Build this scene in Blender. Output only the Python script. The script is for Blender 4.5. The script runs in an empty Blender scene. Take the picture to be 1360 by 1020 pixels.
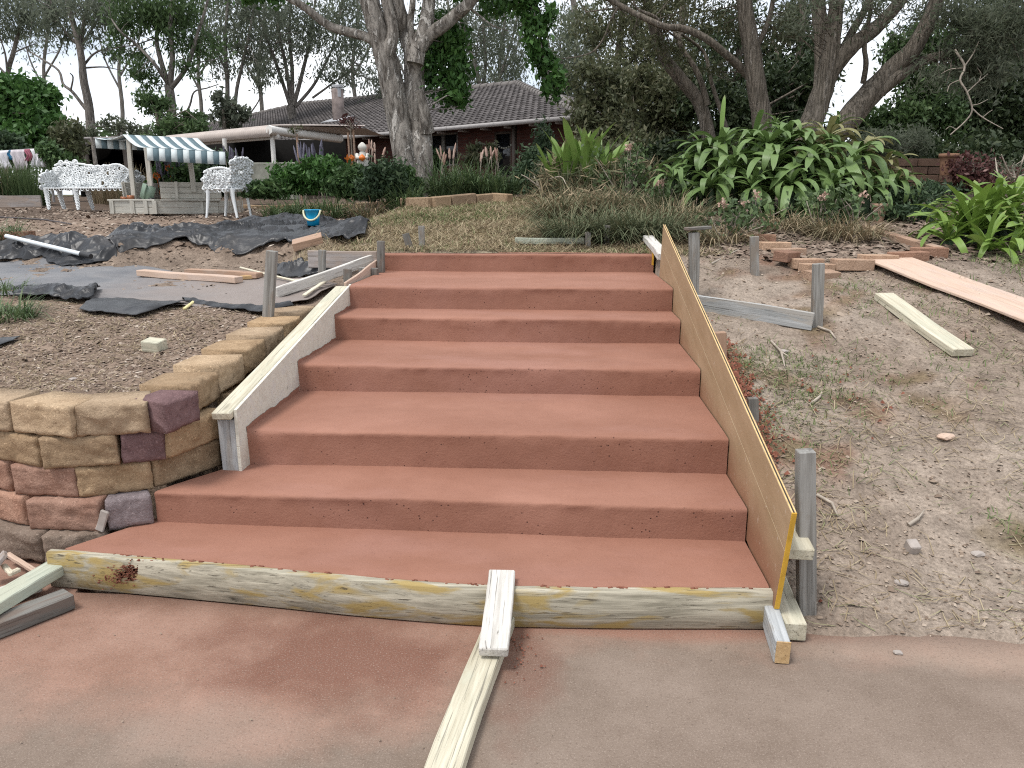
import bpy, bmesh, math, random
import numpy as np
from mathutils import Vector, Matrix, Euler

random.seed(7)
RNG = np.random.default_rng(11)
S = bpy.context.scene
COL = S.collection

# ------------------------------------------------------------------ camera, sky, sun, exposure
F = 1021.0
TH = math.atan(248 / F)
PS = math.radians(3.38)
CAM = np.array([0, 0, 1.5])
cam = bpy.data.cameras.new('camera')
camo = bpy.data.objects.new('camera', cam)
COL.objects.link(camo)
cam.sensor_width = 36
cam.lens = 36 * F / 1360
cam.clip_start = 0.05
cam.clip_end = 1000
camo.location = CAM
camo.rotation_euler = (math.pi / 2 - TH, 0, PS)
S.camera = camo

SUN_EL, SUN_AZ = math.radians(66), math.radians(-130)      # azimuth from +Y towards +X: high, from behind on the left
w = bpy.data.worlds.new('World')
S.world = w
w.use_nodes = True
nt = w.node_tree
bg = nt.nodes['Background']
sky = nt.nodes.new('ShaderNodeTexSky')
sky.sky_type = 'NISHITA'
sky.sun_disc = False
sky.sun_elevation = SUN_EL
sky.sun_rotation = SUN_AZ
sky.air_density = 1.0
sky.dust_density = 3.0
tc = nt.nodes.new('ShaderNodeTexCoord')
mp = nt.nodes.new('ShaderNodeMapping')
mp.inputs['Scale'].default_value = (1, 1, 2.4)
nz = nt.nodes.new('ShaderNodeTexNoise')
nz.inputs['Scale'].default_value = 2.6
nz.inputs['Detail'].default_value = 6
nz.inputs['Roughness'].default_value = 0.55
cr = nt.nodes.new('ShaderNodeValToRGB')
cr.color_ramp.elements[0].position = 0.35
cr.color_ramp.elements[0].color = (4.0, 4.6, 5.5, 1)
cr.color_ramp.elements[1].position = 0.62
cr.color_ramp.elements[1].color = (8.8, 8.9, 9.0, 1)
mx = nt.nodes.new('ShaderNodeMix')
mx.data_type = 'RGBA'
mx.inputs[0].default_value = 0.86
nt.links.new(tc.outputs['Generated'], mp.inputs[0])
nt.links.new(mp.outputs[0], nz.inputs['Vector'])
nt.links.new(nz.outputs['Fac'], cr.inputs[0])
nt.links.new(sky.outputs[0], mx.inputs[6])
nt.links.new(cr.outputs[0], mx.inputs[7])
nt.links.new(mx.outputs[2], bg.inputs[0])
bg.inputs[1].default_value = 0.1

sl = bpy.data.lights.new('sun', 'SUN')
sl.energy = 1.5
sl.angle = math.radians(16)
sl.color = (1.0, 0.97, 0.93)
so = bpy.data.objects.new('sun', sl)
COL.objects.link(so)
sdir = Vector((math.sin(SUN_AZ) * math.cos(SUN_EL), math.cos(SUN_AZ) * math.cos(SUN_EL), math.sin(SUN_EL)))
so.rotation_euler = sdir.to_track_quat('Z', 'Y').to_euler()

S.view_settings.view_transform = 'Standard'
S.view_settings.look = 'None'
S.view_settings.exposure = 0.92
S.view_settings.gamma = 1
S.view_settings.use_curve_mapping = False
S.render.engine = 'CYCLES'
S.cycles.use_denoising = False
S.cycles.filter_width = 1.15
S.cycles.sample_clamp_indirect = 4.0
S.cycles.max_bounces = 6
S.cycles.diffuse_bounces = 3
S.cycles.glossy_bounces = 2
S.cycles.transmission_bounces = 3
S.cycles.transparent_max_bounces = 4

# ------------------------------------------------------------------ measuring: rays through the photo's pixels
_fwd = np.array([-math.sin(PS) * math.cos(TH), math.cos(PS) * math.cos(TH), -math.sin(TH)])
_right = np.array([math.cos(PS), math.sin(PS), 0])
_up = np.cross(_right, _fwd)


def ray(px, py):
    return _fwd + _right * ((px - 680) / F) + _up * (-(py - 510) / F)


def atz(px, py, z):
    d = ray(px, py)
    return CAM + d * ((z - CAM[2]) / d[2])


def aty(px, py, Y):
    d = ray(px, py)
    return CAM + d * (Y / d[1])


def atx(px, py, X):
    d = ray(px, py)
    return CAM + d * (X / d[0])


def atplane(px, py, p, n):
    d = ray(px, py)
    return CAM + d * (np.dot(np.asarray(p) - CAM, n) / np.dot(d, n))


# ------------------------------------------------------------------ noise and terrain height
def _hash(i, j, s):
    n = (i.astype(np.int64) * 374761393 + j.astype(np.int64) * 668265263 + s * 974711) & 0x7fffffff
    n = ((n ^ (n >> 13)) * 1274126177) & 0x7fffffff
    n = n ^ (n >> 16)
    return (n & 0xffff) / 65535.0


def vnoise(x, y, s=0):
    x = np.asarray(x, float)
    y = np.asarray(y, float)
    i, j = np.floor(x), np.floor(y)
    u, v = x - i, y - j
    u = u * u * (3 - 2 * u)
    v = v * v * (3 - 2 * v)
    a = _hash(i, j, s) * (1 - u) + _hash(i + 1, j, s) * u
    b = _hash(i, j + 1, s) * (1 - u) + _hash(i + 1, j + 1, s) * u
    return a * (1 - v) + b * v - 0.5


def fbm(x, y, s=0, o=4):
    t, a, k = 0, 1, 1
    for q in range(o):
        t = t + a * vnoise(np.asarray(x) * k, np.asarray(y) * k, s + q)
        a *= 0.5
        k *= 2.03
    return t


def sst(a, b, x):
    t = np.clip((np.asarray(x, float) - a) / (b - a), 0, 1)
    return t * t * (3 - 2 * t)


def wall_y(x):
    return 3.12 + np.minimum(np.where(x < -2.5, (x + 2.5) ** 2 * 0.9, 0), 1.1)


STX0, STX1 = -1.43, 0.765


def ground(x, y, rough=True):
    x = np.asarray(x, float)
    y = np.asarray(y, float)
    zr = np.interp(y, [2.40, 2.5, 6.3, 10.5, 13, 20, 60, 300], [-0.06, 0.01, 1.0, 1.49, 1.55, 1.6, 1.7, 1.7])
    zc = np.interp(y, [6.3, 6.4, 10.5, 13, 20, 60, 300], [1.0, 1.045, 1.49, 1.55, 1.6, 1.7, 1.7])
    yb = y + 0.35 * vnoise(x * 0.9, y * 0, 3)
    zl = np.interp(yb, [3.0, 3.4, 4.2, 5.0, 5.4, 7.05, 7.35, 8.5, 10.5, 13, 20, 60, 300],
                   [0.58, 0.62, 0.69, 0.76, 0.77, 0.87, 1.075, 1.12, 1.2, 1.23, 1.5, 1.7, 1.7])
    back = zl + (np.where(x > -0.5, zr, zc) - zl) * sst(-2.7, -1.55, x)
    back = np.where(x > 0.5, zr, back)
    zl2 = zl + sst(6.0, 6.6, y) * (back - zl)
    zz = np.where(x < np.where(y > 4.6, -1.5, -1.66), zl2, np.where(x > STX1 + 0.02, zr, np.where(y > 6.4, back, zr - 0.42)))
    inwall = (x < -1.5) & (y < wall_y(x) + 0.12)
    zz = np.where(inwall, -0.06, zz)
    zz = np.where((y < 2.42) & (x > -1.5), -0.06, zz)
    if rough:
        amp = np.where(y < 2.55, 0.006, 0.02) + 0.02 * sst(6, 12, y)
        clod = np.where((x > 0.8) | (y > 6.4), 1.0, 0.7)
        zz = zz + amp * 2.0 * fbm(x * 1.3, y * 1.3, 5) + clod * 0.024 * fbm(x * 7, y * 7, 9, 3) + np.where(x > 0.8, 0.018, 0.008) * fbm(x * 3.1, y * 3.1, 19, 2)
        bank = np.exp(-((yb - 7.2) / 0.22) ** 2) * (x < -1.9)
        zz = zz + bank * 0.10 * fbm(x * 5, y * 5, 21, 4)
        zz = np.where(inwall | ((y < 2.40) & (x > -1.5)), -0.06, zz)
    return zz


def G(px, py, rough=True):
    """where the ray through a pixel meets the ground"""
    d = ray(px, py)
    t = np.linspace(1.5, 40, 6000)
    p = CAM[None, :] + d[None, :] * t[:, None]
    h = p[:, 2] - ground(p[:, 0], p[:, 1], rough)
    k = np.argmax(h < 0)
    return p[k] if h[k] < 0 else p[-1]


# ------------------------------------------------------------------ object helpers
def link(name, data, parent=None):
    o = bpy.data.objects.new(name, data)
    COL.objects.link(o)
    if parent is not None:
        o.parent = parent
    return o


def tag(o, label=None, cat=None, group=None, kind=None):
    if label:
        o['label'] = label
    if cat:
        o['category'] = cat
    if group:
        o['group'] = group
    if kind:
        o['kind'] = kind
    return o


def thing(name, loc, label, cat, group=None, rz=0.0):
    o = link(name, None)
    o.location = loc
    o.rotation_euler = (0, 0, rz)
    o.empty_display_size = 0.1
    return tag(o, label, cat, group)


def mesh_np(name, V, Fq, mat=None, attr=None, smooth=False, col=None):
    """fast mesh from arrays; Fq is (M,3) or (M,4) or a list of those"""
    me = bpy.data.meshes.new(name)
    V = np.asarray(V, np.float32)
    blocks = Fq if isinstance(Fq, list) else [Fq]
    blocks = [np.asarray(b, np.int32) for b in blocks if len(b)]
    nl = sum(b.size for b in blocks)
    npoly = sum(len(b) for b in blocks)
    me.vertices.add(len(V))
    me.vertices.foreach_set('co', V.ravel())
    me.loops.add(nl)
    me.loops.foreach_set('vertex_index', np.concatenate([b.ravel() for b in blocks]))
    me.polygons.add(npoly)
    tot = np.concatenate([np.full(len(b), b.shape[1], np.int32) for b in blocks])
    st = np.concatenate([[0], np.cumsum(tot)[:-1]]).astype(np.int32)
    me.polygons.foreach_set('loop_start', st)
    if smooth:
        me.polygons.foreach_set('use_smooth', np.ones(npoly, bool))
    if attr is not None:
        a = me.attributes.new('tint', 'FLOAT', 'FACE')
        a.data.foreach_set('value', np.asarray(attr, np.float32))
    if col is not None:
        a = me.attributes.new('cover', 'FLOAT_COLOR', 'POINT')
        a.data.foreach_set('color', np.asarray(col, np.float32).ravel())
    me.update(calc_edges=True)
    me.validate()
    if mat:
        me.materials.append(mat)
    return me


def local(o_parent, P):
    """world points into the frame of an unscaled, unrotated parent"""
    return np.asarray(P, float) - np.array(o_parent.location)


_boxes = {}


def box_mesh(lx, ly, lz, mat, bev=0.004, key=None, cuts=0):
    k = (round(lx, 3), round(ly, 3), round(lz, 3), mat.name, bev, key)
    if k in _boxes:
        return _boxes[k]
    bm = bmesh.new()
    bmesh.ops.create_cube(bm, size=1)
    bmesh.ops.scale(bm, vec=(lx, ly, lz), verts=bm.verts)
    if cuts:
        ed = [e for e in bm.edges if abs((e.verts[0].co - e.verts[1].co).x) > 1e-5]
        bmesh.ops.subdivide_edges(bm, edges=ed, cuts=cuts)
    if bev:
        if cuts:
            for f in bm.faces:
                f.normal_update()
            ee = [e for e in bm.edges if len(e.link_faces) == 2 and e.calc_face_angle() > 0.5]
        else:
            ee = list(bm.edges)
        bmesh.ops.bevel(bm, geom=ee, offset=bev, segments=1, affect='EDGES')
    if cuts:
        for v in bm.verts:
            s = v.co.x * 3.1 + lx * 7
            v.co.y += 0.0035 * math.sin(s * 1.7) + random.uniform(-.001, .001)
            v.co.z += 0.0025 * math.sin(s * 2.3 + 1) + random.uniform(-.001, .001)
    me = bpy.data.meshes.new('timber')
    bm.to_mesh(me)
    bm.free()
    me.materials.append(mat)
    _boxes[k] = me
    return me


def frame(p0, p1, up=(0, 0, 1)):
    p0, p1, up = Vector(p0), Vector(p1), Vector(up)
    x = (p1 - p0).normalized()
    y = up.cross(x)
    if y.length < 1e-4:
        y = Vector((0, 1, 0)).cross(x)
        if y.length < 1e-4:
            y = Vector((1, 0, 0)).cross(x)
    y.normalize()
    z = x.cross(y)
    m = Matrix((x, y, z)).transposed().to_4x4()
    m.translation = (p0 + p1) / 2
    return m


def beam(name, p0, p1, wd, th, mat, parent=None, up=(0, 0, 1), bev=0.004, label=None, cat=None, group=None, cuts=6, key=None):
    """a timber of width wd and thickness th between two axis ends; its local x runs along the grain"""
    L = (Vector(p1) - Vector(p0)).length
    o = link(name, box_mesh(L, wd, th, mat, bev, key, cuts), None)
    m = frame(p0, p1, up)
    if parent is not None:
        o.parent = parent
        o.matrix_world = m
        o.matrix_basis = parent_matrix(parent).inverted() @ m
    else:
        o.matrix_basis = m
    return tag(o, label, cat, group)


def parent_matrix(p):
    m = p.matrix_basis.copy()
    q = p.parent
    while q is not None:
        m = q.matrix_basis @ m
        q = q.parent
    return m


def tube_arrays(pts, rad, sides=6, cap=True, wob=0.0, seed=0):
    pts = np.asarray(pts, float)
    n = len(pts)
    rad = np.broadcast_to(np.asarray(rad, float), (n,)) if np.ndim(rad) else np.full(n, rad)
    t = np.gradient(pts, axis=0)
    t /= np.linalg.norm(t, axis=1)[:, None] + 1e-9
    ref = np.array([0.3, 1, 0.1]) if abs(t[0] @ np.array([0, 1, 0])) < 0.9 else np.array([1., 0, 0])
    V = []
    a0 = np.linspace(0, 2 * math.pi, sides, endpoint=False)
    rg = np.random.default_rng(seed)
    prof = 1 + wob * rg.uniform(-1, 1, sides)
    for i in range(n):
        s = np.cross(t[i], ref)
        s /= np.linalg.norm(s) + 1e-9
        b = np.cross(s, t[i])
        rr = rad[i] * prof * (1 + wob * 0.5 * rg.uniform(-1, 1, sides))
        V.append(pts[i] + (np.cos(a0) * rr)[:, None] * s + (np.sin(a0) * rr)[:, None] * b)
    V = np.concatenate(V)
    Fq = []
    for i in range(n - 1):
        for k in range(sides):
            k2 = (k + 1) % sides
            Fq.append((i * sides + k, i * sides + k2, (i + 1) * sides + k2, (i + 1) * sides + k))
    Fq = np.array(Fq)
    if cap:
        c = len(V)
        V = np.concatenate([V, pts[:1], pts[-1:]])
        capf = [(c, c, k, (k + 1) % sides) for k in range(0)]
    return V, Fq


class MB:
    """collects arrays of quads / triangles into one mesh"""
    def __init__(self):
        self.V, self.Q, self.T, self.n, self.tq, self.tt = [], [], [], 0, [], []

    def add(self, V, Fc, tint=0.5):
        V = np.asarray(V, float)
        Fc = np.asarray(Fc, int)
        self.V.append(V)
        tv = np.broadcast_to(np.asarray(tint, float), (len(Fc),))
        if Fc.shape[1] == 4:
            self.Q.append(Fc + self.n)
            self.tq.append(tv)
        else:
            self.T.append(Fc + self.n)
            self.tt.append(tv)
        self.n += len(V)

    def tube(self, pts, rad, sides=6, wob=0.0, tint=0.5, seed=0):
        V, Fq = tube_arrays(pts, rad, sides, False, wob, seed)
        self.add(V, Fq, tint)
        # end caps as fans
        c0, c1 = np.asarray(pts[0], float), np.asarray(pts[-1], float)
        n = len(pts)
        idx = np.arange(sides)
        self.add(np.concatenate([V[:sides], [c0]]), np.stack([np.full(sides, sides), (idx + 1) % sides, idx], 1), tint)
        self.add(np.concatenate([V[-sides:], [c1]]), np.stack([np.full(sides, sides), idx, (idx + 1) % sides], 1), tint)

    def box(self, c, d, R=None, tint=0.5):
        c = np.asarray(c, float)
        h = np.asarray(d, float) / 2
        s = np.array([[-1, -1, -1], [1, -1, -1], [1, 1, -1], [-1, 1, -1], [-1, -1, 1], [1, -1, 1], [1, 1, 1], [-1, 1, 1]]) * h
        if R is not None:
            s = s @ np.asarray(R).T
        self.add(s + c, [(0, 3, 2, 1), (4, 5, 6, 7), (0, 1, 5, 4), (1, 2, 6, 5), (2, 3, 7, 6), (3, 0, 4, 7)], tint)

    def ring(self, c, r, t, nx, ny, tint=0.5, k=10, sides=4):
        a = np.linspace(0, 2 * math.pi, k + 1)
        nx, ny = np.asarray(nx, float), np.asarray(ny, float)
        p = np.asarray(c) + r * (np.cos(a)[:, None] * nx + np.sin(a)[:, None] * ny)
        V, Fq = tube_arrays(p, t, sides, False)
        self.add(V, Fq, tint)

    def build(self, name, mat, parent=None, smooth=False, off=None):
        V = np.concatenate(self.V)
        if off is not None:
            V = V - np.asarray(off, float)
        bl, at = [], []
        if self.Q:
            bl.append(np.concatenate(self.Q))
            at.append(np.concatenate(self.tq))
        if self.T:
            bl.append(np.concatenate(self.T))
            at.append(np.concatenate(self.tt))
        me = mesh_np(name, V, bl, mat, np.concatenate(at), smooth)
        return link(name, me, parent)


def rotz(a):
    c, s = math.cos(a), math.sin(a)
    return np.array([[c, -s, 0], [s, c, 0], [0, 0, 1]])


# ------------------------------------------------------------------ materials
class NT:
    def __init__(self, name, rough=0.8, spec=0.3):
        self.m = bpy.data.materials.new(name)
        self.m.use_nodes = True
        self.t = self.m.node_tree
        self.b = self.t.nodes['Principled BSDF']
        self.b.inputs['Roughness'].default_value = rough
        self.b.inputs['Specular IOR Level'].default_value = spec

    def n(self, typ):
        return self.t.nodes.new(typ)

    def l(self, a, b):
        self.t.links.new(a, b)

    def vec(self, kind='Object', scale=(1, 1, 1), rnd=False):
        tc = self.n('ShaderNodeTexCoord')
        out = tc.outputs[kind] if kind != 'Position' else self.n('ShaderNodeNewGeometry').outputs['Position']
        if rnd:
            oi = self.n('ShaderNodeObjectInfo')
            mu = self.n('ShaderNodeMath')
            mu.operation = 'MULTIPLY'
            mu.inputs[1].default_value = 37.0
            self.l(oi.outputs['Random'], mu.inputs[0])
            ad = self.n('ShaderNodeVectorMath')
            ad.operation = 'ADD'
            self.l(out, ad.inputs[0])
            self.l(mu.outputs[0], ad.inputs[1])
            out = ad.outputs[0]
        mp = self.n('ShaderNodeMapping')
        mp.inputs['Scale'].default_value = scale
        self.l(out, mp.inputs[0])
        return mp.outputs[0]

    def noise(self, vec, scale=5, detail=4, rough=0.55, dist=0.0):
        z = self.n('ShaderNodeTexNoise')
        z.inputs['Scale'].default_value = scale
        z.inputs['Detail'].default_value = detail
        z.inputs['Roughness'].default_value = rough
        z.inputs['Distortion'].default_value = dist
        self.l(vec, z.inputs['Vector'])
        return z.outputs['Fac']

    def voro(self, vec, scale=20, feature='F1', out='Distance'):
        z = self.n('ShaderNodeTexVoronoi')
        z.feature = feature
        z.inputs['Scale'].default_value = scale
        self.l(vec, z.inputs['Vector'])
        return z.outputs[out]

    def ramp(self, fac, stops, interp='LINEAR'):
        r = self.n('ShaderNodeValToRGB')
        r.color_ramp.interpolation = interp
        e = r.color_ramp.elements
        while len(e) < len(stops):
            e.new(0.5)
        for el, (p, c) in zip(e, stops):
            el.position = p
            el.color = (*c, 1) if len(c) == 3 else c
        self.l(fac, r.inputs[0])
        return r.outputs[0]

    def rampf(self, fac, a, b):
        r = self.n('ShaderNodeMapRange')
        r.inputs[1].default_value = a
        r.inputs[2].default_value = b
        self.l(fac, r.inputs[0])
        return r.outputs[0]

    def math(self, op, a, b=None):
        m = self.n('ShaderNodeMath')
        m.operation = op
        m.use_clamp = False
        for i, v in enumerate((a, b)):
            if v is None:
                continue
            if isinstance(v, (int, float)):
                m.inputs[i].default_value = v
            else:
                self.l(v, m.inputs[i])
        return m.outputs[0]

    def mix(self, fac, a, b, blend='MIX'):
        m = self.n('ShaderNodeMix')
        m.data_type = 'RGBA'
        m.blend_type = blend
        for i, v in ((0, fac), (6, a), (7, b)):
            if isinstance(v, (int, float)):
                m.inputs[i].default_value = v
            elif isinstance(v, tuple):
                m.inputs[i].default_value = (*v, 1)
            else:
                self.l(v, m.inputs[i])
        return m.outputs[2]

    def attr(self, name, out='Fac'):
        a = self.n('ShaderNodeAttribute')
        a.attribute_name = name
        return a.outputs[out]

    def rand(self):
        return self.n('ShaderNodeObjectInfo').outputs['Random']

    def color(self, c):
        if isinstance(c, tuple):
            self.b.inputs['Base Color'].default_value = (*c, 1)
        else:
            self.l(c, self.b.inputs['Base Color'])
        return self

    def bump(self, h, strength=0.4, dist=0.01):
        b = self.n('ShaderNodeBump')
        b.inputs['Strength'].default_value = strength
        b.inputs['Distance'].default_value = dist
        self.l(h, b.inputs['Height'])
        self.l(b.outputs[0], self.b.inputs['Normal'])
        return self

    def translucent(self, colsock, f=0.3):
        tr = self.n('ShaderNodeBsdfTranslucent')
        self.l(colsock, tr.inputs[0])
        ms = self.n('ShaderNodeMixShader')
        ms.inputs[0].default_value = f
        out = self.t.nodes['Material Output']
        self.l(self.b.outputs[0], ms.inputs[1])
        self.l(tr.outputs[0], ms.inputs[2])
        self.l(ms.outputs[0], out.inputs[0])
        return self


def plain(name, c, rough=0.7, spec=0.3, var=0.12, sc=12, bump=0.15):
    k = NT(name, rough, spec)
    v = k.vec('Object', rnd=True)
    f = k.noise(v, sc, 5)
    lo = tuple(x * (1 - var) for x in c)
    hi = tuple(min(1, x * (1 + var)) for x in c)
    k.color(k.ramp(f, [(0.3, lo), (0.7, hi)]))
    if bump:
        k.bump(k.noise(v, sc * 6, 3), bump, 0.004)
    return k.m


def wood(name, a, b, c=None, camt=0.5, rough=0.8, grain=26, dirt=(0.09, 0.08, 0.07), dirta=0.4, knots=True, fine=1.9):
    """a..b along the grain, c as blotches (weathering, paint left)"""
    k = NT(name, rough, 0.2)
    v = k.vec('Object', (2.4, grain * fine, grain * fine), True)
    g = k.noise(v, 1.0, 7, 0.65, 0.3)
    col = k.ramp(g, [(0.34, a), (0.64, b)])
    v2 = k.vec('Object', (2.2, 9, 9), True)
    bl = k.noise(v2, 1.3, 4, 0.6, 0.6)
    if c is not None:
        col = k.mix(k.rampf(bl, 0.62 - camt * 0.3, 0.72 - camt * 0.3), col, c)
    cr = k.noise(k.vec('Object', (1.6, 95, 95), True), 1.0, 3, 0.7, 0.8)
    crack = k.rampf(cr, 0.60, 0.68)
    col = k.mix(k.math('MULTIPLY', crack, dirta), col, dirt)
    if knots:
        vk = k.voro(k.vec('Object', (2.2, 9, 9), True), 1.0)
        kn = k.rampf(vk, 0.13, 0.05)
        col = k.mix(k.math('MULTIPLY', kn, 0.55), col, tuple(x * 0.45 for x in a))
    sp = k.rampf(k.noise(k.vec('Object', (14, 30, 30), True), 1.0, 4, 0.7), 0.66, 0.74)
    col = k.mix(k.math('MULTIPLY', sp, dirta), col, dirt)
    k.color(col)
    k.bump(k.math('SUBTRACT', g, k.math('MULTIPLY', crack, 0.8)), 0.5, 0.006)
    return k.m


def leafmat(name, stops, rough=0.55, tr=0.25, spec=0.3):
    k = NT(name, rough, spec)
    c = k.ramp(k.attr('tint'), stops)
    k.color(c)
    k.translucent(c, tr)
    return k.m


def bigleaf(name, a, b, tip, rough=0.42):
    """strap leaf: local x along the blade (0..1), y across"""
    k = NT(name, rough, 0.4)
    v = k.vec('Object', (1, 1, 1))
    sep = k.n('ShaderNodeSeparateXYZ')
    k.l(v, sep.inputs[0])
    lines = k.noise(k.vec('Object', (1.2, 90, 1), True), 1.0, 3)
    base = k.mix(k.rand(), a, b)
    col = k.mix(k.math('MULTIPLY', lines, 0.5), base, tuple(x * 1.7 for x in b))
    blot = k.rampf(k.noise(k.vec('Object', (5, 12, 5), True), 1.0, 4), 0.66, 0.72)
    col = k.mix(k.math('MULTIPLY', blot, 0.6), col, tip)
    tipf = k.math('MULTIPLY', k.rampf(k.math('ABSOLUTE', sep.outputs[0]), 0.86, 1.0), 0.8)
    col = k.mix(tipf, col, tip)
    k.color(col)
    k.bump(lines, 0.25, 0.01)
    k.translucent(col, 0.2)
    return k.m


M = {}
# coloured concrete of the steps
k = NT('terracotta_concrete', 0.82, 0.22)
v = k.vec('Position')
c = k.ramp(k.noise(v, 1.7, 7, 0.65), [(0.3, (0.245, 0.114, 0.076)), (0.7, (0.306, 0.153, 0.108))])
c = k.mix(k.math('MULTIPLY', k.rampf(k.noise(k.vec('Position', (1, 2.2, 1)), 1.1, 5, 0.6), 0.52, 0.68), 0.5), c, (0.315, 0.165, 0.128))
c = k.mix(k.math('MULTIPLY', k.rampf(k.noise(v, 240, 2, 0.7), 0.55, 0.72), 0.35), c, (0.17, 0.075, 0.055))
c = k.mix(k.math('MULTIPLY', k.rampf(k.noise(v, 30, 5, 0.75), 0.58, 0.72), 0.3), c, (0.18, 0.08, 0.058))
pit = k.voro(k.vec('Position', (1, 1, 1)), 42)
pn = k.noise(v, 6, 4)
pitm = k.math('MULTIPLY', k.rampf(pit, 0.17, 0.09), k.rampf(pn, 0.50, 0.58))
# blow holes are on the formed (upright) faces
ge = k.n('ShaderNodeNewGeometry')
sz = k.n('ShaderNodeSeparateXYZ')
k.l(ge.outputs['True Normal'], sz.inputs[0])
pitm = k.math('MULTIPLY', pitm, k.rampf(k.math('ABSOLUTE', sz.outputs[2]), 0.8, 0.3))
c = k.mix(k.math('MULTIPLY', pitm, 0.9), c, (0.05, 0.022, 0.018))
c = k.mix(1.0, c, k.ramp(k.noise(k.vec('Position', (.8, 1.6, 1)), 1.3, 4, 0.6, 0.5), [(0.32, (0.91, 0.90, 0.89)), (0.66, (1.06, 1.065, 1.07))]), 'MULTIPLY')
spk = k.math('MULTIPLY', k.rampf(k.voro(v, 26), 0.09, 0.05), k.rampf(k.noise(v, 2.3, 3), 0.52, 0.6))
c = k.mix(k.math('MULTIPLY', spk, 0.6), c, (0.12, 0.055, 0.042))
k.color(c)
hh = k.math('SUBTRACT', k.noise(v, 110, 4, 0.7), k.math('MULTIPLY', pitm, 2.0))
k.bump(k.math('ADD', hh, k.math('MULTIPLY', k.noise(v, 14, 4), 1.5)), 0.45, 0.005)
M['red'] = k.m

# driveway with slurry stain
k = NT('driveway_concrete', 0.85, 0.25)
v = k.vec('Position')
gcol = k.ramp(k.noise(v, 2.6, 9, 0.72), [(0.3, (0.150, 0.110, 0.083)), (0.7, (0.238, 0.184, 0.147))])
sp = k.n('ShaderNodeSeparateXYZ')
k.l(v, sp.inputs[0])
red = k.ramp(k.noise(v, 4, 8, 0.7), [(0.3, (0.215, 0.108, 0.072)), (0.7, (0.330, 0.195, 0.145))])
# slurry wash: along the form board, and all over the left half
e = k.math('MULTIPLY', k.math('SUBTRACT', sp.outputs[1], 2.30), 3.2)
e = k.math('ADD', e, k.math('MULTIPLY', k.math('SUBTRACT', k.noise(v, 2.0, 7, 0.65), 0.5), 2.6))
e = k.math('ADD', e, k.math('MULTIPLY', k.rampf(sp.outputs[0], 0.0, -0.4), 1.7))
c = k.mix(k.math('MULTIPLY', k.rampf(e, 0.0, 1.0), 0.85), gcol, red)
def blob(cx, cy, rx, ry, wob_):
    dx = k.math('DIVIDE', k.math('SUBTRACT', sp.outputs[0], cx), rx)
    dy = k.math('DIVIDE', k.math('SUBTRACT', sp.outputs[1], cy), ry)
    d2 = k.math('SQRT', k.math('ADD', k.math('MULTIPLY', dx, dx), k.math('MULTIPLY', dy, dy)))
    return k.math('ADD', d2, k.math('MULTIPLY', k.math('SUBTRACT', k.noise(v, 3.2, 6, 0.6), 0.5), wob_))
c = k.mix(k.math('MULTIPLY', k.rampf(blob(-0.75, 2.24, 0.50, 0.36, 2.0), 1.05, 0.45), 0.8), c, (0.145, 0.062, 0.040))
c = k.mix(k.math('MULTIPLY', k.rampf(blob(-0.10, 2.22, 0.16, 0.34, 2.0), 1.05, 0.5), 0.7), c, (0.165, 0.085, 0.06))
c = k.mix(k.math('MULTIPLY', k.rampf(blob(0.35, 2.47, 0.75, 0.05, 1.6), 1.3, 0.5), 0.7), c, (0.27, 0.135, 0.095))
c = k.mix(k.math('MULTIPLY', k.rampf(blob(-0.95, 1.90, 0.30, 0.16, 2.4), 1.1, 0.6), 0.35), c, (0.34, 0.235, 0.185))
c = k.mix(k.math('MULTIPLY', k.rampf(blob(1.6, 2.42, 0.9, 0.13, 1.6), 1.2, 0.6), 0.5), c, (0.36, 0.27, 0.21))
c = k.mix(k.math('MULTIPLY', k.rampf(k.noise(v, 190, 2, 0.8), 0.54, 0.70), 0.6), c, (0.36, 0.29, 0.24))
c = k.mix(k.math('MULTIPLY', k.rampf(k.noise(v, 120, 3, 0.75), 0.55, 0.68), 0.6), c, (0.10, 0.068, 0.052))
c = k.mix(k.math('MULTIPLY', k.rampf(k.noise(v, 34, 5, 0.75), 0.57, 0.70), 0.4), c, (0.14, 0.098, 0.075))
k.color(c)
k.bump(k.math('ADD', k.noise(v, 150, 4, 0.75), k.noise(v, 12, 4)), 0.5, 0.004)
M['drive'] = k.m

# ground (colour of the cover comes as a point attribute)
k = NT('garden_soil', 0.95, 0.1)
v = k.vec('Position')
c = k.attr('cover', 'Color')
n1 = k.noise(v, 6, 8, 0.7)
c = k.mix(1.0, c, k.ramp(n1, [(0.25, (0.55, 0.52, 0.5)), (0.75, (1.35, 1.33, 1.3))]), 'MULTIPLY')
fine = k.noise(v, 60, 4, 0.75)
c = k.mix(1.0, c, k.ramp(fine, [(0.3, (0.62, 0.6, 0.58)), (0.7, (1.32, 1.3, 1.28))]), 'MULTIPLY')
k.color(c)
k.bump(k.math('ADD', fine, k.math('MULTIPLY', k.noise(v, 22, 5, 0.7), 2)), 0.7, 0.02)
M['soil'] = k.m

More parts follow.
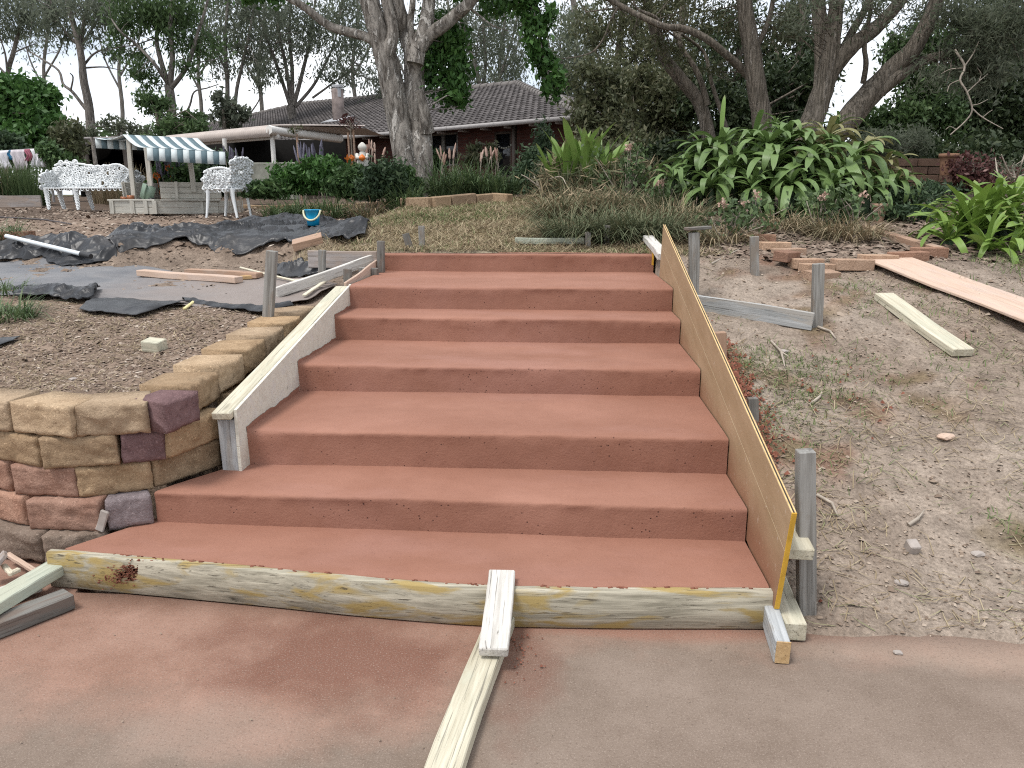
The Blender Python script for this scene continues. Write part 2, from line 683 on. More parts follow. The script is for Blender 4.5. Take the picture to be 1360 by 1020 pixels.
M['grey'] = wood('weathered_grey_timber', (0.15, 0.14, 0.125), (0.31, 0.30, 0.28), (0.22, 0.19, 0.16), 0.3)
M['greyd'] = wood('dark_weathered_timber', (0.10, 0.095, 0.085), (0.22, 0.21, 0.19), (0.16, 0.13, 0.11), 0.4)
M['pale'] = wood('pale_pine_timber', (0.50, 0.44, 0.33), (0.68, 0.63, 0.50), (0.60, 0.58, 0.46), 0.4, dirta=0.3)
M['palegreen'] = wood('treated_pale_timber', (0.40, 0.36, 0.265), (0.60, 0.56, 0.44), (0.46, 0.44, 0.34), 0.5, dirta=0.6)
M['mint'] = wood('minty_treated_timber', (0.32, 0.345, 0.275), (0.49, 0.51, 0.42), (0.42, 0.43, 0.34), 0.5, dirta=0.45)
M['white'] = wood('whitewashed_timber', (0.40, 0.375, 0.335), (0.64, 0.615, 0.57), (0.54, 0.51, 0.47), 0.4, dirt=(0.10, 0.085, 0.07), dirta=0.9)
M['bluewhite'] = wood('pale_blue_grey_timber', (0.26, 0.27, 0.27), (0.45, 0.46, 0.46), (0.36, 0.34, 0.31), 0.4, dirta=0.7)
M['old'] = wood('old_stained_timber', (0.20, 0.18, 0.135), (0.45, 0.41, 0.32), (0.33, 0.245, 0.10), 0.35, dirt=(0.07, 0.058, 0.042), dirta=0.85)
M['cream'] = wood('cream_painted_timber', (0.56, 0.53, 0.45), (0.66, 0.64, 0.55), (0.60, 0.58, 0.52), 0.3, dirta=0.15, grain=14)
M['sandwood'] = wood('grey_cream_planks', (0.40, 0.38, 0.33), (0.54, 0.52, 0.46), (0.47, 0.44, 0.38), 0.4, dirta=0.25)
M['orangewood'] = wood('fresh_cut_orange_timber', (0.42, 0.27, 0.13), (0.55, 0.38, 0.20), None, 0.3, dirta=0.2)
M['pinkply'] = wood('pinkish_plywood', (0.46, 0.33, 0.25), (0.56, 0.42, 0.33), (0.50, 0.38, 0.31), 0.4, grain=9, dirta=0.15, knots=False)
M['brownslab'] = wood('brown_timber_slab', (0.30, 0.19, 0.13), (0.42, 0.28, 0.20), (0.36, 0.26, 0.2), 0.4, dirta=0.3)
M['greyply'] = wood('greyish_ply_form', (0.42, 0.38, 0.32), (0.54, 0.50, 0.44), (0.48, 0.45, 0.41), 0.4, grain=7, dirta=0.25, knots=False)
M['weathered_plank'] = wood('weathered_plank', (0.24, 0.21, 0.19), (0.40, 0.36, 0.34), (0.33, 0.27, 0.23), 0.5, dirta=0.5)
M['fibro'] = plain('purplish_fibre_board', (0.26, 0.22, 0.22), 0.8, 0.2)

# yellow-faced form ply; red smears along its lower edge (local z: 0 at the bottom edge)
k = NT('form_plywood', 0.5, 0.35)
v = k.vec('Object', (1.5, 6, 6))
c = k.ramp(k.noise(v, 2, 5), [(0.3, (0.305, 0.21, 0.118)), (0.7, (0.385, 0.275, 0.166))])
sx = k.n('ShaderNodeSeparateXYZ')
k.l(k.vec('Object'), sx.inputs[0])
sm = k.math('ADD', sx.outputs[2], k.math('MULTIPLY', k.math('SUBTRACT', k.noise(k.vec('Object'), 7, 5), 0.5), 0.16))
sm = k.math('ADD', sm, k.math('MULTIPLY', sx.outputs[0], 0.05))
c = k.mix(k.math('MULTIPLY', k.rampf(sm, -0.02, -0.22), 0.8), c, (0.235, 0.105, 0.062))
wsp = k.rampf(k.noise(k.vec('Object', (30, 14, 30)), 1.0, 4, 0.7), 0.61, 0.70)
c = k.mix(k.math('MULTIPLY', wsp, 0.45), c, (0.55, 0.45, 0.36))
k.color(c)
k.bump(k.noise(v, 20, 4), 0.1, 0.003)
M['ply'] = k.m
M['plyedge'] = plain('yellow_ply_edge', (0.62, 0.36, 0.045), 0.6, 0.3, 0.18, 20)
M['plytop'] = plain('raw_ply_edge', (0.60, 0.42, 0.20), 0.7, 0.2, 0.2, 30)

def blockmat(name, a, b, s=(0.3, 0.2, 0.14)):
    k = NT(name, 0.95, 0.1)
    v = k.vec('Object', rnd=True)
    c = k.ramp(k.noise(v, 9, 6, 0.7), [(0.3, a), (0.7, b)])
    c = k.mix(k.math('MULTIPLY', k.rampf(k.noise(v, 45, 5, 0.8), 0.54, 0.68), 0.6), c, tuple(x * 0.45 for x in a))
    c = k.mix(k.math('MULTIPLY', k.rampf(k.noise(v, 110, 2), 0.6, 0.7), 0.6), c, tuple(min(1, x * 1.5) for x in b))
    rr = k.rand()
    c = k.mix(1.0, c, k.ramp(rr, [(0, (0.8, 0.8, 0.82)), (1, (1.12, 1.1, 1.06))]), 'MULTIPLY')
    k.color(c)
    k.bump(k.math('ADD', k.noise(v, 60, 5, 0.75), k.math('MULTIPLY', k.noise(v, 26, 6, 0.75), 1.8)), 0.6, 0.012)
    return k.m
M['sand'] = blockmat('sandstone_block', (0.285, 0.192, 0.113), (0.43, 0.31, 0.195))
M['sandtop'] = blockmat('sandstone_block_pale', (0.33, 0.235, 0.15), (0.49, 0.37, 0.25))
M['pink'] = blockmat('red_dusted_block', (0.31, 0.17, 0.12), (0.43, 0.27, 0.20))
M['brownb'] = blockmat('brown_block', (0.17, 0.125, 0.095), (0.30, 0.235, 0.19))
M['purple'] = blockmat('purple_block', (0.125, 0.075, 0.078), (0.22, 0.14, 0.14))
M['purplegrey'] = blockmat('purple_grey_block', (0.17, 0.14, 0.145), (0.29, 0.245, 0.25))
M['edging'] = blockmat('edging_stone', (0.24, 0.165, 0.105), (0.36, 0.265, 0.18))
M['brick'] = blockmat('orange_brick', (0.38, 0.25, 0.17), (0.50, 0.35, 0.25))
M['brickd'] = blockmat('brown_brick', (0.22, 0.125, 0.085), (0.33, 0.20, 0.145))
M['brickshade'] = blockmat('shade_darkened_brick', (0.10, 0.062, 0.045), (0.17, 0.11, 0.08))  # darker copy of the brick, shade under the trees put into its colour

k = NT('black_plastic', 0.38, 0.32)
v = k.vec('Position')
c = k.ramp(k.noise(v, 4, 6, 0.7), [(0.35, (0.008, 0.008, 0.009)), (0.7, (0.026, 0.027, 0.030))])
c = k.mix(k.math('MULTIPLY', k.rampf(k.noise(v, 1.6, 6, 0.65), 0.54, 0.7), 0.25), c, (0.12, 0.105, 0.095))
k.color(c)
k.bump(k.noise(k.vec('Position', (1, 2, 1)), 10, 4, 0.6, 0.8), 0.3, 0.015)
M['plastic'] = k.m
k = NT('dusty_plastic', 0.65, 0.3)
v = k.vec('Position')
c = k.ramp(k.noise(v, 3, 6, 0.7), [(0.3, (0.10, 0.105, 0.115)), (0.7, (0.19, 0.185, 0.185))])
sx = k.n('ShaderNodeSeparateXYZ')
k.l(v, sx.inputs[0])
dd = k.math('ADD', k.rampf(sx.outputs[0], -3.9, -2.4), k.math('SUBTRACT', k.noise(v, 2.3, 5), 0.6))
c = k.mix(k.math('MULTIPLY', k.rampf(dd, 0.0, 0.8), 0.7), c, (0.25, 0.20, 0.17))
k.color(c)
k.bump(k.noise(k.vec('Position', (1, 2, 1)), 9, 5, 0.65, 0.5), 0.35, 0.02)
M['dusty'] = k.m

M['whitemetal'] = plain('white_cast_metal', (0.72, 0.74, 0.74), 0.5, 0.4, 0.08, 20, 0.1)
M['whitepaint'] = plain('white_paint', (0.68, 0.66, 0.62), 0.5, 0.4, 0.06)
M['pvc'] = plain('white_pvc', (0.62, 0.66, 0.68), 0.4, 0.4, 0.08)
M['black'] = plain('black_rubber', (0.02, 0.02, 0.022), 0.5, 0.4)
M['bucket'] = plain('blue_bucket_plastic', (0.005, 0.30, 0.56), 0.35, 0.5, 0.08, 8, 0)
M['handle'] = plain('cream_plastic', (0.62, 0.60, 0.40), 0.5, 0.4, 0.05)
M['yellowstick'] = plain('yellow_stick', (0.60, 0.52, 0.26), 0.7)
M['dark'] = plain('interior_shade_and_soil', (0.012, 0.011, 0.010), 0.9, 0.1)  # near-black: veranda and carport shade put into the colour; also potting soil
M['glass'] = plain('dark_window_glass', (0.012, 0.013, 0.015), 0.08, 0.5, 0.02, 3, 0)
M['frame'] = plain('brown_joinery', (0.07, 0.055, 0.045), 0.6)
M['gutter'] = plain('grey_gutter', (0.30, 0.28, 0.27), 0.5, 0.4)
M['tile'] = NT('grey_brown_roof_tile', 0.85, 0.2)
k = M['tile']
v = k.vec('Position')
c = k.ramp(k.attr('tint'), [(0, (0.060, 0.053, 0.050)), (1, (0.115, 0.103, 0.097))])
c = k.mix(1.0, c, k.ramp(k.noise(v, 2.5, 5, 0.65), [(0.3, (0.75, 0.75, 0.75)), (0.7, (1.25, 1.25, 1.28))]), 'MULTIPLY')
k.color(c)
M['tile'] = k.m
M['ridge'] = plain('ridge_cap', (0.16, 0.145, 0.135), 0.8, 0.2, 0.25, 3)
M['awning'] = plain('cream_corrugated_sheet', (0.42, 0.36, 0.32), 0.5, 0.4, 0.1, 4)
k = NT('red_brick_wall', 0.9, 0.15)  # brick and mortar colours darkened to hold the shade under the eaves
bt = k.n('ShaderNodeTexBrick')
bt.inputs['Scale'].default_value = 1
bt.inputs['Brick Width'].default_value = 0.24
bt.inputs['Row Height'].default_value = 0.085
bt.inputs['Mortar Size'].default_value = 0.006
bt.inputs['Color1'].default_value = (0.085, 0.032, 0.024, 1)
bt.inputs['Color2'].default_value = (0.055, 0.024, 0.02, 1)
bt.inputs['Mortar'].default_value = (0.07, 0.052, 0.045, 1)
sx = k.n('ShaderNodeSeparateXYZ')
k.l(k.vec('Object'), sx.inputs[0])
cb = k.n('ShaderNodeCombineXYZ')
k.l(sx.outputs[0], cb.inputs[0])
k.l(sx.outputs[2], cb.inputs[1])
k.l(cb.outputs[0], bt.inputs['Vector'])
k.color(bt.outputs['Color'])
M['wallbrick'] = k.m
M['chimney'] = plain('weathered_chimney', (0.22, 0.18, 0.165), 0.9, 0.1, 0.35, 5)
M['chimtop'] = plain('galvanised_flue', (0.40, 0.40, 0.41), 0.4, 0.4)
M['planter'] = plain('lichen_grey_concrete', (0.20, 0.20, 0.17), 0.95, 0.1, 0.4, 4)
M['clothA'] = plain('canopy_pale_stripe', (0.56, 0.61, 0.61), 0.85, 0.1, 0.08)
M['clothB'] = plain('canopy_slate_stripe', (0.115, 0.165, 0.185), 0.85, 0.1, 0.1)
M['towelw'] = plain('white_towel', (0.72, 0.70, 0.72), 0.95, 0.05, 0.06)
M['towelg'] = plain('pale_grey_towel', (0.55, 0.50, 0.52), 0.95, 0.05, 0.06)
M['towelr'] = plain('dusty_rose_towel', (0.36, 0.13, 0.17), 0.95, 0.05, 0.1)
M['towelb'] = plain('blue_towel', (0.04, 0.17, 0.30), 0.95, 0.05, 0.1)
M['terracotta'] = plain('terracotta_pot', (0.22, 0.125, 0.08), 0.85, 0.15, 0.2, 6)  # toned darker to carry the shade the pot stands in
M['toybrown'] = plain('orange_brown_toy', (0.28, 0.10, 0.04), 0.4, 0.4, 0.3, 14)
M['toygreen'] = plain('muted_green_toy', (0.18, 0.25, 0.19), 0.5, 0.4, 0.1)
M['gnome'] = plain('pale_stone', (0.55, 0.53, 0.48), 0.85, 0.1, 0.15)
M['orange'] = plain('orange_glaze', (0.62, 0.16, 0.02), 0.4, 0.4, 0.1)
M['stone'] = plain('grey_stone', (0.34, 0.30, 0.27), 0.9, 0.1, 0.25, 10)
M['hose'] = plain('dark_hose', (0.05, 0.04, 0.04), 0.6)
M['twig'] = plain('dry_twig', (0.33, 0.285, 0.235), 0.9, 0.1, 0.3, 20)

def bark(name, a, b, c, sc=(7, 7, 1.4), patch=0.5):
    k = NT(name, 0.95, 0.08)
    v = k.vec('Position', sc)
    n1 = k.noise(v, 2.2, 6, 0.65, 0.5)
    col = k.ramp(n1, [(0.36, a), (0.62, b)])
    pt = k.rampf(k.noise(k.vec('Position', tuple(x * 0.9 for x in sc)), 1.5, 5, 0.7, 0.9), 0.64 - 0.2 * patch, 0.68 - 0.2 * patch)
    col = k.mix(pt, col, c)
    k.color(col)
    k.bump(k.math('ADD', n1, k.math('MULTIPLY', pt, 0.6)), 0.9, 0.05)
    return k.m
M['barkpale'] = bark('flaking_pale_bark', (0.085, 0.073, 0.062), (0.33, 0.30, 0.265), (0.46, 0.43, 0.39), (7, 7, 1.9), 0.5)
M['barkbrown'] = bark('stringy_brown_bark', (0.07, 0.06, 0.047), (0.245, 0.21, 0.172), (0.31, 0.275, 0.235), (16, 16, 1.3), 0.3)
M['barkgrey'] = bark('grey_gum_bark', (0.10, 0.088, 0.078), (0.24, 0.215, 0.19), (0.30, 0.275, 0.25), (6, 6, 1.2), 0.4)

M['gum'] = leafmat('gum_leaves', [(0, (0.075, 0.09, 0.06)), (0.5, (0.135, 0.155, 0.11)), (1, (0.20, 0.22, 0.165))], tr=0.6)
M['gumgreen'] = leafmat('green_gum_leaves', [(0, (0.04, 0.07, 0.025)), (0.6, (0.075, 0.125, 0.045)), (1, (0.12, 0.18, 0.07))], tr=0.35)
M['bright'] = leafmat('bright_green_leaves', [(0, (0.03, 0.07, 0.018)), (0.5, (0.055, 0.13, 0.03)), (1, (0.10, 0.20, 0.05))])
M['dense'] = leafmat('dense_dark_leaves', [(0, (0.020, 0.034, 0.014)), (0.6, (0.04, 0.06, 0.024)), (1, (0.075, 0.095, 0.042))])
M['olive'] = leafmat('olive_leaves', [(0, (0.05, 0.06, 0.026)), (0.6, (0.10, 0.11, 0.055)), (1, (0.18, 0.17, 0.10))], tr=0.35)
M['feather'] = leafmat('feathery_grey_leaves', [(0, (0.085, 0.105, 0.065)), (0.6, (0.15, 0.17, 0.115)), (1, (0.22, 0.24, 0.175))], tr=0.6)
M['bed'] = leafmat('garden_leaves', [(0, (0.03, 0.06, 0.022)), (0.55, (0.065, 0.12, 0.04)), (1, (0.13, 0.20, 0.075))])
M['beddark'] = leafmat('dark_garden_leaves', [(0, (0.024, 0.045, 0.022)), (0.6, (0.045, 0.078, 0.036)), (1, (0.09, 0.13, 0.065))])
M['strap'] = leafmat('strappy_green_leaves', [(0, (0.035, 0.06, 0.025)), (0.6, (0.08, 0.125, 0.05)), (1, (0.14, 0.19, 0.085))])
M['dry'] = leafmat('dry_strappy_leaves', [(0, (0.085, 0.105, 0.055)), (0.35, (0.14, 0.155, 0.09)), (0.65, (0.25, 0.20, 0.125)), (1, (0.38, 0.30, 0.20))], 0.8, 0.15, 0.1)
M['straw'] = leafmat('straw', [(0, (0.19, 0.14, 0.09)), (0.5, (0.31, 0.245, 0.155)), (0.8, (0.42, 0.35, 0.235)), (1, (0.14, 0.19, 0.07))], 0.85, 0.15, 0.1)
M['lawn'] = leafmat('green_grass_blades', [(0, (0.08, 0.12, 0.045)), (0.6, (0.15, 0.20, 0.08)), (1, (0.27, 0.27, 0.14))], 0.8, 0.2, 0.1)
M['chips'] = leafmat('bark_chips', [(0, (0.14, 0.10, 0.078)), (0.6, (0.27, 0.21, 0.165)), (0.9, (0.36, 0.295, 0.24)), (1, (0.50, 0.43, 0.36))], 0.95, 0.0, 0.05)
M['crumb'] = leafmat('soil_crumbs', [(0, (0.17, 0.125, 0.095)), (0.6, (0.29, 0.225, 0.172)), (1, (0.40, 0.33, 0.265))], 0.95, 0.0, 0.05)
M['redcrumb'] = leafmat('red_crumbs', [(0, (0.12, 0.045, 0.03)), (1, (0.26, 0.11, 0.075))], 0.95, 0.0, 0.05)
M['redleaf'] = leafmat('red_leaves', [(0, (0.05, 0.02, 0.018)), (0.7, (0.12, 0.05, 0.045)), (1, (0.3, 0.18, 0.16))])
M['lav'] = leafmat('lavender_spikes', [(0, (0.11, 0.105, 0.14)), (1, (0.24, 0.23, 0.29))], 0.8)
M['pinkflower'] = leafmat('pink_flowers', [(0, (0.42, 0.26, 0.20)), (1, (0.62, 0.46, 0.38))], 0.8)
M['orangeflower'] = leafmat('orange_petals', [(0, (0.40, 0.10, 0.02)), (1, (0.55, 0.17, 0.03))], 0.7)
M['clivia'] = bigleaf('broad_strap_leaf', (0.068, 0.118, 0.032), (0.135, 0.205, 0.066), (0.28, 0.25, 0.12))
M['clivia_y'] = bigleaf('yellow_green_strap_leaf', (0.085, 0.155, 0.025), (0.165, 0.25, 0.05), (0.30, 0.27, 0.11))
M['fern'] = bigleaf('upright_sword_leaf', (0.085, 0.15, 0.03), (0.16, 0.25, 0.06), (0.2, 0.2, 0.09))

# ================================================================== SETTING
# ------------------------------------------------------------------ ground sheet
def axis(a, b, step, lo, hi, g=1.16):
    c = list(np.arange(a, b + 1e-6, step))
    s = step
    while c[-1] < hi:
        s *= g
        c.append(c[-1] + s)
    s = step
    while c[0] > lo:
        s *= g
        c.insert(0, c[0] - s)
    return np.array(c)


gx = axis(-5.6, 5.2, 0.045, -260, 260)
gy = axis(2.1, 9.0, 0.045, -30, 420)
# exact breaks where soil stops at the formwork
gx = np.sort(np.concatenate([gx, [-1.665, -1.655, -1.505, -1.495, 0.78, 0.79]]))
X, Y = np.meshgrid(gx, gy)
Z = ground(X, Y)


def cover(x, y):
    """colour of what lies on the ground: soil, bark mulch, dry lawn, grass, red crumbs"""
    n = fbm(x * 1.1, y * 1.1, 31, 4)
    n2 = fbm(x * 3.0, y * 3.0, 41, 4)
    soil = np.array([0.275, 0.226, 0.186])
    pale = np.array([0.345, 0.295, 0.250])
    mulch = np.array([0.250, 0.192, 0.152])
    dry = np.array([0.275, 0.225, 0.140])
    grn = np.array([0.145, 0.165, 0.085])
    dark = np.array([0.115, 0.088, 0.070])
    redd = np.array([0.235, 0.135, 0.100])
    def B(c, d, m):
        return c + (d - c) * np.clip(m, 0, 1)[..., None]
    c = np.broadcast_to(soil, x.shape + (3,)).copy()
    c = B(c, pale, (n * 2.2 + 0.45))
    c = B(c, redd, sst(0.12, 0.4, n2 + 0.3 * fbm(x * .8, y * .8, 77)) * (x > 0.8) * 0.8)
    c = B(c, dark, sst(5.6, 7.2, y + 0.5 * n) * (x > 1.2) * 0.7)
    lm = (x < -1.55) * 1.0
    c = B(c, mulch, lm * 0.9)
    c = B(c, soil * 0.85, lm * sst(5.2, 5.8, y) * sst(7.5, 7.1, y) * 0.8)
    ln = sst(6.3, 6.6, y) * sst(-2.5, -1.7, x + 0.5 * n) * sst(1.5, 0.9, x + .3 * n)
    c = B(c, dry, ln)
    c = B(c, grn, ln * sst(0.0, 0.35, n + 0.6 * n2) * 0.6)
    c = B(c, grn, (x > 1.0) * sst(0.16, 0.5, n2 + 0.25 * n) * 0.45)
    bed = sst(10.3, 10.8, y)
    c = B(c, dark, bed)
    far = sst(22, 40, y)
    c = B(c, grn * 0.7, far)
    return c


nx, ny = len(gx), len(gy)
idx = np.arange(nx * ny).reshape(ny, nx)
quads = np.stack([idx[:-1, :-1], idx[:-1, 1:], idx[1:, 1:], idx[1:, :-1]], -1).reshape(-1, 4)
cc = cover(X, Y)
col4 = np.concatenate([cc, np.ones(cc.shape[:2] + (1,))], -1).reshape(-1, 4)
me = mesh_np('garden_ground', np.stack([X, Y, Z], -1).reshape(-1, 3), quads, M['soil'], None, True, col4)
tag(link('garden_ground', me), kind='structure')

# driveway slab: near edge beyond the camera, far edge ragged against the soil
xs = np.linspace(-7, 7, 200)
far = np.where(xs < -1.9, 3.0, np.where(xs < 0.8, 2.62, 2.50 + 0.05 * fbm(xs * 1.5, xs * 0, 8) + 0.03 * fbm(xs * 6, xs * 0, 9)))
ys = np.linspace(0, 1, 40)
V = []
for q in ys:
    yy = -4 + (far + 4) * q
    V.append(np.stack([xs, yy, np.zeros_like(xs)], 1))
V.append(np.stack([xs, far + 0.004, np.full_like(xs, -0.1)], 1))
V = np.concatenate(V)
r = len(ys) + 1
idx = np.arange(r * 200).reshape(r, 200)
me = mesh_np('driveway', V, np.stack([idx[:-1, :-1], idx[:-1, 1:], idx[1:, 1:], idx[1:, :-1]], -1).reshape(-1, 4), M['drive'])
tag(link('driveway', me), kind='structure')

# ------------------------------------------------------------------ the concrete steps
YR = [2.531, 2.915, 3.315, 4.06, 4.806, 5.19, 6.30]
ZR = [0.150, 0.290, 0.456, 0.604, 0.756, 0.909, 1.052]
steps = thing('concrete_steps', (0, 2.53, 0), 'flight of freshly poured terracotta red concrete steps between timber forms', 'steps')


def step_mesh(k):
    z1 = ZR[k]
    z0 = ZR[k - 1] - 0.02 if k else 0.0
    n = 130
    fl = {0: (-1.935, 2.675), 1: (-1.695, 2.965)}.get(k, (-1.436, YR[k] + 0.008))
    fr = (0.768, YR[k] - 0.004)
    if k == 6:
        bl, br = (-1.45, 6.50), (0.76, 6.50)
    else:
        bl = {0: (-1.72, 3.0), 1: (-1.45, 3.36)}.get(k, (-1.436, YR[k + 1] + 0.05))
        br = (0.768, YR[k + 1] + 0.05)
    # profile: riser foot, riser mid, under nose, nose curve, tread front, tread mid, tread back
    prof = [(0, z0), (0, z0 + 0.3 * (z1 - z0)), (0, z0 + 0.65 * (z1 - z0)), (-0.002, z1 - 0.022), (-0.0015, z1 - 0.011), (0.004, z1 - 0.003), (0.013, z1),
            (0.09, z1 + 0.001), (0.35, z1), (0.7, z1), (1.0, z1 + 0.001)]
    V = np.zeros((len(prof), n, 3))
    u = np.linspace(0, 1, n)
    f = np.stack([fl[0] + (fr[0] - fl[0]) * u, fl[1] + (fr[1] - fl[1]) * u], 1)
    b = np.stack([bl[0] + (br[0] - bl[0]) * u, bl[1] + (br[1] - bl[1]) * u], 1)
    if k == 0:
        f[:, 1] = np.interp(f[:, 0], FBX, FBY) + 0.012
    dep = np.linalg.norm(b - f, axis=1)
    d = (b - f) / dep[:, None]
    for i, (t, z) in enumerate(prof):
        if i < 7:
            p = f + d * t
        elif i == 7:
            p = f + d * np.minimum(t, dep * 0.4)[:, None]
        else:
            p = f + (b - f) * t
        V[i, :, :2] = p
        V[i, :, 2] = z
        xx = p[:, 0]
        if i >= 3:
            V[i, :, 2] += 0.006 * vnoise(xx * 1.4, i * 0 + k, 12) + 0.003 * vnoise(xx * 7, i * 0.5 + k * 3, 13) + (0.004 * vnoise(xx * 23, i * 0.9 + k * 5, 19) if i < 7 else 0)
        if i < 6:
            V[i, :, 1] += 0.008 * vnoise(xx * 2, i * 0.7 + 3 * k, 15) + 0.004 * vnoise(xx * 11, i + 5.3 * k, 17) + 0.004 * vnoise(xx * 29, i * 1.3 + 5.3 * k, 27)
    V[0, :, 2] = z0
    idx = np.arange(len(prof) * n).reshape(len(prof), n)
    Fq = np.stack([idx[:-1, :-1], idx[:-1, 1:], idx[1:, 1:], idx[1:, :-1]], -1).reshape(-1, 4)
    V = V.reshape(-1, 3)
    # solid: back wall and base so that it reads as a slab from the side
    return V, Fq


FBPX = [(75, 775), (100, 779), (190, 787), (340, 801), (480, 816), (640, 829), (820, 832), (1020, 832)]
FB = np.array([atz(x, y, 0.0) for x, y in FBPX])
FBX, FBY = FB[:, 0], FB[:, 1]
for k in range(7):
    V, Fq = step_mesh(k)
    me = mesh_np('step', V - np.array([0, 2.53, 0]), Fq, M['red'], None, True)
    link('step', me, steps)

# front form board, bowed along the lowest step
mb = MB()
t = np.linspace(FBX[0], FBX[-1], 60)
yy = np.interp(t, FBX, FBY)
yy = np.convolve(np.pad(yy, 3, 'edge'), np.ones(7) / 7, 'valid')
hh = 0.150 + 0.003 * vnoise(t * 5, t * 0, 3) + 0.002 * vnoise(t * 16, t * 0, 4)
pr = []
for j in range(60):
    x0, y0, h = t[j], yy[j], hh[j]
    pr.append([(x0, y0 + 0.012, 0.003), (x0, y0 + 0.012, h - 0.002), (x0, y0 + 0.008, h), (x0, y0 - 0.020, h), (x0, y0 - 0.025, h - 0.005), (x0, y0 - 0.026, 0.07), (x0, y0 - 0.025, 0.008), (x0, y0 - 0.020, 0.003)])
pr = np.array(pr)
fc = []
for j in range(59):
    for q in range(8):
        q2 = (q + 1) % 8
        fc.append((j * 8 + q, j * 8 + q2, (j + 1) * 8 + q2, (j + 1) * 8 + q))
org = np.array([(t[0] + t[-1]) / 2, float(np.mean(yy)), 0])
mb.add(pr.reshape(-1, 3) - org, fc)
for e, o in ((0, 1), (59, -1)):
    base = e * 8
    ii = list(range(8))[::o]
    mb.add(pr[e] - org, [(ii[0], ii[q], ii[q + 1]) for q in range(1, 7)])
fbo = mb.build('form_board', M['old'])
fbo.location = org
tag(fbo, 'long bowed weathered board stained yellow along the front of the lowest step', 'timber board')

# slurry spilled over the top edge of the board
mb = MB()
for j in range(60):
    u = RNG.uniform(FBX[0] + .25, FBX[-1] - .05)
    y0 = np.interp(u, t, yy)
    s = RNG.uniform(0.003, 0.008)
    mb.box((u, y0 + RNG.uniform(0.0, 0.012), 0.1500 + 0.003 * vnoise(np.array(u * 5), np.array(0.), 3)), (s * 2.6, s, 0.004), rotz(RNG.uniform(-.5, .5)), RNG.random())
for j in range(420):
    a = RNG.normal(0, 1, 2)
    mb.box((-1.62 + a[0] * 0.05, np.interp(-1.62, t, yy) - 0.027, 0.098 + a[1] * 0.018 + a[0] * .014), (0.008 * RNG.uniform(.4, 1.2), 0.003, 0.004 * RNG.uniform(.4, 1.3)), None, RNG.random())
tag(mb.build('concrete_splatter', M['redcrumb']), 'red concrete crumbs splattered on the front form board', 'concrete splatter', kind='stuff')

# ------------------------------------------------------------------ right-hand form ply
u = np.array([0.974, 0.226])
nn = np.array([0.226, -0.974])
TF = np.array([2.39, 0.50])
mid = TF + u * 1.78 + nn * 0.225
ply = thing('form_plywood', (0.782, mid[0], mid[1]), 'long tilted sheet of yellow-edged form plywood along the right side of the steps', 'plywood sheet')
for a, b_, nm in ((-0.225, 0.035 - 0.002, 'sheet'), (0.035 + 0.002, 0.225, 'sheet')):
    pass
def ply_strip(lo, hi, th, mat, x, nm, lab=None):
    # local: x along, z across (up); lo/hi measured down from the top edge
    bm = bmesh.new()
    bmesh.ops.create_cube(bm, size=1)
    bmesh.ops.scale(bm, vec=(3.56, th, hi - lo), verts=bm.verts)
    bmesh.ops.translate(bm, vec=(0, 0, 0.225 - (lo + hi) / 2), verts=bm.verts)
    bmesh.ops.bevel(bm, geom=list(bm.edges), offset=0.0015, segments=1, affect='EDGES')
    me = bpy.data.meshes.new(nm)
    bm.to_mesh(me)
    bm.free()
    me.materials.append(mat)
    o = link(nm, me, ply)
    xa = Vector((0, u[0], u[1]))
    za = Vector((0, -nn[0], -nn[1]))
    ya = za.cross(xa)
    m = Matrix((xa, ya, za)).transposed().to_4x4()
    m.translation = Vector((x, 0, 0))
    o.matrix_basis = m
    if lab:
        o['label'] = lab
    return o
ply_strip(0.003, 0.155, 0.017, M['ply'], 0, 'sheet')
ply_strip(0.158, 0.45, 0.017, M['ply'], 0.0, 'sheet')
for q, mt in ((-0.0055, M['plytop']), (0.0, M['black']), (0.0055, M['plytop'])):
    ply_strip(-0.0005, 0.0025, 0.0055 if mt is not M['black'] else 0.004, mt, q, 'edge_ply')
e = link('painted_edge', box_mesh(0.004, 0.0175, 0.41, M['plyedge'], 0.001), ply)
xa = Vector((0, u[0], u[1])); za = Vector((0, -nn[0], -nn[1])); ya = za.cross(xa)
m = Matrix((xa, ya, za)).transposed().to_4x4()
m.translation = Vector((0, *( -u * 1.7825 + nn * -0.02)))
e.matrix_basis = m

# timbers outside the ply
def rail(nm, px, z, w_, th, mat, x_, back, lab, cat):
    f = atz(px[0], px[1], z)
    p0 = Vector((x_, f[1], z - th / 2))
    p1 = Vector((x_ + back[0], f[1] + back[1], z - th / 2 + back[2]))
    return beam(nm, p0, p1, w_, th, mat, up=(0, 0, 1), label=lab, cat=cat)
beam('brace_timber', (0.845, 2.50, 0.30), (0.90, 3.72, 0.47), 0.10, 0.045, M['palegreen'],
     label='pale chipped timber rail sloping up outside the plywood, its end above the thicker stub', cat='timber')
beam('brace_timber', (0.838, 2.43, 0.042), (0.865, 3.15, 0.10), 0.075, 0.07, M['palegreen'],
     label='pale thick timber lying low beside the plywood with a dark grey sawn end', cat='timber')
beam('timber_block', (0.757, 2.300, 0.045), (0.772, 2.56, 0.062), 0.048, 0.085, M['bluewhite'],
     label='short grey block with an orange sawn end at the right end of the front board', cat='timber block')
blk = bpy.data.objects['timber_block']
e = link('sawn_end', box_mesh(0.004, 0.046, 0.083, M['orangewood'], 0.001), blk)
e.location = (-0.1335, 0, 0)

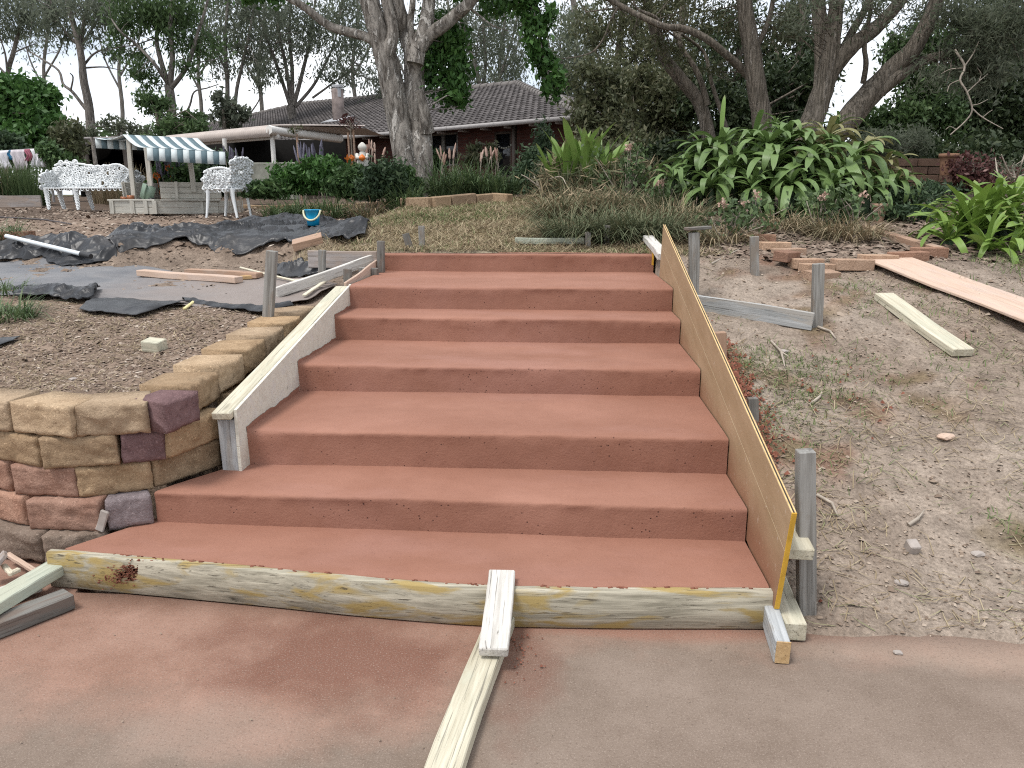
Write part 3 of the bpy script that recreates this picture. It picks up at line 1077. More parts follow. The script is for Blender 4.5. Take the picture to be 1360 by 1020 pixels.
# brace in front: long timber on the driveway and white block leaning over it
beam('brace_plank', (-0.330, 1.30, 0.028), (-0.188, 2.475, 0.026), 0.098, 0.046, M['palegreen'],
     label='long pale green stained timber lying on the driveway, butted against the front board', cat='timber')
beam('white_block', (-0.190, 2.19, 0.078), (-0.189, 2.545, 0.172), 0.095, 0.036, M['white'],
     label='short white weathered board propped on the front board over the long timber', cat='timber block')

# ------------------------------------------------------------------ left formwork
lf = thing('side_formwork', (-1.45, 3.23, 0.29), 'cream painted timber form with a flat top rail along the left side of the steps', 'formwork')
bm = bmesh.new()
pts = [(3.23, 0.26), (3.23, 0.577), (5.25, 0.916), (5.25, 0.60)]
vs = []
for xx in (-1.437, -1.423):
    vs.append([bm.verts.new((xx + 1.45, y_ - 3.23, z_ - 0.29)) for y_, z_ in pts])
bm.faces.new(vs[0][::-1])
bm.faces.new(vs[1])
for q in range(4):
    q2 = (q + 1) % 4
    bm.faces.new((vs[0][q], vs[0][q2], vs[1][q2], vs[1][q]))
bmesh.ops.recalc_face_normals(bm, faces=bm.faces)
me = bpy.data.meshes.new('panel')
bm.to_mesh(me)
bm.free()
me.materials.append(M['cream'])
link('panel', me, lf)
beam('top_rail', (-1.482, 3.20, 0.552), (-1.482, 5.22, 0.892), 0.086, 0.036, M['palegreen'], lf)
beam('post', (-1.478, 3.262, 0.27), (-1.478, 3.262, 0.528), 0.082, 0.045, M['bluewhite'], lf, up=(0, 1, 0), label='bluish grey post')
# concrete smeared up the panel where the treads meet it
mb = MB()
for k in range(2, 5):
    n_ = 34
    ua = np.linspace(YR[k] + 0.0, YR[k + 1], n_)
    hgt = 0.012 + 0.02 * np.abs(fbm(ua * 6, ua * 0 + k, 3)) + 0.012 * np.abs(fbm(ua * 21, ua * 0, 5))
    top = np.stack([np.full(n_, -1.4205), ua, ZR[k] + hgt], 1)
    bot = np.stack([np.full(n_, -1.4205), ua, np.full(n_, ZR[k] - 0.01)], 1)
    i_ = np.arange(n_ - 1)
    mb.add(np.concatenate([top, bot]), np.stack([i_, i_ + 1, i_ + 1 + n_, i_ + n_], 1))
mb.build('concrete_smear', M['red'], lf, off=lf.location)

# forms of the upper steps on the left
beam('form_rail', (-2.02, 5.42, 0.83), (-1.47, 6.25, 1.02), 0.035, 0.075, M['white'], label='pale weathered rail on edge running up to the grey cross board, left of the steps', cat='timber')
beam('cross_board', (-2.03, 6.22, 1.008), (-1.455, 6.20, 1.008), 0.024, 0.14, M['weathered_plank'], label='grey weathered board on edge behind the stakes, left of the top step', cat='timber board')
beam('form_board', (-1.462, 5.23, 0.845), (-1.462, 6.30, 0.93), 0.016, 0.17, M['pinkply'], label='thin pinkish form board along the left end of the second highest step', cat='timber board')
beam('form_upright', (-1.470, 6.295, 0.88), (-1.470, 6.295, 1.045), 0.03, 0.035, M['orangewood'], up=(0, 1, 0), label='small orange upright at the left end of the top riser', cat='timber')
# right end of the top step
beam('form_block', (0.80, 5.95, 1.06), (0.78, 6.85, 1.155), 0.085, 0.05, M['white'], label='whitish block beside the yellow edge at the right end of the top step', cat='timber')
fu = thing('form_offcut', (0.762, 6.28, 1.0), 'small yellow-edged ply offcut at the right end of the top step', 'plywood offcut')
beam('sheet', (0.762, 6.30, 1.02), (0.762, 6.72, 1.05), 0.015, 0.19, M['ply'], fu)
e = link('painted_edge', box_mesh(0.004, 0.016, 0.19, M['plyedge'], 0.001), fu)
e.matrix_basis = parent_matrix(fu).inverted() @ frame((0.762, 6.292, 1.017), (0.762, 6.297, 1.0175))

# ------------------------------------------------------------------ stakes
def stake(base, top, wd, mat, lab, grp, ybase=None, zb=None, th=None, depth=0.12, up=(0, 1, 0)):
    b = G(*base, rough=False) if zb is None else atz(base[0], base[1], zb)
    tp = aty(top[0], top[1], b[1])
    d = (tp - b) / np.linalg.norm(tp - b)
    return beam('stake', b - d * depth, tp, wd, th or wd * 0.8, mat, up=up, label=lab, cat='stake', group=grp, cuts=4, bev=0.003)
GL = 'weathered formwork stakes left of the steps'
GR = 'grey formwork stakes on the right slope'
GT = 'short stakes behind the top step'
stake((357, 414), (361, 333), 0.062, M['grey'], 'tallest grey stake left of the steps, leaning, beside the end of the block wall', GL, zb=0.80)
stake((428, 384), (428, 332), 0.052, M['grey'], 'grey stake standing in front of the left end of the grey cross board', GL, zb=0.80)
stake((462, 382), (462, 357), 0.055, M['greyd'], 'short stake at the top end of the cream left form, left of the pale rail', GL, zb=0.85)
stake((482, 374), (482, 355), 0.055, M['grey'], 'short stake in front of the pale weathered rail, between two other stubs', GL, zb=0.86)
stake((498, 370), (498, 356), 0.05, M['greyd'], 'lowest stub of a stake beside the left end of the second highest step', GL, zb=0.88)
stake((506, 342), (506, 320), 0.055, M['greyd'], 'stake stub at the left back corner of the top step', GT, zb=1.03)
stake((545, 333), (539, 310), 0.055, M['greyd'], 'crooked stake with a mushroomed top leaning behind the top step', GT, zb=1.05)
stake((561, 332), (560, 300), 0.05, M['grey'], 'taller straight grey stake beside the crooked one behind the top step', GT, zb=1.05)
stake((781, 331), (781, 308), 0.05, M['grey'], 'short grey stake at the right end of the mint green batten', GT, zb=1.05)
stake((806, 330), (807, 299), 0.05, M['greyd'], 'dark leaning stake near the right end of the top step, by the grasses', GT, zb=1.05)
stake((921, 396), (921, 309), 0.070, M['grey'], 'round grey stake topped by a flat board scrap, behind the plywood', GR)
stake((1003, 368), (1002, 314), 0.060, M['grey'], 'grey stake at the end of the green board, farthest up the right slope', GR)
stake((1085, 434), (1086, 350), 0.065, M['grey'], 'grey stake at the low end of the pale blue board on the right slope', GR)
stake((957, 480), (957, 441), 0.065, M['brownslab'], 'short brown stake stub close behind the plywood', GR)
stake((1000, 560), (1000, 528), 0.05, M['greyd'], 'barely visible stake stub at the plywood above the tall front stake', GR)
stake((1069, 812), (1071, 598), 0.060, M['grey'], 'tall square grey stake in front, beside the low end of the plywood', GR, zb=0.03)
p = aty(924, 306, G(921, 396, False)[1])
beam('board_scrap', p + np.array([-0.07, -0.02, 0.01]), p + np.array([0.10, 0.03, 0.022]), 0.075, 0.022, M['greyd'], label='small flat scrap of dark board resting on top of a grey stake', cat='timber offcut')

def lying(name, a, b, wd, th, mat, lab, cat='timber', lift=0.0, grp=None, up=(0, 0, 1), z0=None, z1=None):
    p0 = G(*a, rough=False) if z0 is None else atz(a[0], a[1], z0)
    p1 = G(*b, rough=False) if z1 is None else atz(b[0], b[1], z1)
    o = np.array([0, 0, th / 2 + lift])
    return beam(name, p0 + o, p1 + o, wd, th, mat, up=up, label=lab, cat=cat, group=grp)

# boards on the right slope
p0, p1 = aty(922, 402, 5.35), aty(1080, 427, 5.02)
beam('slope_board', p0, p1, 0.03, 0.115, M['bluewhite'], label='pale blue-grey board on edge sloping down from the plywood to a stake', cat='timber board')
p0, p1 = aty(900, 347, 6.5), aty(998, 362, 6.30)
beam('slope_board', p0, p1, 0.03, 0.075, M['mint'], label='greenish board on edge between the capped stake and the stake farthest up', cat='timber board')
lying('loose_timber', (1172, 398), (1278, 474), 0.135, 0.05, M['palegreen'], 'clean pale timber lying alone on the bare soil of the right slope')
q0, q1, q2, q3 = G(1181, 341, False), G(1168, 366, False), G(1420, 426, False), G(1400, 468, False)
p0, p1 = (q0 + q1) / 2 + [0, 0, .06], (q2 + q3) / 2 + [0, 0, .07]
wv_ = (q0 - q1) / np.linalg.norm(q0 - q1)
beam('ply_offcut', p0, p1, 0.40, 0.02, M['pinkply'], up=tuple(np.cross(p1 - p0, wv_)), label='wide pinkish plywood strip lying along the grass at the right edge', cat='plywood offcut')
lying('batten', (684, 324), (776, 324), 0.075, 0.055, M['mint'], 'mint green batten lying on the dry lawn behind the top step', lift=0.0)

# bricks
def brick(px, yaw, mat, lab, grp, s=(0.255, 0.118, 0.078), lift=0.0, tilt=0.0):
    g = G(*px, rough=False)
    o = link('brick', box_mesh(*s, mat, 0.005, 'brick'))
    o.location = g + np.array([0, 0, s[2] / 2 + lift - 0.01])
    o.rotation_euler = (tilt, random.uniform(-.03, .03), yaw)
    return tag(o, lab, 'brick', grp)
GB = 'loose orange bricks edging the small bed on the right slope'
dr = math.radians
brick((1010, 321), dr(-8), M['brickd'], 'dusty brown brick at the top end of the brick row, under the dry leaves', GB)
brick((1028, 332), dr(8), M['brick'], 'second brick from the top of the row, partly dusty brown', GB)
brick((1047, 341), dr(12), M['brick'], 'third brick from the top, half under the diagonal dark brick', GB)
brick((1044, 352), dr(52), M['brickd'], 'dark brick lying diagonally across the brick row', GB, lift=0.04, tilt=0.1)
brick((1070, 355), dr(22), M['brick'], 'orange brick just below the diagonal dark brick', GB)
brick((1084, 362), dr(22), M['brick'], 'paler brick between the orange brick and the tilted one by the stake', GB)
brick((1091, 372), dr(25), M['brick'], 'tilted brick right behind the top of the stake, lowest of the row', GB, tilt=0.12)
brick((1131, 357), dr(6), M['brick'], 'brick lying lengthwise right of the stake, first of the front edge', GB, (0.30, .13, .085))
brick((1165, 351), dr(12), M['brick'], 'second lengthwise brick of the front edge, left of the pinkish strip', GB, (0.28, .13, .085))
brick((1205, 347), dr(14), M['brickd'], 'brown brick of the front edge just behind the pinkish plywood strip', GB, (0.30, .12, .085))
brick((1233, 341), dr(16), M['brickd'], 'last brown brick of the front edge, touching the broad green leaves', GB, (0.28, .12, .085))
for a, b_, lb in (((1140, 306), (1190, 322), 'far half of the low brown edging behind the small bed'), ((1192, 322), (1246, 338), 'near half of the low brown edging behind the small bed')):
    lying('edging_board', a, b_, 0.09, 0.075, M['brownslab'], lb, 'edging', lift=-0.01)
lying('pale_stick', (1159, 318), (1173, 324), 0.022, 0.02, M['pale'], 'small pale stick on the dark mulch inside the brick edging', 'stick')

# ------------------------------------------------------------------ retaining wall
rw = thing('retaining_wall', (-1.95, 3.1, 0), 'curved dry-stacked wall of rough sandstone blocks left of the steps', 'retaining wall')


def block(a, b_, zt, h, mat, lab=None, dep=0.20, rough=0.018, seed=0):
    """rock-faced block: a, b_ are the top corners of its face (world xy)"""
    rg = np.random.default_rng(seed)
    a = np.array([a[0], a[1], zt]); b_ = np.array([b_[0], b_[1], zt])
    L = np.linalg.norm(b_ - a)
    ux = (b_ - a) / L
    inn = np.array([-ux[1], ux[0], 0])
    nu, nv = 22, 12
    V = []
    uu = np.linspace(0, 1, nu)
    vv = np.linspace(0, 1, nv)
    off = rg.uniform(0, 50)
    chip = 0.006
    def rdg(a_, b2, sd):
        return 1 - 2.2 * abs(float(vnoise(np.array(a_), np.array(b2), sd)))
    for j, v_ in enumerate(vv):
        for i, u_ in enumerate(uu):
            e = min(u_, 1 - u_) * L
            e2 = min(v_, 1 - v_) * h
            edge = min(1, e / 0.014) * min(1, e2 / 0.012)
            fx_, fy_ = u_ * L + off, v_ * h + off
            bul = 0.006 * edge + rough * edge * (0.75 * float(fbm(fx_ * 13, fy_ * 15, 3, 2)) + 0.45 * (rdg(fx_ * 24, fy_ * 26, 5) - .5) + 0.28 * float(vnoise(np.array(fx_ * 75), np.array(fy_ * 75), 7)))
            ragged = (1 - min(1, e2 / 0.012)) * (0.008 * float(vnoise(np.array(fx_ * 40), np.array(v_ * 9.), 9)))
            p = np.array([u_ * L + (1 - min(1, e / .014)) * 0.008 * float(vnoise(np.array(u_ * 9.), np.array(fy_ * 40), 11)), -bul + chip * 0.5 + abs(ragged), -v_ * h + ragged])
            V.append(p)
    Fq = []
    for j in range(nv - 1):
        for i in range(nu - 1):
            k0 = j * nu + i
            Fq.append((k0, k0 + nu, k0 + nu + 1, k0 + 1))
    n0 = len(V)
    tap = 0.028
    # top: edge row then back row
    back_t = [np.array([tap + (L - 2 * tap) * u_, dep, 0.0]) for u_ in uu]
    back_b = [np.array([tap + (L - 2 * tap) * u_, dep, -h]) for u_ in uu]
    V += back_t + back_b
    for i in range(nu - 1):
        Fq.append((i, i + 1, n0 + i + 1, n0 + i))
        q = (nv - 1) * nu
        Fq.append((q + i + 1, q + i, n0 + nu + i, n0 + nu + i + 1))
        Fq.append((n0 + i, n0 + i + 1, n0 + nu + i + 1, n0 + nu + i))
    Tq = []
    for i, bt, bb in ((0, n0, n0 + nu), (nu - 1, n0 + nu - 1, n0 + 2 * nu - 1)):
        for j in range(nv - 1):
            f0 = j * nu + i
            f1 = (j + 1) * nu + i
            if j == 0:
                Tq.append((f0, bt, f1) if i == 0 else (f0, f1, bt))
            else:
                Tq.append((f0, bt, f1) if i == 0 else (f0, f1, bt))
        f1 = (nv - 1) * nu + i
        Tq.append((f1, bt, bb) if i == 0 else (f1, bb, bt))
    V = np.array(V)
    V[:n0] += 0
    me = mesh_np('block', V - np.array([L / 2, dep / 2, -h / 2]), [np.array(Fq), np.array(Tq)], mat)
    o = link('block', me, rw)
    R = Matrix((ux, inn, (0, 0, 1))).transposed().to_4x4()
    c = (a + b_) / 2 + inn * dep / 2 - np.array([0, 0, h / 2])
    R.translation = Vector(c) - rw.location
    o.matrix_basis = R @ Matrix.Rotation(rg.uniform(-.012, .012), 4, 'Y') @ Matrix.Rotation(rg.uniform(-.012, .012), 4, 'X')
    if lab:
        o['label'] = lab
    return o


HB = 0.131
def pxblock(l, r, zt, mat, lab=None, seed=0, gap=0.004, **kw):
    a, b_ = atz(*l, zt)[:2], atz(*r, zt)[:2]
    d = (b_ - a) / np.linalg.norm(b_ - a)
    return block(a + d * gap, b_ - d * gap, zt, HB, mat, lab, seed=seed, **kw)
zc = [0.682, 0.548, 0.414, 0.280, 0.146]
pxblock((11, 534), (92, 541), zc[0], M['sandtop'], seed=1)
pxblock((94, 539), (196, 534), zc[0], M['sandtop'], seed=2)
pxblock((217, 536), (264, 519), zc[0], M['purple'], 'purple block at the bend of the top course', seed=3, dep=0.17, rough=0.008)
pxblock((157, 577), (219, 570), zc[1], M['purple'], 'small purple block in the second course', seed=4, rough=0.01)
pxblock((138, 666), (201, 657), zc[3], M['purplegrey'], 'grey purple block standing on the lowest tread', seed=5, rough=0.01)
pxblock((49, 583), (154, 578), zc[1], M['sand'], seed=6)
pxblock((-44, 566), (48, 580), zc[1], M['sand'], seed=7)
pxblock((222, 571), (300, 541), zc[1], M['sand'], seed=8)
pxblock((12, 617), (98, 622), zc[2], M['pink'], seed=9)
pxblock((98, 622), (201, 611), zc[2], M['sand'], seed=10)
pxblock((-80, 600), (10, 614), zc[2], M['pink'], seed=11)
pxblock((203, 611), (293, 582), zc[2], M['sand'], seed=12)
pxblock((-60, 640), (30, 660), zc[3], M['pink'], seed=13)
pxblock((31, 664), (130, 667), zc[3], M['pink'], seed=14)
pxblock((-45, 694), (52, 709), zc[4], M['brownb'], seed=15)
pxblock((54, 713), (142, 707), zc[4], M['brownb'], seed=16)
# top course running up beside the form, and the courses below it
p_ = np.array([-1.607, 3.185])
q_ = np.array([-1.625, 5.08])
nb = 6
for i in range(nb):
    a = p_ + (q_ - p_) * (i / nb)
    b_ = p_ + (q_ - p_) * ((i + 1) / nb - 0.008)
    z_ = zc[0] + 0.118 * (i + 0.5) / nb
    if i == 5:
        block(a, b_, z_, HB, M['sandtop'], None, seed=20 + i, dep=0.24)
    else:
        block(a, b_, z_, HB, M['sandtop'] if i % 2 else M['sand'], None, seed=20 + i, dep=0.24)
for c_ in (1, 2):
    for i in range(3):
        a = np.array([-1.585, 3.55 + i * 0.36])
        block(a, a + np.array([-0.004, 0.35]), zc[c_] + 0.01 + 0.02 * i, HB, M['sand'], seed=30 + 4 * c_ + i)
# the wall goes on out of the picture on the left, curving back
arc = [atz(11, 534, zc[0])[:2]]
ang = math.radians(172)
for i in range(7):
    arc.append(arc[-1] + 0.30 * np.array([math.cos(ang), math.sin(ang)]))
    ang -= math.radians(13)
for c_ in range(5):
    for i in range(7):
        f = 0.5 if c_ % 2 else 0.0
        if i < 1 and c_ > 0:
            continue
        a = arc[i + 1] * (1 - f) + arc[i] * f
        b_ = arc[i] * (1 - f) + (arc[i - 1] if i else arc[0]) * f
        if np.linalg.norm(a - b_) < 0.1:
            continue
        block(a, b_ + (a - b_) * 0.02, zc[c_], HB, [M['sandtop'], M['sand'], M['pink'], M['pink'], M['brownb']][c_], seed=60 + c_ * 9 + i)
# chips wedged in the wall
beam('stone_chip', atz(131, 705, 0.155), atz(133, 682, 0.245) + np.array([0, .03, 0]), 0.035, 0.014, M['stone'], up=(0, 1, 0), label='thin pale stone chip wedged beside the grey purple block', cat='stone', cuts=2)

# ------------------------------------------------------------------ lumber at the lower left
beam('loose_timber', atz(-30, 816, 0.09), atz(82, 750, 0.075), 0.09, 0.045, M['mint'], label='mint green timber with a cream edge on the heap at the lower left', cat='timber')
beam('loose_timber', atz(-40, 845, 0.035), atz(92, 795, 0.03), 0.085, 0.06, M['greyd'], label='dark grey timber under the mint one at the lower left, ending by the board', cat='timber')
beam('loose_timber', atz(-20, 800, 0.03), atz(48, 775, 0.03), 0.11, 0.03, M['white'], label='whitish board at the bottom of the heap at the lower left', cat='timber')
beam('batten', atz(10, 736, 0.05), atz(50, 760, 0.04), 0.02, 0.02, M['pinkply'], label='thin pinkish batten pointing at the front board at the lower left', cat='timber')
beam('timber_offcut', atz(-12, 760, 0.055), atz(8, 735, 0.12), 0.05, 0.02, M['weathered_plank'], label='grey offcut propped at the left edge on the timber heap', cat='timber offcut')
beam('timber_offcut', atz(4, 752, 0.06), atz(14, 762, 0.055), 0.02, 0.018, M['pale'], label='small yellowish offcut at the left edge under the propped grey one', cat='timber offcut')
beam('timber_offcut', atz(12, 764, 0.06), atz(27, 757, 0.06), 0.02, 0.018, M['pale'], label='small pale stick offcut beside the pinkish batten at the lower left', cat='timber offcut')

# offcuts on the soil
g = G(206, 466)
o = beam('timber_offcut', g + np.array([-0.05, 0.0, 0.035]), g + np.array([0.055, -0.02, 0.03]), 0.085, 0.06, M['palegreen'], up=(0.2, -.2, 1), label='greenish cube-like offcut lying on the mulch behind the block wall', cat='timber offcut')
g = G(1209, 733)
beam('timber_offcut', g + np.array([-0.015, 0, 0.018]), g + np.array([0.03, 0.005, 0.018]), 0.05, 0.045, M['stone'], up=(0.1, -.4, 1), label='small pale grey cube on the bare soil right of the tall front stake', cat='timber offcut')

# ------------------------------------------------------------------ black plastic sheets
def sheet(name, back, front, nu, nv, amp, mat, label, lift=0.02, fold=1.0, seed=0, freq=2.2):
    """crumpled sheet laid over the ground between two pixel outlines"""
    def line(px):
        P = np.array([G(*q, rough=False) for q in px])
        d = np.concatenate([[0], np.cumsum(np.linalg.norm(np.diff(P, axis=0), axis=1))])
        s = np.linspace(0, d[-1], nu)
        return np.stack([np.interp(s, d, P[:, 0]), np.interp(s, d, P[:, 1])], 1)
    a, b = line(back), line(front)
    v = np.linspace(0, 1, nv)[:, None, None]
    P = a[None] * (1 - v) + b[None] * v
    x, y = P[..., 0], P[..., 1]
    # ragged outline
    w_ = np.sin(np.linspace(0, math.pi, nv))[:, None]
    y = y + 0.16 * min(amp / 0.05, 1.4) * fbm(x * 3.5, y * 0.5, seed + 50) * np.abs(np.linspace(-1, 1, nv))[:, None]
    def ridge(fx, fy, sd, p_):
        wx = 0.35 * fbm(x * 2.2, y * 2.2, seed + sd + 30, 3)
        wy = 0.35 * fbm(x * 2.2, y * 2.2, seed + sd + 40, 3)
        return np.clip(1 - 3.2 * np.abs(vnoise((x + wx) * fx + (y + wy) * 0.35 * fx, (y + wy) * fy - (x + wx) * .25 * fy, seed + sd)), 0, 1) ** p_
    h = amp * (0.8 * ridge(freq * .5, freq * 1.3, 1, 1.2) + 0.7 * fold * ridge(freq * .7, freq * 3.2, 2, 1.1) + 0.28 * fold * ridge(freq * 2.6, freq * 3.4, 3, 1.2) + 0.09 * fold * ridge(freq * 8, freq * 9, 4, 1.0))
    z = ground(x, y, False) + lift + 0.015 * fbm(x * 2, y * 2, 5) * 2 + h * (0.35 + 0.65 * w_)
    idx = np.arange(nu * nv).reshape(nv, nu)
    Fq = np.stack([idx[:-1, :-1], idx[1:, :-1], idx[1:, 1:], idx[:-1, 1:]], -1).reshape(-1, 4)
    Vv = np.stack([x, y, z], -1).reshape(-1, 3)
    c = Vv.mean(0)
    me = mesh_np(name, Vv - c, Fq, mat, None, True)
    o = link(name, me)
    o.location = c
    md = o.modifiers.new('thick', 'SOLIDIFY')
    md.thickness = 0.004
    return tag(o, label, 'plastic sheet')


sheet('plastic_sheet', [(-60, 345), (60, 343), (160, 350), (240, 366), (330, 372), (432, 380), (448, 384)],
      [(-60, 392), (60, 398), (130, 402), (200, 408), (260, 412), (345, 416), (408, 404)], 150, 60, 0.012, M['dusty'],
      'dusty grey plastic sheet spread flat over the dug-out floor', 0.025, 0.6, 3, 1.5)
sheet('plastic_sheet', [(-60, 322), (40, 322), (110, 320), (150, 324), (152, 332)],
      [(-60, 350), (30, 352), (90, 356), (130, 356), (158, 348)], 170, 60, 0.06, M['plastic'],
      'crumpled blue-black plastic at the far left edge under the white pipe', 0.03, 1.2, 11, 2.8)
sheet('plastic_sheet', [(140, 326), (180, 304), (215, 312), (270, 312), (330, 300), (380, 290), (430, 294), (492, 301)],
      [(158, 346), (185, 338), (230, 330), (300, 334), (345, 345), (380, 330), (440, 323), (484, 320)], 260, 90, 0.075, M['plastic'],
      'large black plastic sheet heaped in folds along the top of the bank', 0.03, 1.1, 23, 2.6)
sheet('plastic_sheet', [(15, 384), (60, 386), (100, 392), (135, 392)],
      [(28, 398), (60, 402), (100, 408), (125, 402)], 90, 26, 0.05, M['plastic'],
      'bunched dark plastic at the near left border of the flat dusty sheet', 0.03, 1.2, 31, 3.2)
sheet('plastic_sheet', [(125, 402), (170, 403), (215, 406), (255, 408)],
      [(106, 417), (150, 422), (180, 428), (205, 421)], 90, 26, 0.035, M['plastic'],
      'smooth black flap of plastic turned over onto the mulch', 0.03, 0.5, 37, 1.8)
sheet('plastic_sheet', [(240, 402), (290, 408), (345, 414), (385, 410)],
      [(246, 406), (290, 414), (345, 421), (388, 415)], 90, 14, 0.03, M['plastic'],
      'narrow black plastic fold along the near right border of the dusty sheet', 0.02, 0.8, 41, 2.2)
sheet('plastic_sheet', [(365, 358), (395, 356), (420, 360), (455, 362)],
      [(362, 370), (390, 374), (410, 370), (450, 368)], 70, 20, 0.06, M['plastic'],
      'small black fold of plastic between the two grey stakes', 0.02, 1.0, 47, 2.8)
sheet('plastic_sheet', [(-50, 455), (-5, 455), (12, 456), (26, 455)],
      [(-50, 466), (-10, 468), (5, 464), (14, 462)], 50, 14, 0.02, M['plastic'],
      'scrap of black plastic at the left edge on the mulch', 0.02, 0.8, 53, 2.8)

# things lying on the plastic
pp0, pp1 = G(12, 337, False) + [0, 0, .17], G(111, 355, False) + [0, 0, .12]
pipe = thing('white_pipe', pp0, 'white plastic pipe with a black end lying across the plastic at the left', 'pipe')
mb = MB()
mb.tube(np.linspace([0, 0, 0], pp1 - pp0, 5), 0.021, 12)
mb.build('pipe_tube', M['pvc'], pipe, True)
mb = MB()
d = (pp1 - pp0) / np.linalg.norm(pp1 - pp0)
mb.tube([pp1 - pp0 - d * 0.01, pp1 - pp0 + d * 0.03, pp1 - pp0 + d * 0.12], [0.026, 0.026, 0.024], 12)
mb.build('pipe_end', M['black'], pipe, True)
lying('loose_timber', (188, 371), (318, 381), 0.095, 0.05, M['pinkply'], 'nearer of two brown timbers lying on the dusty plastic', lift=0.03)
lying('loose_timber', (250, 368), (346, 374), 0.09, 0.045, M['brownslab'], 'farther of two brown timbers lying on the dusty plastic', lift=0.03)
lying('timber_offcut', (310, 377), (340, 374), 0.05, 0.03, M['orangewood'], 'orange offcut at the right end of the two brown timbers', 'timber offcut', lift=0.03)
a, b_ = G(392, 334, False), G(426, 326, False)
beam('timber_slab', a + [0, -0.05, .06], b_ + [0.02, 0, .07], 0.22, 0.075, M['brownslab'], up=(0, -.15, 1), label='brown thick slab lying on the bank beside the black plastic', cat='timber slab')
lying('yellow_stick', (246, 417), (258, 407), 0.022, 0.014, M['yellowstick'], 'short yellow stick lying on the edge of the plastic', 'stick', lift=0.03)
mb = MB()
cp = [G(320, 363, False) + [0, 0, .05], G(355, 374, False) + [0, 0, .06], G(392, 383, False) + [0, 0, .06], G(436, 387, False) + [0, 0, .09]]
mb.tube(cp, 0.010, 5)
tag(mb.build('bent_lath', M['pale'], off=cp[0]), 'thin bent pale lath lying behind the tallest left stake', 'lath').location = cp[0]
beam('lath', G(404, 402, False) + [0, 0, .05], G(442, 384, False) + [0, 0, .10], 0.03, 0.015, M['pale'], label='pale lath angled from the end of the wall to the cream form', cat='lath')
mb = MB()
cp = [G(a, b, False) + [0, 0, .02] for a, b in ((-8, 290), (30, 292), (60, 294), (95, 300))]
mb.tube(cp, 0.012, 5)
tag(mb.build('garden_hose', M['hose'], off=cp[0]), 'thin dark hose lying on the mulch below the white bench', 'hose').location = cp[0]

# blue bucket
g = G(417, 312, False) + [0, 0, 0.10]
s_ = g[1] / F
bk = thing('bucket', g, 'small bright blue bucket with a cream handle standing on black plastic', 'bucket')
mb = MB()
R1, R0, H = 9.8 * s_, 7.6 * s_, 20.5 * s_
prof = [(0, 0.006), (R0, 0.0), (R0 + (R1 - R0) * .5, H * .5), (R1, H * 0.93), (R1 + .008, H * .94), (R1 + .008, H), (R1 - .006, H), (R0 - .004, 0.02), (0, 0.02)]
a = np.linspace(0, 2 * math.pi, 24, endpoint=False)
V = np.concatenate([np.stack([r_ * np.cos(a), r_ * np.sin(a), np.full(24, z_)], 1) for r_, z_ in prof])
Fq = [(i * 24 + q, i * 24 + (q + 1) % 24, (i + 1) * 24 + (q + 1) % 24, (i + 1) * 24 + q) for i in range(len(prof) - 1) for q in range(24)]
mb.add(V, Fq)
mb.build('bucket_body', M['bucket'], bk, True)
mb = MB()
a = np.linspace(0, math.pi, 12)
hp = np.stack([-np.cos(a) * (R1 + .012), -np.sin(a) * R1 * 0.75 - 0.02, H * .95 - np.sin(a) * H * 0.62], 1)
mb.tube(hp, 0.011, 6)
mb.build('handle', M['handle'], bk, True)

# ------------------------------------------------------------------ white cast-metal bench and chair
def openwork(mb, o, ux, uy, w_, h_, topf, r=0.05, t=0.011, seed=0, bulge=None):
    """flower and scroll lattice filling a panel; topf(u) is its height 0..1"""
    rg = np.random.default_rng(seed)
    ux, uy = np.asarray(ux, float), np.asarray(uy, float)
    nz_ = np.cross(ux, uy)
    nx_ = int(w_ / (r * 1.55))
    ny_ = int(h_ / (r * 1.45)) + 1
    for i in range(nx_ + 1):
        for j in range(ny_ + 1):
            u_ = (i + 0.5 * (j % 2)) / nx_
            vv = j / ny_
            if u_ > 1.0 or vv > topf(u_) + 0.03:
                continue
            c = np.asarray(o) + ux * (u_ * w_ + rg.normal(0, .18) * r) + uy * (vv * h_ + rg.normal(0, .15) * r) + nz_ * rg.uniform(-.012, .012)
            mb.ring(c, r * rg.uniform(.62, .95), t, ux, uy, k=8, sides=4)
            if rg.random() < 0.92:
                a0 = rg.uniform(0, 6.28)
                for q in range(3):
                    a1 = a0 + q * 2.1
                    mb.ring(c + (ux * math.cos(a1) + uy * math.sin(a1)) * r * 0.5 + nz_ * 0.01, r * rg.uniform(.26, .44), t * 0.9, ux, uy, k=6, sides=3)
    m_ = 24
    top = [np.asarray(o) + ux * w_ * q / m_ + uy * h_ * topf(q / m_) + uy * r * 0.35 * abs(math.sin(q * 1.7)) for q in range(m_ + 1)]
    mb.tube(top, t * 1.5, 5)


def cast_leg(p, kick, w_=0.045, h_=0.42, seed=0, lace=True):
    mb = MB()
    n = 9
    z = np.linspace(0, 1, n)
    pts = np.stack([kick[0] * (0.25 * np.sin(z * 3.0) * (1 - z) + (1 - z) ** 3 * 0.55), kick[1] * ((1 - z) ** 3 * 0.6 + 0.2 * np.sin(z * 3) * (1 - z)), z * h_], 1) + np.asarray(p)
    mb.tube(pts, w_ * (0.42 + 0.42 * z ** 1.5), 6, 0.15, seed=seed)
    if lace:
        for q in range(1, 8):
            mb.ring(pts[q] + [0.012, -0.02, 0], w_ * (0.5 + .35 * z[q]), 0.010, (1, 0, 0), (0, 0, 1), k=6, sides=3)
    return mb


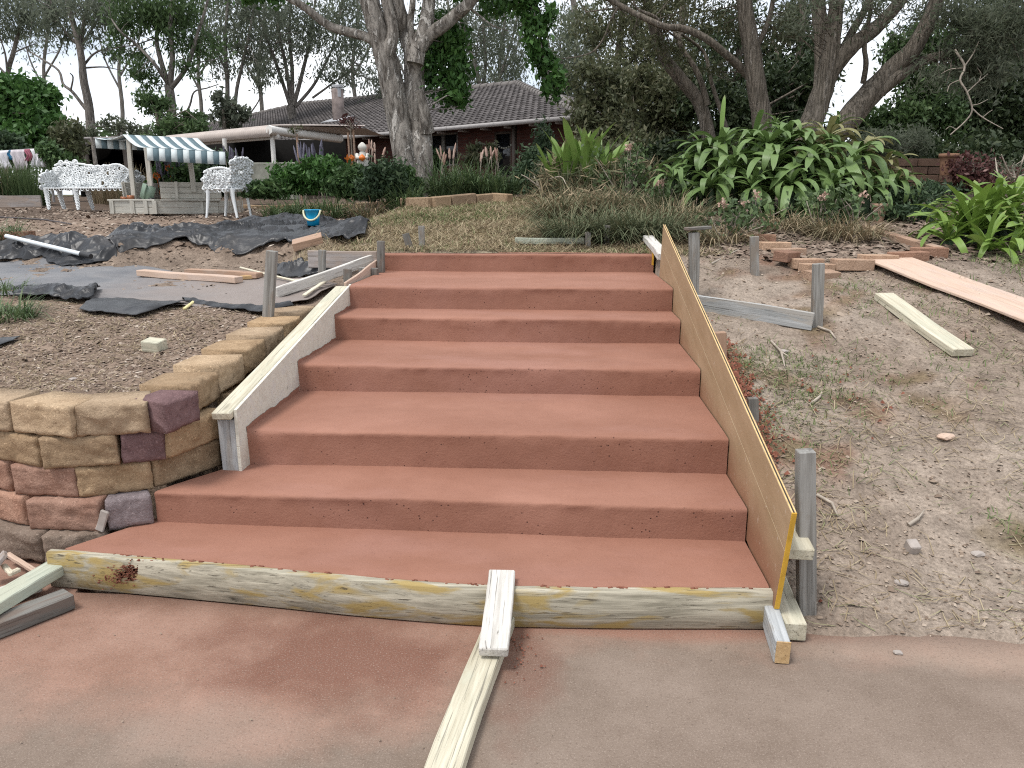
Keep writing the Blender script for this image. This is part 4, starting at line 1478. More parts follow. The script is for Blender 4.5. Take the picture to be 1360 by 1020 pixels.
by = 13.2
pL, pR = aty(57, 250, by), aty(173, 250, by - 0.15)
gz = float(ground(np.array(pL[0]), np.array(by)))
bench = thing('garden_bench', (pL[0], by, gz), 'long white cast-metal bench with flower lattice back, at the left on the mulch', 'bench')
W = float(np.linalg.norm((pR - pL)[:2]))
ux = (pR - pL) / np.linalg.norm(pR - pL)
ux[2] = 0
zs = pL[2] - gz
inn = np.array([-ux[1], ux[0], 0])
mb = MB()
Rb = np.stack([ux, inn, [0, 0, 1]], 1)
mb.box(ux * W / 2 + inn * 0.16 + [0, 0, zs], (W, 0.40, 0.02), Rb)
for q in range(16):
    mb.ring(ux * W * (q + .5) / 16 - inn * 0.035 + [0, 0, zs - 0.02], 0.028, 0.008, ux, (0, 0, 1), k=6, sides=3)
mb.build('seat', M['whitemetal'], bench)
mb = MB()
hb = 0.40
tb = lambda u_: 0.93 + 0.07 * math.sin(u_ * 9) if u_ < 0.72 else 0.93 - 0.52 * float(sst(0.72, 0.98, u_))
upb = np.array([-inn[0] * -0.12, inn[1] * 0.12, 1.0])
upb /= np.linalg.norm(upb)
openwork(mb, -ux * 0.02 + inn * 0.34 + [0, 0, zs + 0.02], ux, upb, W + 0.03, hb, tb, 0.056, 0.0135, 3)
mb.build('backrest', M['whitemetal'], bench)
for sx_, nm in ((0.0, 0), (W, 1)):
    mb = MB()
    openwork(mb, ux * sx_ - inn * 0.03 + [0, 0, zs + 0.02], inn, (0, 0, 1), 0.36, 0.24, lambda u_: 0.75 + 0.25 * math.sin(u_ * 2.5), 0.05, 0.012, 5 + nm)
    mb.build('armrest', M['whitemetal'], bench)
for lx, ly in ((0.06, 0.0), (0.62, 0.0), (W - 0.1, 0.0), (0.04, 0.33), (0.6, 0.33), (W - .08, 0.33)):
    mb = cast_leg(ux * lx + inn * ly, (0.06, -0.07 if ly == 0 else 0.07), 0.058, zs, int(lx * 100))
    mb.build('leg', M['whitemetal'], bench, True)

cy = 10.9
gC = aty(305, 291, cy)
gz = float(ground(np.array(gC[0]), np.array(cy)))
chair = thing('garden_chair', (gC[0], cy, gz), 'white cast-metal garden chair seen from the side, beside the wooden sandpit', 'chair')
s_ = cy / F
zs = (290 - 253) * s_ + 0.0
mb = MB()
mb.box((-3 * s_, 0.05, zs), (40 * s_, 0.44, 0.022), rotz(0.08))
for q in range(7):
    mb.ring(((-21 + q * 5.9) * s_, -0.165, zs - 0.022), 0.028, 0.008, (1, 0, 0), (0, 0, 1), k=6, sides=3)
mb.build('seat', M['whitemetal'], chair)
mb = MB()
openwork(mb, (9 * s_, -0.18, zs), (0.22, 0.975, 0), (0.20, 0.0, 0.98), 0.46, 0.41, lambda u_: 0.9 + 0.12 * math.sin(u_ * 3.1), 0.043, 0.0125, 8)
mb.build('backrest', M['whitemetal'], chair)
for q, yy_ in enumerate((-0.17, 0.26)):
    mb = MB()
    openwork(mb, (-22 * s_, yy_, zs + .01), (1, 0.05, 0), (0, 0, 1), 31 * s_, 25 * s_, lambda u_: 0.55 + 0.42 * math.sin(0.5 + u_ * 1.6), 0.046, 0.0125, 11 + q)
    mb.build('armrest', M['whitemetal'], chair)
for lx, ly, kx in ((-19, -0.16, -0.08), (13, -0.16, 0.10), (-11, 0.24, -0.06), (17, 0.24, 0.09)):
    mb = cast_leg((lx * s_, ly, 0), (kx, -0.05), 0.04, zs, abs(lx), False)
    mb.build('leg', M['whitemetal'], chair, True)

# ------------------------------------------------------------------ wooden sandpit with a striped canopy
sy = 12.3
def SP(px, py, dy=0.0):
    return aty(px, py, sy + dy)
o0 = SP(150, 291)
gz = float(ground(np.array(o0[0] + .6), np.array(sy)))
o0 = np.array([o0[0], sy, gz])
pit = thing('sandpit', o0, 'grey-cream wooden sandpit with fold-out seats and toys, left of the white chair', 'sandpit')
m_ = sy / F
def plank(nm, p0, p1, wd, th, up=(0, -1, 0), mat=None):
    return beam(nm, Vector(p0), Vector(p1), wd, th, mat or M['sandwood'], pit, up=up, cuts=2, bev=0.003)
W1 = 65 * m_
W2 = 133 * m_
zt = 17 * m_
for r_ in range(2):
    z = o0[2] + zt * (0.25 + 0.5 * r_)
    plank('plank', (o0[0], sy, z), (o0[0] + W1, sy - 0.10, z), zt * .48, 0.022)
    plank('plank', (o0[0] + W1 + .005, sy - 0.09, z), (o0[0] + W2, sy + 0.35, z), zt * .48, 0.022)
    plank('plank', (o0[0] - .005, sy, z), (o0[0] + 0.12, sy + 1.15, z), zt * .48, 0.022, up=(1, 0, 0))
    plank('plank', (o0[0] + W2, sy + .36, z), (o0[0] + W2 + 0.05, sy + 1.25, z), zt * .48, 0.022, up=(1, 0, 0))
for fx in (0.03, 0.5, 0.8, 1.0):
    x = o0[0] + W1 * fx
    plank('batten', (x, sy - 0.02 - 0.10 * fx, o0[2]), (x, sy - 0.02 - 0.10 * fx, o0[2] + zt), 0.07, 0.03)
x = o0[0] + W1 + 0.09
plank('batten', (o0[0] + W2 * .87, sy + 0.22, o0[2]), (o0[0] + W2 * .87, sy + 0.22, o0[2] + zt), 0.06, 0.03)
# seats
plank('seat_plank', (o0[0] - 0.03, sy + 0.10, o0[2] + zt + 0.012), (o0[0] + W1 + .02, sy + 0.0, o0[2] + zt + 0.012), 0.26, 0.024, up=(0, 0, 1))
plank('seat_plank', (o0[0] + W1 + .03, sy + 0.02, o0[2] + zt + 0.012), (o0[0] + W2 + .02, sy + 0.42, o0[2] + zt + 0.012), 0.24, 0.024, up=(0, 0, 1))
# backs of the folded seats
zb0 = o0[2] + zt + 0.03
for r_ in range(3):
    z = zb0 + 0.045 + r_ * 0.088
    plank('back_plank', (o0[0] + W1 + .0, sy + 0.10, z), (o0[0] + W2 + .01, sy + 0.50, z), 0.084, 0.02)
    if r_ < 3:
        plank('back_plank', (o0[0] + .02, sy + 0.35, z), (o0[0] + .34, sy + 1.15, z), 0.084, 0.02, up=(1, -.3, 0))
for fx in (0.28, 0.72):
    x = o0[0] + W1 + (W2 - W1) * fx
    plank('batten', (x, sy + 0.075 + .40 * fx, zb0), (x, sy + 0.075 + .40 * fx, zb0 + 0.27), 0.05, 0.022)
plank('batten', (o0[0] + .05, sy + 0.40, zb0), (o0[0] + .02, sy + 0.38, zb0 + 0.26), 0.06, 0.03)
# canopy posts
pst = [((179, 277), (171, 185), 0.16), ((200, 247), (195, 196), -0.55), ((258, 255), (252, 209), 0.30), ((300, 255), (297, 203), -0.1)]
for b, t_, dy in pst[:3]:
    p0, p1 = SP(*b, dy), SP(*t_, dy)
    plank('canopy_post', p0, p1, 0.07, 0.045, mat=M['sandwood'])
# striped canopy: front slope, valance, and the far slope
FLc, FRc = SP(195, 196, -0.62), SP(299, 202, -0.45)
RLc, RRc = SP(163, 179, 0.15), SP(263, 184, 0.3)
BLc, BRc = SP(126, 183, 0.95), SP(228, 188, 1.1)
can = tag(link('striped_canopy', None), 'striped pale and slate cloth canopy stretched over the wooden sandpit', 'canopy')
can.location = RLc
NSTR = 13
def stripes(A0, A1, B0, B1, sag, fr=1.0, nv=7):
    for i in range(NSTR):
        Vv = []
        for v_ in np.linspace(0, 1, nv):
            for u_ in ((i) / NSTR, (i + .5) / NSTR, (i + 1) / NSTR):
                p = (A0 + (A1 - A0) * u_) * (1 - v_) + (B0 + (B1 - B0) * u_) * v_
                p = p - np.array([0, 0, sag * math.sin(v_ * math.pi)])
                Vv.append(p - RLc)
        Fq = [(r * 3 + c, r * 3 + c + 1, (r + 1) * 3 + c + 1, (r + 1) * 3 + c) for r in range(nv - 1) for c in range(2)]
        me = mesh_np('stripe', np.array(Vv), np.array(Fq), M['clothB'] if i % 2 else M['clothA'])
        o = link('stripe', me, can)
        md = o.modifiers.new('t', 'SOLIDIFY')
        md.thickness = 0.006
dz = np.array([0, 0, -15.5 * m_])
stripes(RLc, RRc, FLc, FRc, 0.07)
stripes(FLc + [0, -.004, -.003], FRc + [0, -.004, -.003], FLc + dz + [0, -.02, 0], FRc + dz + [0, -.02, 0], 0.0, nv=3)
stripes(RLc + [0, .01, .004], RRc + [0, .01, .004], BLc, BRc, 0.05)
stripes(BLc + [0, .004, -.003], BRc + [0, .004, -.003], BLc + dz * .9, BRc + dz * .9, 0.0, nv=3)
# toys
tp = SP(172, 270, 0.12)
toy = thing('toy_digger', tp, 'orange-brown toy truck on the sandpit seat by the canopy post', 'toy')
mb = MB()
mb.box((0, 0, 0.03), (0.20, 0.12, 0.07))
mb.box((0.04, 0, 0.09), (0.09, 0.10, 0.07))
mb.box((-0.07, 0, 0.08), (0.08, 0.12, 0.03), np.array([[.95, 0, .3], [0, 1, 0], [-.3, 0, .95]]))
mb.build('truck_body', M['toybrown'], toy)
for q in (-.06, .06):
    for yy_ in (-.065, .065):
        mb = MB()
        mb.tube([(q, yy_ - .015, -0.01), (q, yy_ + .015, -0.01)], 0.035, 10)
        mb.build('wheel', M['black'], toy)
tp = SP(197, 270, 0.10)
toy = thing('toy_shovel_truck', tp, 'black wheeled toy with a tall muted green scoop in the sandpit', 'toy')
mb = MB()
mb.box((0, 0, 0.0), (0.24, 0.12, 0.05))
mb.box((0.07, 0, 0.05), (0.08, 0.1, 0.06))
mb.build('toy_chassis', M['black'], toy)
for q in (-.08, 0.0, .08):
    mb = MB()
    mb.tube([(q, -.08, -0.02), (q, .07, -0.02)], 0.035, 10)
    mb.build('wheel', M['black'], toy)
mb = MB()
mb.box((0.0, 0.02, 0.17), (0.22, 0.02, 0.24), np.array([[.93, 0, .35], [0, 1, 0], [-.35, 0, .93]]))
mb.box((-0.04, 0.04, 0.18), (0.03, 0.1, 0.24), np.array([[.93, 0, .35], [0, 1, 0], [-.35, 0, .93]]))
mb.build('scoop', M['toygreen'], toy)

# ------------------------------------------------------------------ bed edging stones
pe = [(318, 278), (345, 279), (372, 279), (400, 277), (433, 277), (472, 277), (497, 275), (523, 274), (548, 273), (574, 272), (597, 270), (630, 267), (655, 265), (678, 267)]
ed = thing('bed_edging', G(500, 278, False), 'low brown stone edging round the flower bed behind the lawn', 'edging')
PE = [G(x, y, False) for x, y in pe]
for i in range(len(PE) - 1):
    a, b_ = PE[i] + [0, 0, .03], PE[i + 1] + [0, 0, .03]
    hgt = 0.10 + 0.02 * random.random() + (0.03 if 5 <= i <= 10 else 0)
    o = beam('edging_stone', a + (b_ - a) * .02, b_ - (b_ - a) * .02, 0.13, hgt, M['edging'], ed, cuts=2, bev=0.012, key='e%d' % i)
for px, lb in (((541, 257), 'squarish brown brick standing on the flower bed soil, right of centre'), ((432, 261), 'flat brown stone lying on the flower bed above the edging')):
    g = G(px[0], px[1] + 5, False) if px[1] > 262 else aty(px[0], px[1], 10.7)
    g[2] = ground(np.array(g[0]), np.array(g[1]), False) + 0.06
    o = beam('loose_brick', g + [-.10, 0, .0], g + [.10, 0.02, 0.0], 0.11, 0.12, M['edging'], label=lb, cat='brick', cuts=2, bev=.01)

# left: timber-edged bed, brick at the left
a, b_ = aty(-60, 268, 15.0), aty(55, 268, 15.2)
beam('bed_wall', a, b_, 0.05, 0.24, M['weathered_plank'], label='low grey timber bed wall behind the left end of the bench', cat='garden wall')
g = G(22, 318, False)
beam('loose_brick', g + [-.14, 0, .04], g + [.14, .02, .04], 0.20, 0.085, M['brickd'], label='flat dark red paver at the left edge above the plastic', cat='brick')
pl = thing('planter_wall', aty(362, 232, 16.0), 'lichened grey concrete planter wall under the veranda post', 'planter')
c = aty(362, 226, 16.0)
b = beam('wall_slab', aty(331, 226, 16.4) - [0, 0, .22], aty(393, 226, 15.8) - [0, 0, .22], 0.16, 0.74, M['planter'], pl, bev=0.02, cuts=3)

# ------------------------------------------------------------------ the house behind the garden
A = aty(768, 152, 20.4)
zA = A[2]
B = atz(440, 181, zA)
Cc = atz(688, 112, zA + 1.95)
hx = (B - A) / np.linalg.norm(B - A)                     # along the front, to the left
nrm = np.cross(hx, Cc - A)
nrm /= np.linalg.norm(nrm)
if nrm[2] < 0:
    nrm = -nrm
D = atplane(400, 139, A, nrm)
Eh = atplane(258, 171, A, nrm)
Bx = atplane(330, 186, A, nrm)
hin = np.array([-hx[1], hx[0], 0]) * (1 if hx[0] < 0 else 1)
if hin[1] < 0:
    hin = -hin
fl_z = 1.55
house = thing('brick_house', (A[0], A[1], fl_z), 'low red brick house with a brown tiled hip roof behind the pale trunk', 'house')
hl = house.location
# tile field on the front plane: courses with rounded tiles
sl_ = np.cross(nrm, hx)
sl_ /= np.linalg.norm(sl_)
if sl_[2] < 0:
    sl_ = -sl_
Q = np.array([[np.dot(p - A, hx), np.dot(p - A, sl_)] for p in (A, Cc, D, Eh, Bx)])
poly = np.array([Q[0] + [-.05, -.12], Q[1] + [0, .02], Q[2] + [0, .02], Q[3], [Q[3][0] + .6, -.12]])


def inside(px, py, P):
    c = np.zeros(np.shape(px), bool)
    j = len(P) - 1
    for i in range(len(P)):
        xi, yi = P[i]
        xj, yj = P[j]
        t_ = ((yi > py) != (yj > py)) & (px < (xj - xi) * (py - yi) / (yj - yi + 1e-12) + xi)
        c ^= t_
        j = i
    return c


TWID, THGT = 0.235, 0.30
us = np.arange(poly[:, 0].min() - .3, poly[:, 0].max() + .3, TWID)
vs_ = np.arange(-0.12, poly[:, 1].max() + .1, THGT)
mb = MB()
prof_u = np.array([0.0, 0.08, 0.13, 0.18, 0.232])
prof_h = np.array([0.0, 0.0, 0.030, 0.036, 0.008])
for j, v_ in enumerate(vs_):
    for i, u_ in enumerate(us):
        if not inside(u_ + TWID / 2, v_ + THGT / 2, poly):
            continue
        sh = 0.0
        lo = [A + hx * (u_ + p + sh) + sl_ * v_ + nrm * (0.035 + h_) for p, h_ in zip(prof_u, prof_h)]
        hi = [A + hx * (u_ + p + sh) + sl_ * (v_ + THGT + .02) + nrm * (h_ * 0.8) for p, h_ in zip(prof_u, prof_h)]
        bt = [A + hx * (u_ + p + sh) + sl_ * v_ + nrm * -0.01 for p in prof_u]
        tn = random.random()
        mb.add(np.array(lo + hi), [(q, q + 5, q + 6, q + 1) for q in range(4)] if np.dot(np.cross(hx, sl_), nrm) < 0 else [(q, q + 1, q + 6, q + 5) for q in range(4)], tn)
        mb.add(np.array(bt + lo), [(q, q + 1, q + 6, q + 5) for q in range(4)], tn * 0.5)
# right-hand hip face and the rear, plain courses
Gp = A + hin * 9.5
Gp[2] = zA
rf = tag(mb.build('roof_tiles', M['tile'], house, off=hl), kind='stuff')
mb = MB()
Pp = [A + hx * q[0] + sl_ * q[1] - nrm * 0.03 for q in poly]
mb.add(np.array(Pp), [(0, 1, 2), (0, 2, 3), (0, 3, 4)])
Rr = A + hin * 8.0 - hx * 0.1
Rl = Eh + hin * 7.0
Rl[2] = zA
mb.add(np.array([A - hx * .05, Cc, Rr]), [(0, 2, 1)])
mb.add(np.array([Cc, D, Rl, Rr]), [(0, 1, 2), (0, 2, 3)])
mb.add(np.array([D, Eh, Rl]), [(0, 1, 2)])
mb.build('roof', M['tile'], house, off=hl)
for a, b_ in ((Cc, D), (D, Eh), (A - hx * .05, Cc)):
    n_ = int(np.linalg.norm(b_ - a) / 0.42)
    mb = MB()
    for q in range(n_):
        p0 = a + (b_ - a) * q / n_
        p1 = a + (b_ - a) * (q + 1.04) / n_
        mb.tube([p0 + nrm * .03, p1 + nrm * .015], [0.13, 0.115], 8)
    mb.build('ridge_cap', M['ridge'], house, off=hl)
# second gable ridge further right
mb = MB()
q0, q1 = aty(733, 126, 26), aty(766, 141, 23)
mb.tube([q0, q1], 0.12, 8)
mb.build('ridge_cap', M['ridge'], house, off=hl)
mb = MB()
a, b_ = aty(800, 148, 21.0), aty(735, 127, 26)
mb.add(np.array([a, b_, aty(745, 150, 21.5), A + hx * -.1]), [(0, 1, 2), (0, 2, 3)])
mb.build('rear_roof', M['tile'], house, off=hl)
# gutter and fascia
gdir = hx
mb = MB()
g0 = A - sl_ * .14 - hx * 0.15
g1 = A - sl_ * .14 + hx * (np.dot(B - A, hx) + 3)
Rg = np.stack([hx, hin, [0, 0, 1]], 1)
mb.box((g0 + g1) / 2 + [0, 0, -0.04], (np.linalg.norm(g1 - g0), 0.11, 0.11), Rg)
for q in np.arange(1.0, 9, 1.9):
    mb.box(g0 + hx * q + [0, 0, -0.04] - hin * .06, (0.025, 0.01, 0.13), Rg)
mb.build('gutter', M['gutter'], house, off=hl)
for q in np.arange(0.7, 9, 0.9):
    mb = MB()
    mb.box(A + hx * q + hin * .18 + [0, 0, -0.15], (0.05, 0.42, 0.07), Rg)
    mb.build('rafter_end', M['gutter'], house, off=hl)
# walls below the eaves
wp = A + hin * 0.62
def WP(px, py):
    p = atplane(px, py, wp, hin)
    return np.array([np.dot(p - wp, hx), p[2]])
# wall as a grid with openings cut out
opens = [(WP(608, 175), WP(560, 222)), (WP(679, 174), WP(657, 236))]
opens = [(min(a[0], b[0]), max(a[0], b[0]), min(a[1], b[1]), max(a[1], b[1])) for a, b in opens]
wl = 12.5
ub = sorted({-.05, wl} | {o[0] for o in opens} | {o[1] for o in opens})
zb = sorted({fl_z, zA + .1} | {o[2] for o in opens} | {o[3] for o in opens})
Vv, Fq = [], []
for i in range(len(ub) - 1):
    for j in range(len(zb) - 1):
        um, zm = (ub[i] + ub[i + 1]) / 2, (zb[j] + zb[j + 1]) / 2
        if any(o[0] < um < o[1] and o[2] < zm < o[3] for o in opens):
            continue
        n0 = len(Vv)
        Vv += [(ub[i], 0, zb[j]), (ub[i + 1], 0, zb[j]), (ub[i + 1], 0, zb[j + 1]), (ub[i], 0, zb[j + 1])]
        Fq.append((n0, n0 + 1, n0 + 2, n0 + 3))
me = mesh_np('wall', np.array(Vv), np.array(Fq), M['wallbrick'])
wo = link('wall', me, house)
wm = Matrix((hx, np.cross([0, 0, 1], hx), (0, 0, 1))).transposed().to_4x4()
wm.translation = Vector((wp[0] - hl[0], wp[1] - hl[1], -hl[2]))
wo.matrix_basis = wm
side = link('wall', mesh_np('wall', np.array([(0, 0, fl_z), (8, 0, fl_z), (8, 0, zA + .1), (0, 0, zA + .1)]), np.array([(0, 1, 2, 3)]), M['wallbrick']), house)
wm2 = Matrix((hin, np.cross([0, 0, 1], hin), (0, 0, 1))).transposed().to_4x4()
wm2.translation = Vector((wp[0] + hx[0] * -.05 - hl[0], wp[1] + hx[1] * -.05 - hl[1], -hl[2]))
side.matrix_basis = wm2
for o_, nm in zip(opens, ('window', 'door')):
    w_ = link(nm, None, house)
    ctr = wp + hx * (o_[0] + o_[1]) / 2 + hin * 0.09
    w_.location = Vector((ctr[0] - hl[0], ctr[1] - hl[1], (o_[2] + o_[3]) / 2 - hl[2]))
    ow, oh = o_[1] - o_[0], o_[3] - o_[2]
    base = np.array(w_.location) + np.array(hl)
    mb = MB()
    mb.box(base, (ow, 0.02, oh), Rg)
    mb.build('pane', M['glass'], w_, off=base)
    mb = MB()
    for sx_ in (-.5, .5):
        mb.box(base + hx * sx_ * (ow - .06) - hin * .05, (0.06, 0.08, oh), Rg)
    for sz_ in (-.5, .5):
        mb.box(base + np.array([0, 0, sz_ * (oh - .06)]) - hin * .05, (ow - .12, 0.08, 0.06), Rg)
    if nm == 'window':
        mb.box(base + hx * -ow * 0.1 - hin * .05, (0.12, 0.08, oh - .12), Rg)
    mb.build('frame', M['frame'] if nm == 'door' else M['greyd'], w_, off=base)
mb = MB()
pq = atplane(683, 200, wp - hin * .35, hin)
mb.box([pq[0], pq[1], (fl_z + zA) / 2], (0.10, 0.10, zA - fl_z - .1), Rg)
mb.build('porch_post', M['frame'], house, off=hl)
# string of little flags across the door
mb = MB()
f0, f1 = atplane(657, 190, wp - hin * .3, hin), atplane(682, 190, wp - hin * .3, hin)
for q in range(9):
    t_ = q / 8
    p = f0 + (f1 - f0) * t_ - np.array([0, 0, 0.14 * math.sin(t_ * math.pi)])
    mb.box(p, (0.06, 0.012, 0.045), Rg)
tag(mb.build('garland', M['planter'], off=f0), 'pale scalloped garland hanging across the dark house door', 'garland').location = f0
# chimney
pc = atplane(450, 160, A, nrm)
mb = MB()
hc = aty(450, 118, pc[1])[2]
wc = 13 * pc[1] / F * 0.6
mb.box([pc[0], pc[1], (pc[2] - .5 + hc) / 2], (wc, 0.4, hc - pc[2] + .5), Rg)
ch = mb.build('chimney', M['chimney'], house, off=hl)
mb = MB()
mb.tube([[pc[0], pc[1], hc - .3], [pc[0], pc[1], hc + .05]], 0.15, 10)
mb.tube([[pc[0], pc[1], hc + .05], [pc[0], pc[1], hc + .12]], 0.21, 10)
mb.tube([[pc[0], pc[1], hc + .12], [pc[0], pc[1], hc + .17]], [0.18, 0.06], 10)
mb.build('flue', M['chimtop'], ch, off=hl)
mb = MB()
mb.box(pc + nrm * .06 + sl_ * -.05, (1.3, 0.7, 0.02), np.stack([hx, sl_, nrm], 1))
mb.build('flashing', M['chimtop'], ch, off=hl)

# veranda: cream corrugated roof with a rolled front edge, white beam and posts
K = aty(357, 170, 18.6)
ver = thing('veranda', (K[0], K[1], fl_z), 'cream corrugated veranda roof on white posts in front of the house', 'veranda')
vl = np.array(ver.location)
L_ = atz(452, 181, K[2] - .02)
Mm = atz(215, 184, K[2])
vd = (Mm - K) / np.linalg.norm(Mm - K)
vb = np.array([-vd[1], vd[0], 0])
if vb[1] < 0:
    vb = -vb
ncor = int(np.linalg.norm(Mm - K) / 0.095)
mb = MB()
bull = [(2.9, 0.24), (1.2, 0.14), (0.30, 0.08), (0.10, 0.06), (0.0, -0.02), (-0.02, -0.12), (0.03, -0.19)]
rows = []
nn_ = ncor * 4
for q in range(nn_ + 1):
    t_ = q / nn_
    base = K + (Mm - K) * t_
    rp = 0.022 * math.sin(q * math.pi / 2)
    rows.append([base + vb * (d_ - (rp if z_ < .05 else 0)) + np.array([0, 0, z_ + (rp if z_ > .0 else 0)]) for d_, z_ in bull])
V = np.array(rows).reshape(-1, 3)
nb_ = len(bull)
Fq = [(q * nb_ + c_, q * nb_ + c_ + 1, (q + 1) * nb_ + c_ + 1, (q + 1) * nb_ + c_) for q in range(nn_) for c_ in range(nb_ - 1)]
mb.add(V, Fq)
mb.build('corrugated_roof', M['awning'], ver, off=vl)
mb = MB()
mb.tube([K + [0, 0, -.04], K * .5 + L_ * .5 + [0, 0, -.05], L_ + [0, 0, -.06]], 0.11, 6)
mb.build('edge_beam', M['whitepaint'], ver, off=vl)
mb = MB()
mb.add(np.array([K + [0, 0, .06], L_ + [0, 0, .04], L_ + vb * 1.5 + [0, 0, .1], K + vb * 2.9 + [0, 0, .18]]), [(0, 1, 2, 3)])
mb.build('roof_sheet', M['awning'], ver, off=vl)
mb = MB()
mb.box((K + Mm) / 2 + vb * .25 + np.array([0, 0, -.17]), (np.linalg.norm(Mm - K), .06, .12), np.stack([vd, vb, [0, 0, 1]], 1))
mb.build('beam', M['whitepaint'], ver, off=vl)
for (bx, by_), (tx_, ty_), dd in (((364, 218), (361, 174), 0.25), ((300, 222), (298, 184), 0.9)):
    p1 = aty(tx_, ty_, K[1] + dd)
    mb = MB()
    mb.tube([[p1[0], p1[1], fl_z], [p1[0], p1[1], p1[2]]], 0.055, 8)
    mb.build('post', M['whitepaint'], ver, off=vl)
# back wall under the veranda, its near-black colour standing in for shade
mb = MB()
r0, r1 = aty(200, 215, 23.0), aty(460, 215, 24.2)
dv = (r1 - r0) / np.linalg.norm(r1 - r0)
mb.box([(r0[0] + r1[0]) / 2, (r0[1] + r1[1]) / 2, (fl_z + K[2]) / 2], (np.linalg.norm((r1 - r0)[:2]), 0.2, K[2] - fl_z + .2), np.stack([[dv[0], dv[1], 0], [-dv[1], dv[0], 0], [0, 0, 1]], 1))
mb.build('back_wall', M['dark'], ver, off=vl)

# open carport left of the canopy
c0, c1 = aty(100, 188, 21.0), aty(250, 186, 22.0)
cp_ = thing('carport', (c0[0], c0[1], 1.5), 'dark open carport with a low flat roof at the left behind the striped canopy', 'carport')
cl = np.array(cp_.location)
dv = c1 - c0
Lc = float(np.linalg.norm(dv))
dv /= Lc
R_ = np.stack([dv, np.cross([0, 0, 1], dv), [0, 0, 1]], 1)
mb = MB()
mb.box((c0 + c1) / 2 + R_[:, 1] * 2.5 + np.array([0, 0, .08]), (Lc, 5.2, 0.05), R_)
mb.build('roof_sheet', M['gutter'], cp_, off=cl)
mb = MB()
mb.box((c0 + c1) / 2 + np.array([0, 0, 0.0]), (Lc, .06, 0.16), R_)
mb.build('fascia', M['gutter'], cp_, off=cl)
for u_ in (0.2, Lc * .42, Lc - .2):
    mb = MB()
    p = c0 + dv * u_ + R_[:, 1] * .1
    mb.box([p[0], p[1], (1.3 + p[2]) / 2], (0.13, 0.13, p[2] - 1.3), R_)
    mb.build('post', M['frame'], cp_, off=cl)
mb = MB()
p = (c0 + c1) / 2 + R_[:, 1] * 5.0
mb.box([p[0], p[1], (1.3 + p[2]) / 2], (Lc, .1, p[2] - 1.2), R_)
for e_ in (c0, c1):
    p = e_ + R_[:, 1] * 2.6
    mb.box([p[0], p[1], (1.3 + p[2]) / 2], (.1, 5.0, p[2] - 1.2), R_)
mb.build('wall', M['dark'], cp_, off=cl)  # near-black walls hold the shade inside the carport

# washing on the line at the far left
lp0, lp1 = aty(-70, 199, 17.0), aty(62, 196, 17.6)
wl_ = thing('clothes_line', lp0, 'thin clothes line at the left edge holding towels', 'clothes line')
mb = MB()
mb.tube([lp0, lp0 * .5 + lp1 * .5 - np.array([0, 0, .05]), lp1], 0.006, 4)
mb.tube([lp1 * [1, 1, 0] + [0, 0, 1.2], lp1 + [0, 0, .1]], 0.03, 6)
mb.build('line', M['gutter'], wl_, off=lp0)
def towel(px0, px1, pyb, mat, lab, sd):
    n_, m2 = 12, 8
    a0, a1 = aty(px0, 200 - (px0 * .05), 17.2), aty(px1, 200 - (px1 * .05), 17.2)
    zb_ = aty(px0, pyb, 17.2)[2]
    V = []
    for j in range(m2):
        for i in range(n_):
            p = a0 + (a1 - a0) * i / (n_ - 1)
            z = p[2] + (zb_ - p[2]) * j / (m2 - 1)
            V.append((p[0] + .03 * math.sin(j + sd), p[1] + 0.06 * math.sin(i * 1.3 + sd) * j / m2, z))
    idx = np.arange(n_ * m2).reshape(m2, n_)
    V = np.array(V)
    o = link('towel', mesh_np('towel', V - V[0], np.stack([idx[:-1, :-1], idx[1:, :-1], idx[1:, 1:], idx[:-1, 1:]], -1).reshape(-1, 4), mat, None, True))
    o.location = V[0]
    md = o.modifiers.new('t', 'SOLIDIFY')
    md.thickness = 0.012
    tag(o, lab, 'towel', 'towels on the clothes line')
towel(-30, 10, 224, M['towelw'], 'cream white towel at the left edge of the clothes line', 1)
towel(10, 13.5, 212, M['towelb'], 'narrow blue towel between two pale ones on the line', 2)
towel(14, 33, 226, M['towelg'], 'pale greyish towel between the blue one and the rose one', 3)
towel(33.5, 41, 214, M['towelr'], 'small dusty rose towel on the clothes line', 4)
towel(41.5, 58, 222, M['towelw'], 'bright white towel at the right end of the clothes line', 5)

# small statue among the flowers, and terracotta pots
p = aty(482, 213, 11.6)
gn = thing('garden_statue', p, 'small pale stone figure holding an orange ball among the bed shrubs', 'statue')
mb = MB()
z = np.linspace(0, 1, 9)
mb.tube(np.stack([0 * z, 0 * z, -.1 + z * .22], 1), 0.085 * (1 - .45 * z ** 2) + .01 * np.sin(z * 6), 10)
mb.tube(np.stack([0 * z, 0 * z, .115 + z * .14], 1), 0.065 * np.sin(0.25 + z * 2.7), 10)
mb.tube([[-.08, -.02, .08], [-.06, -.09, .03], [.0, -.1, .03]], [.03, .028, .022], 6)
mb.tube([[.08, -.02, .08], [.08, -.09, .03], [.03, -.1, .03]], [.03, .028, .022], 6)
mb.build('figure', M['gnome'], gn, True)
beam('pedestal', (p[0], p[1], 1.45), (p[0], p[1], p[2] - .09), 0.2, 0.2, M['planter'], gn)
mb = MB()
mb.tube(np.stack([0.02 + 0 * z, -.12 + 0 * z, -.02 + z * .1], 1), 0.05 * np.sin(0.15 + z * 2.9), 10)
mb.build('ball', M['orange'], gn, True)

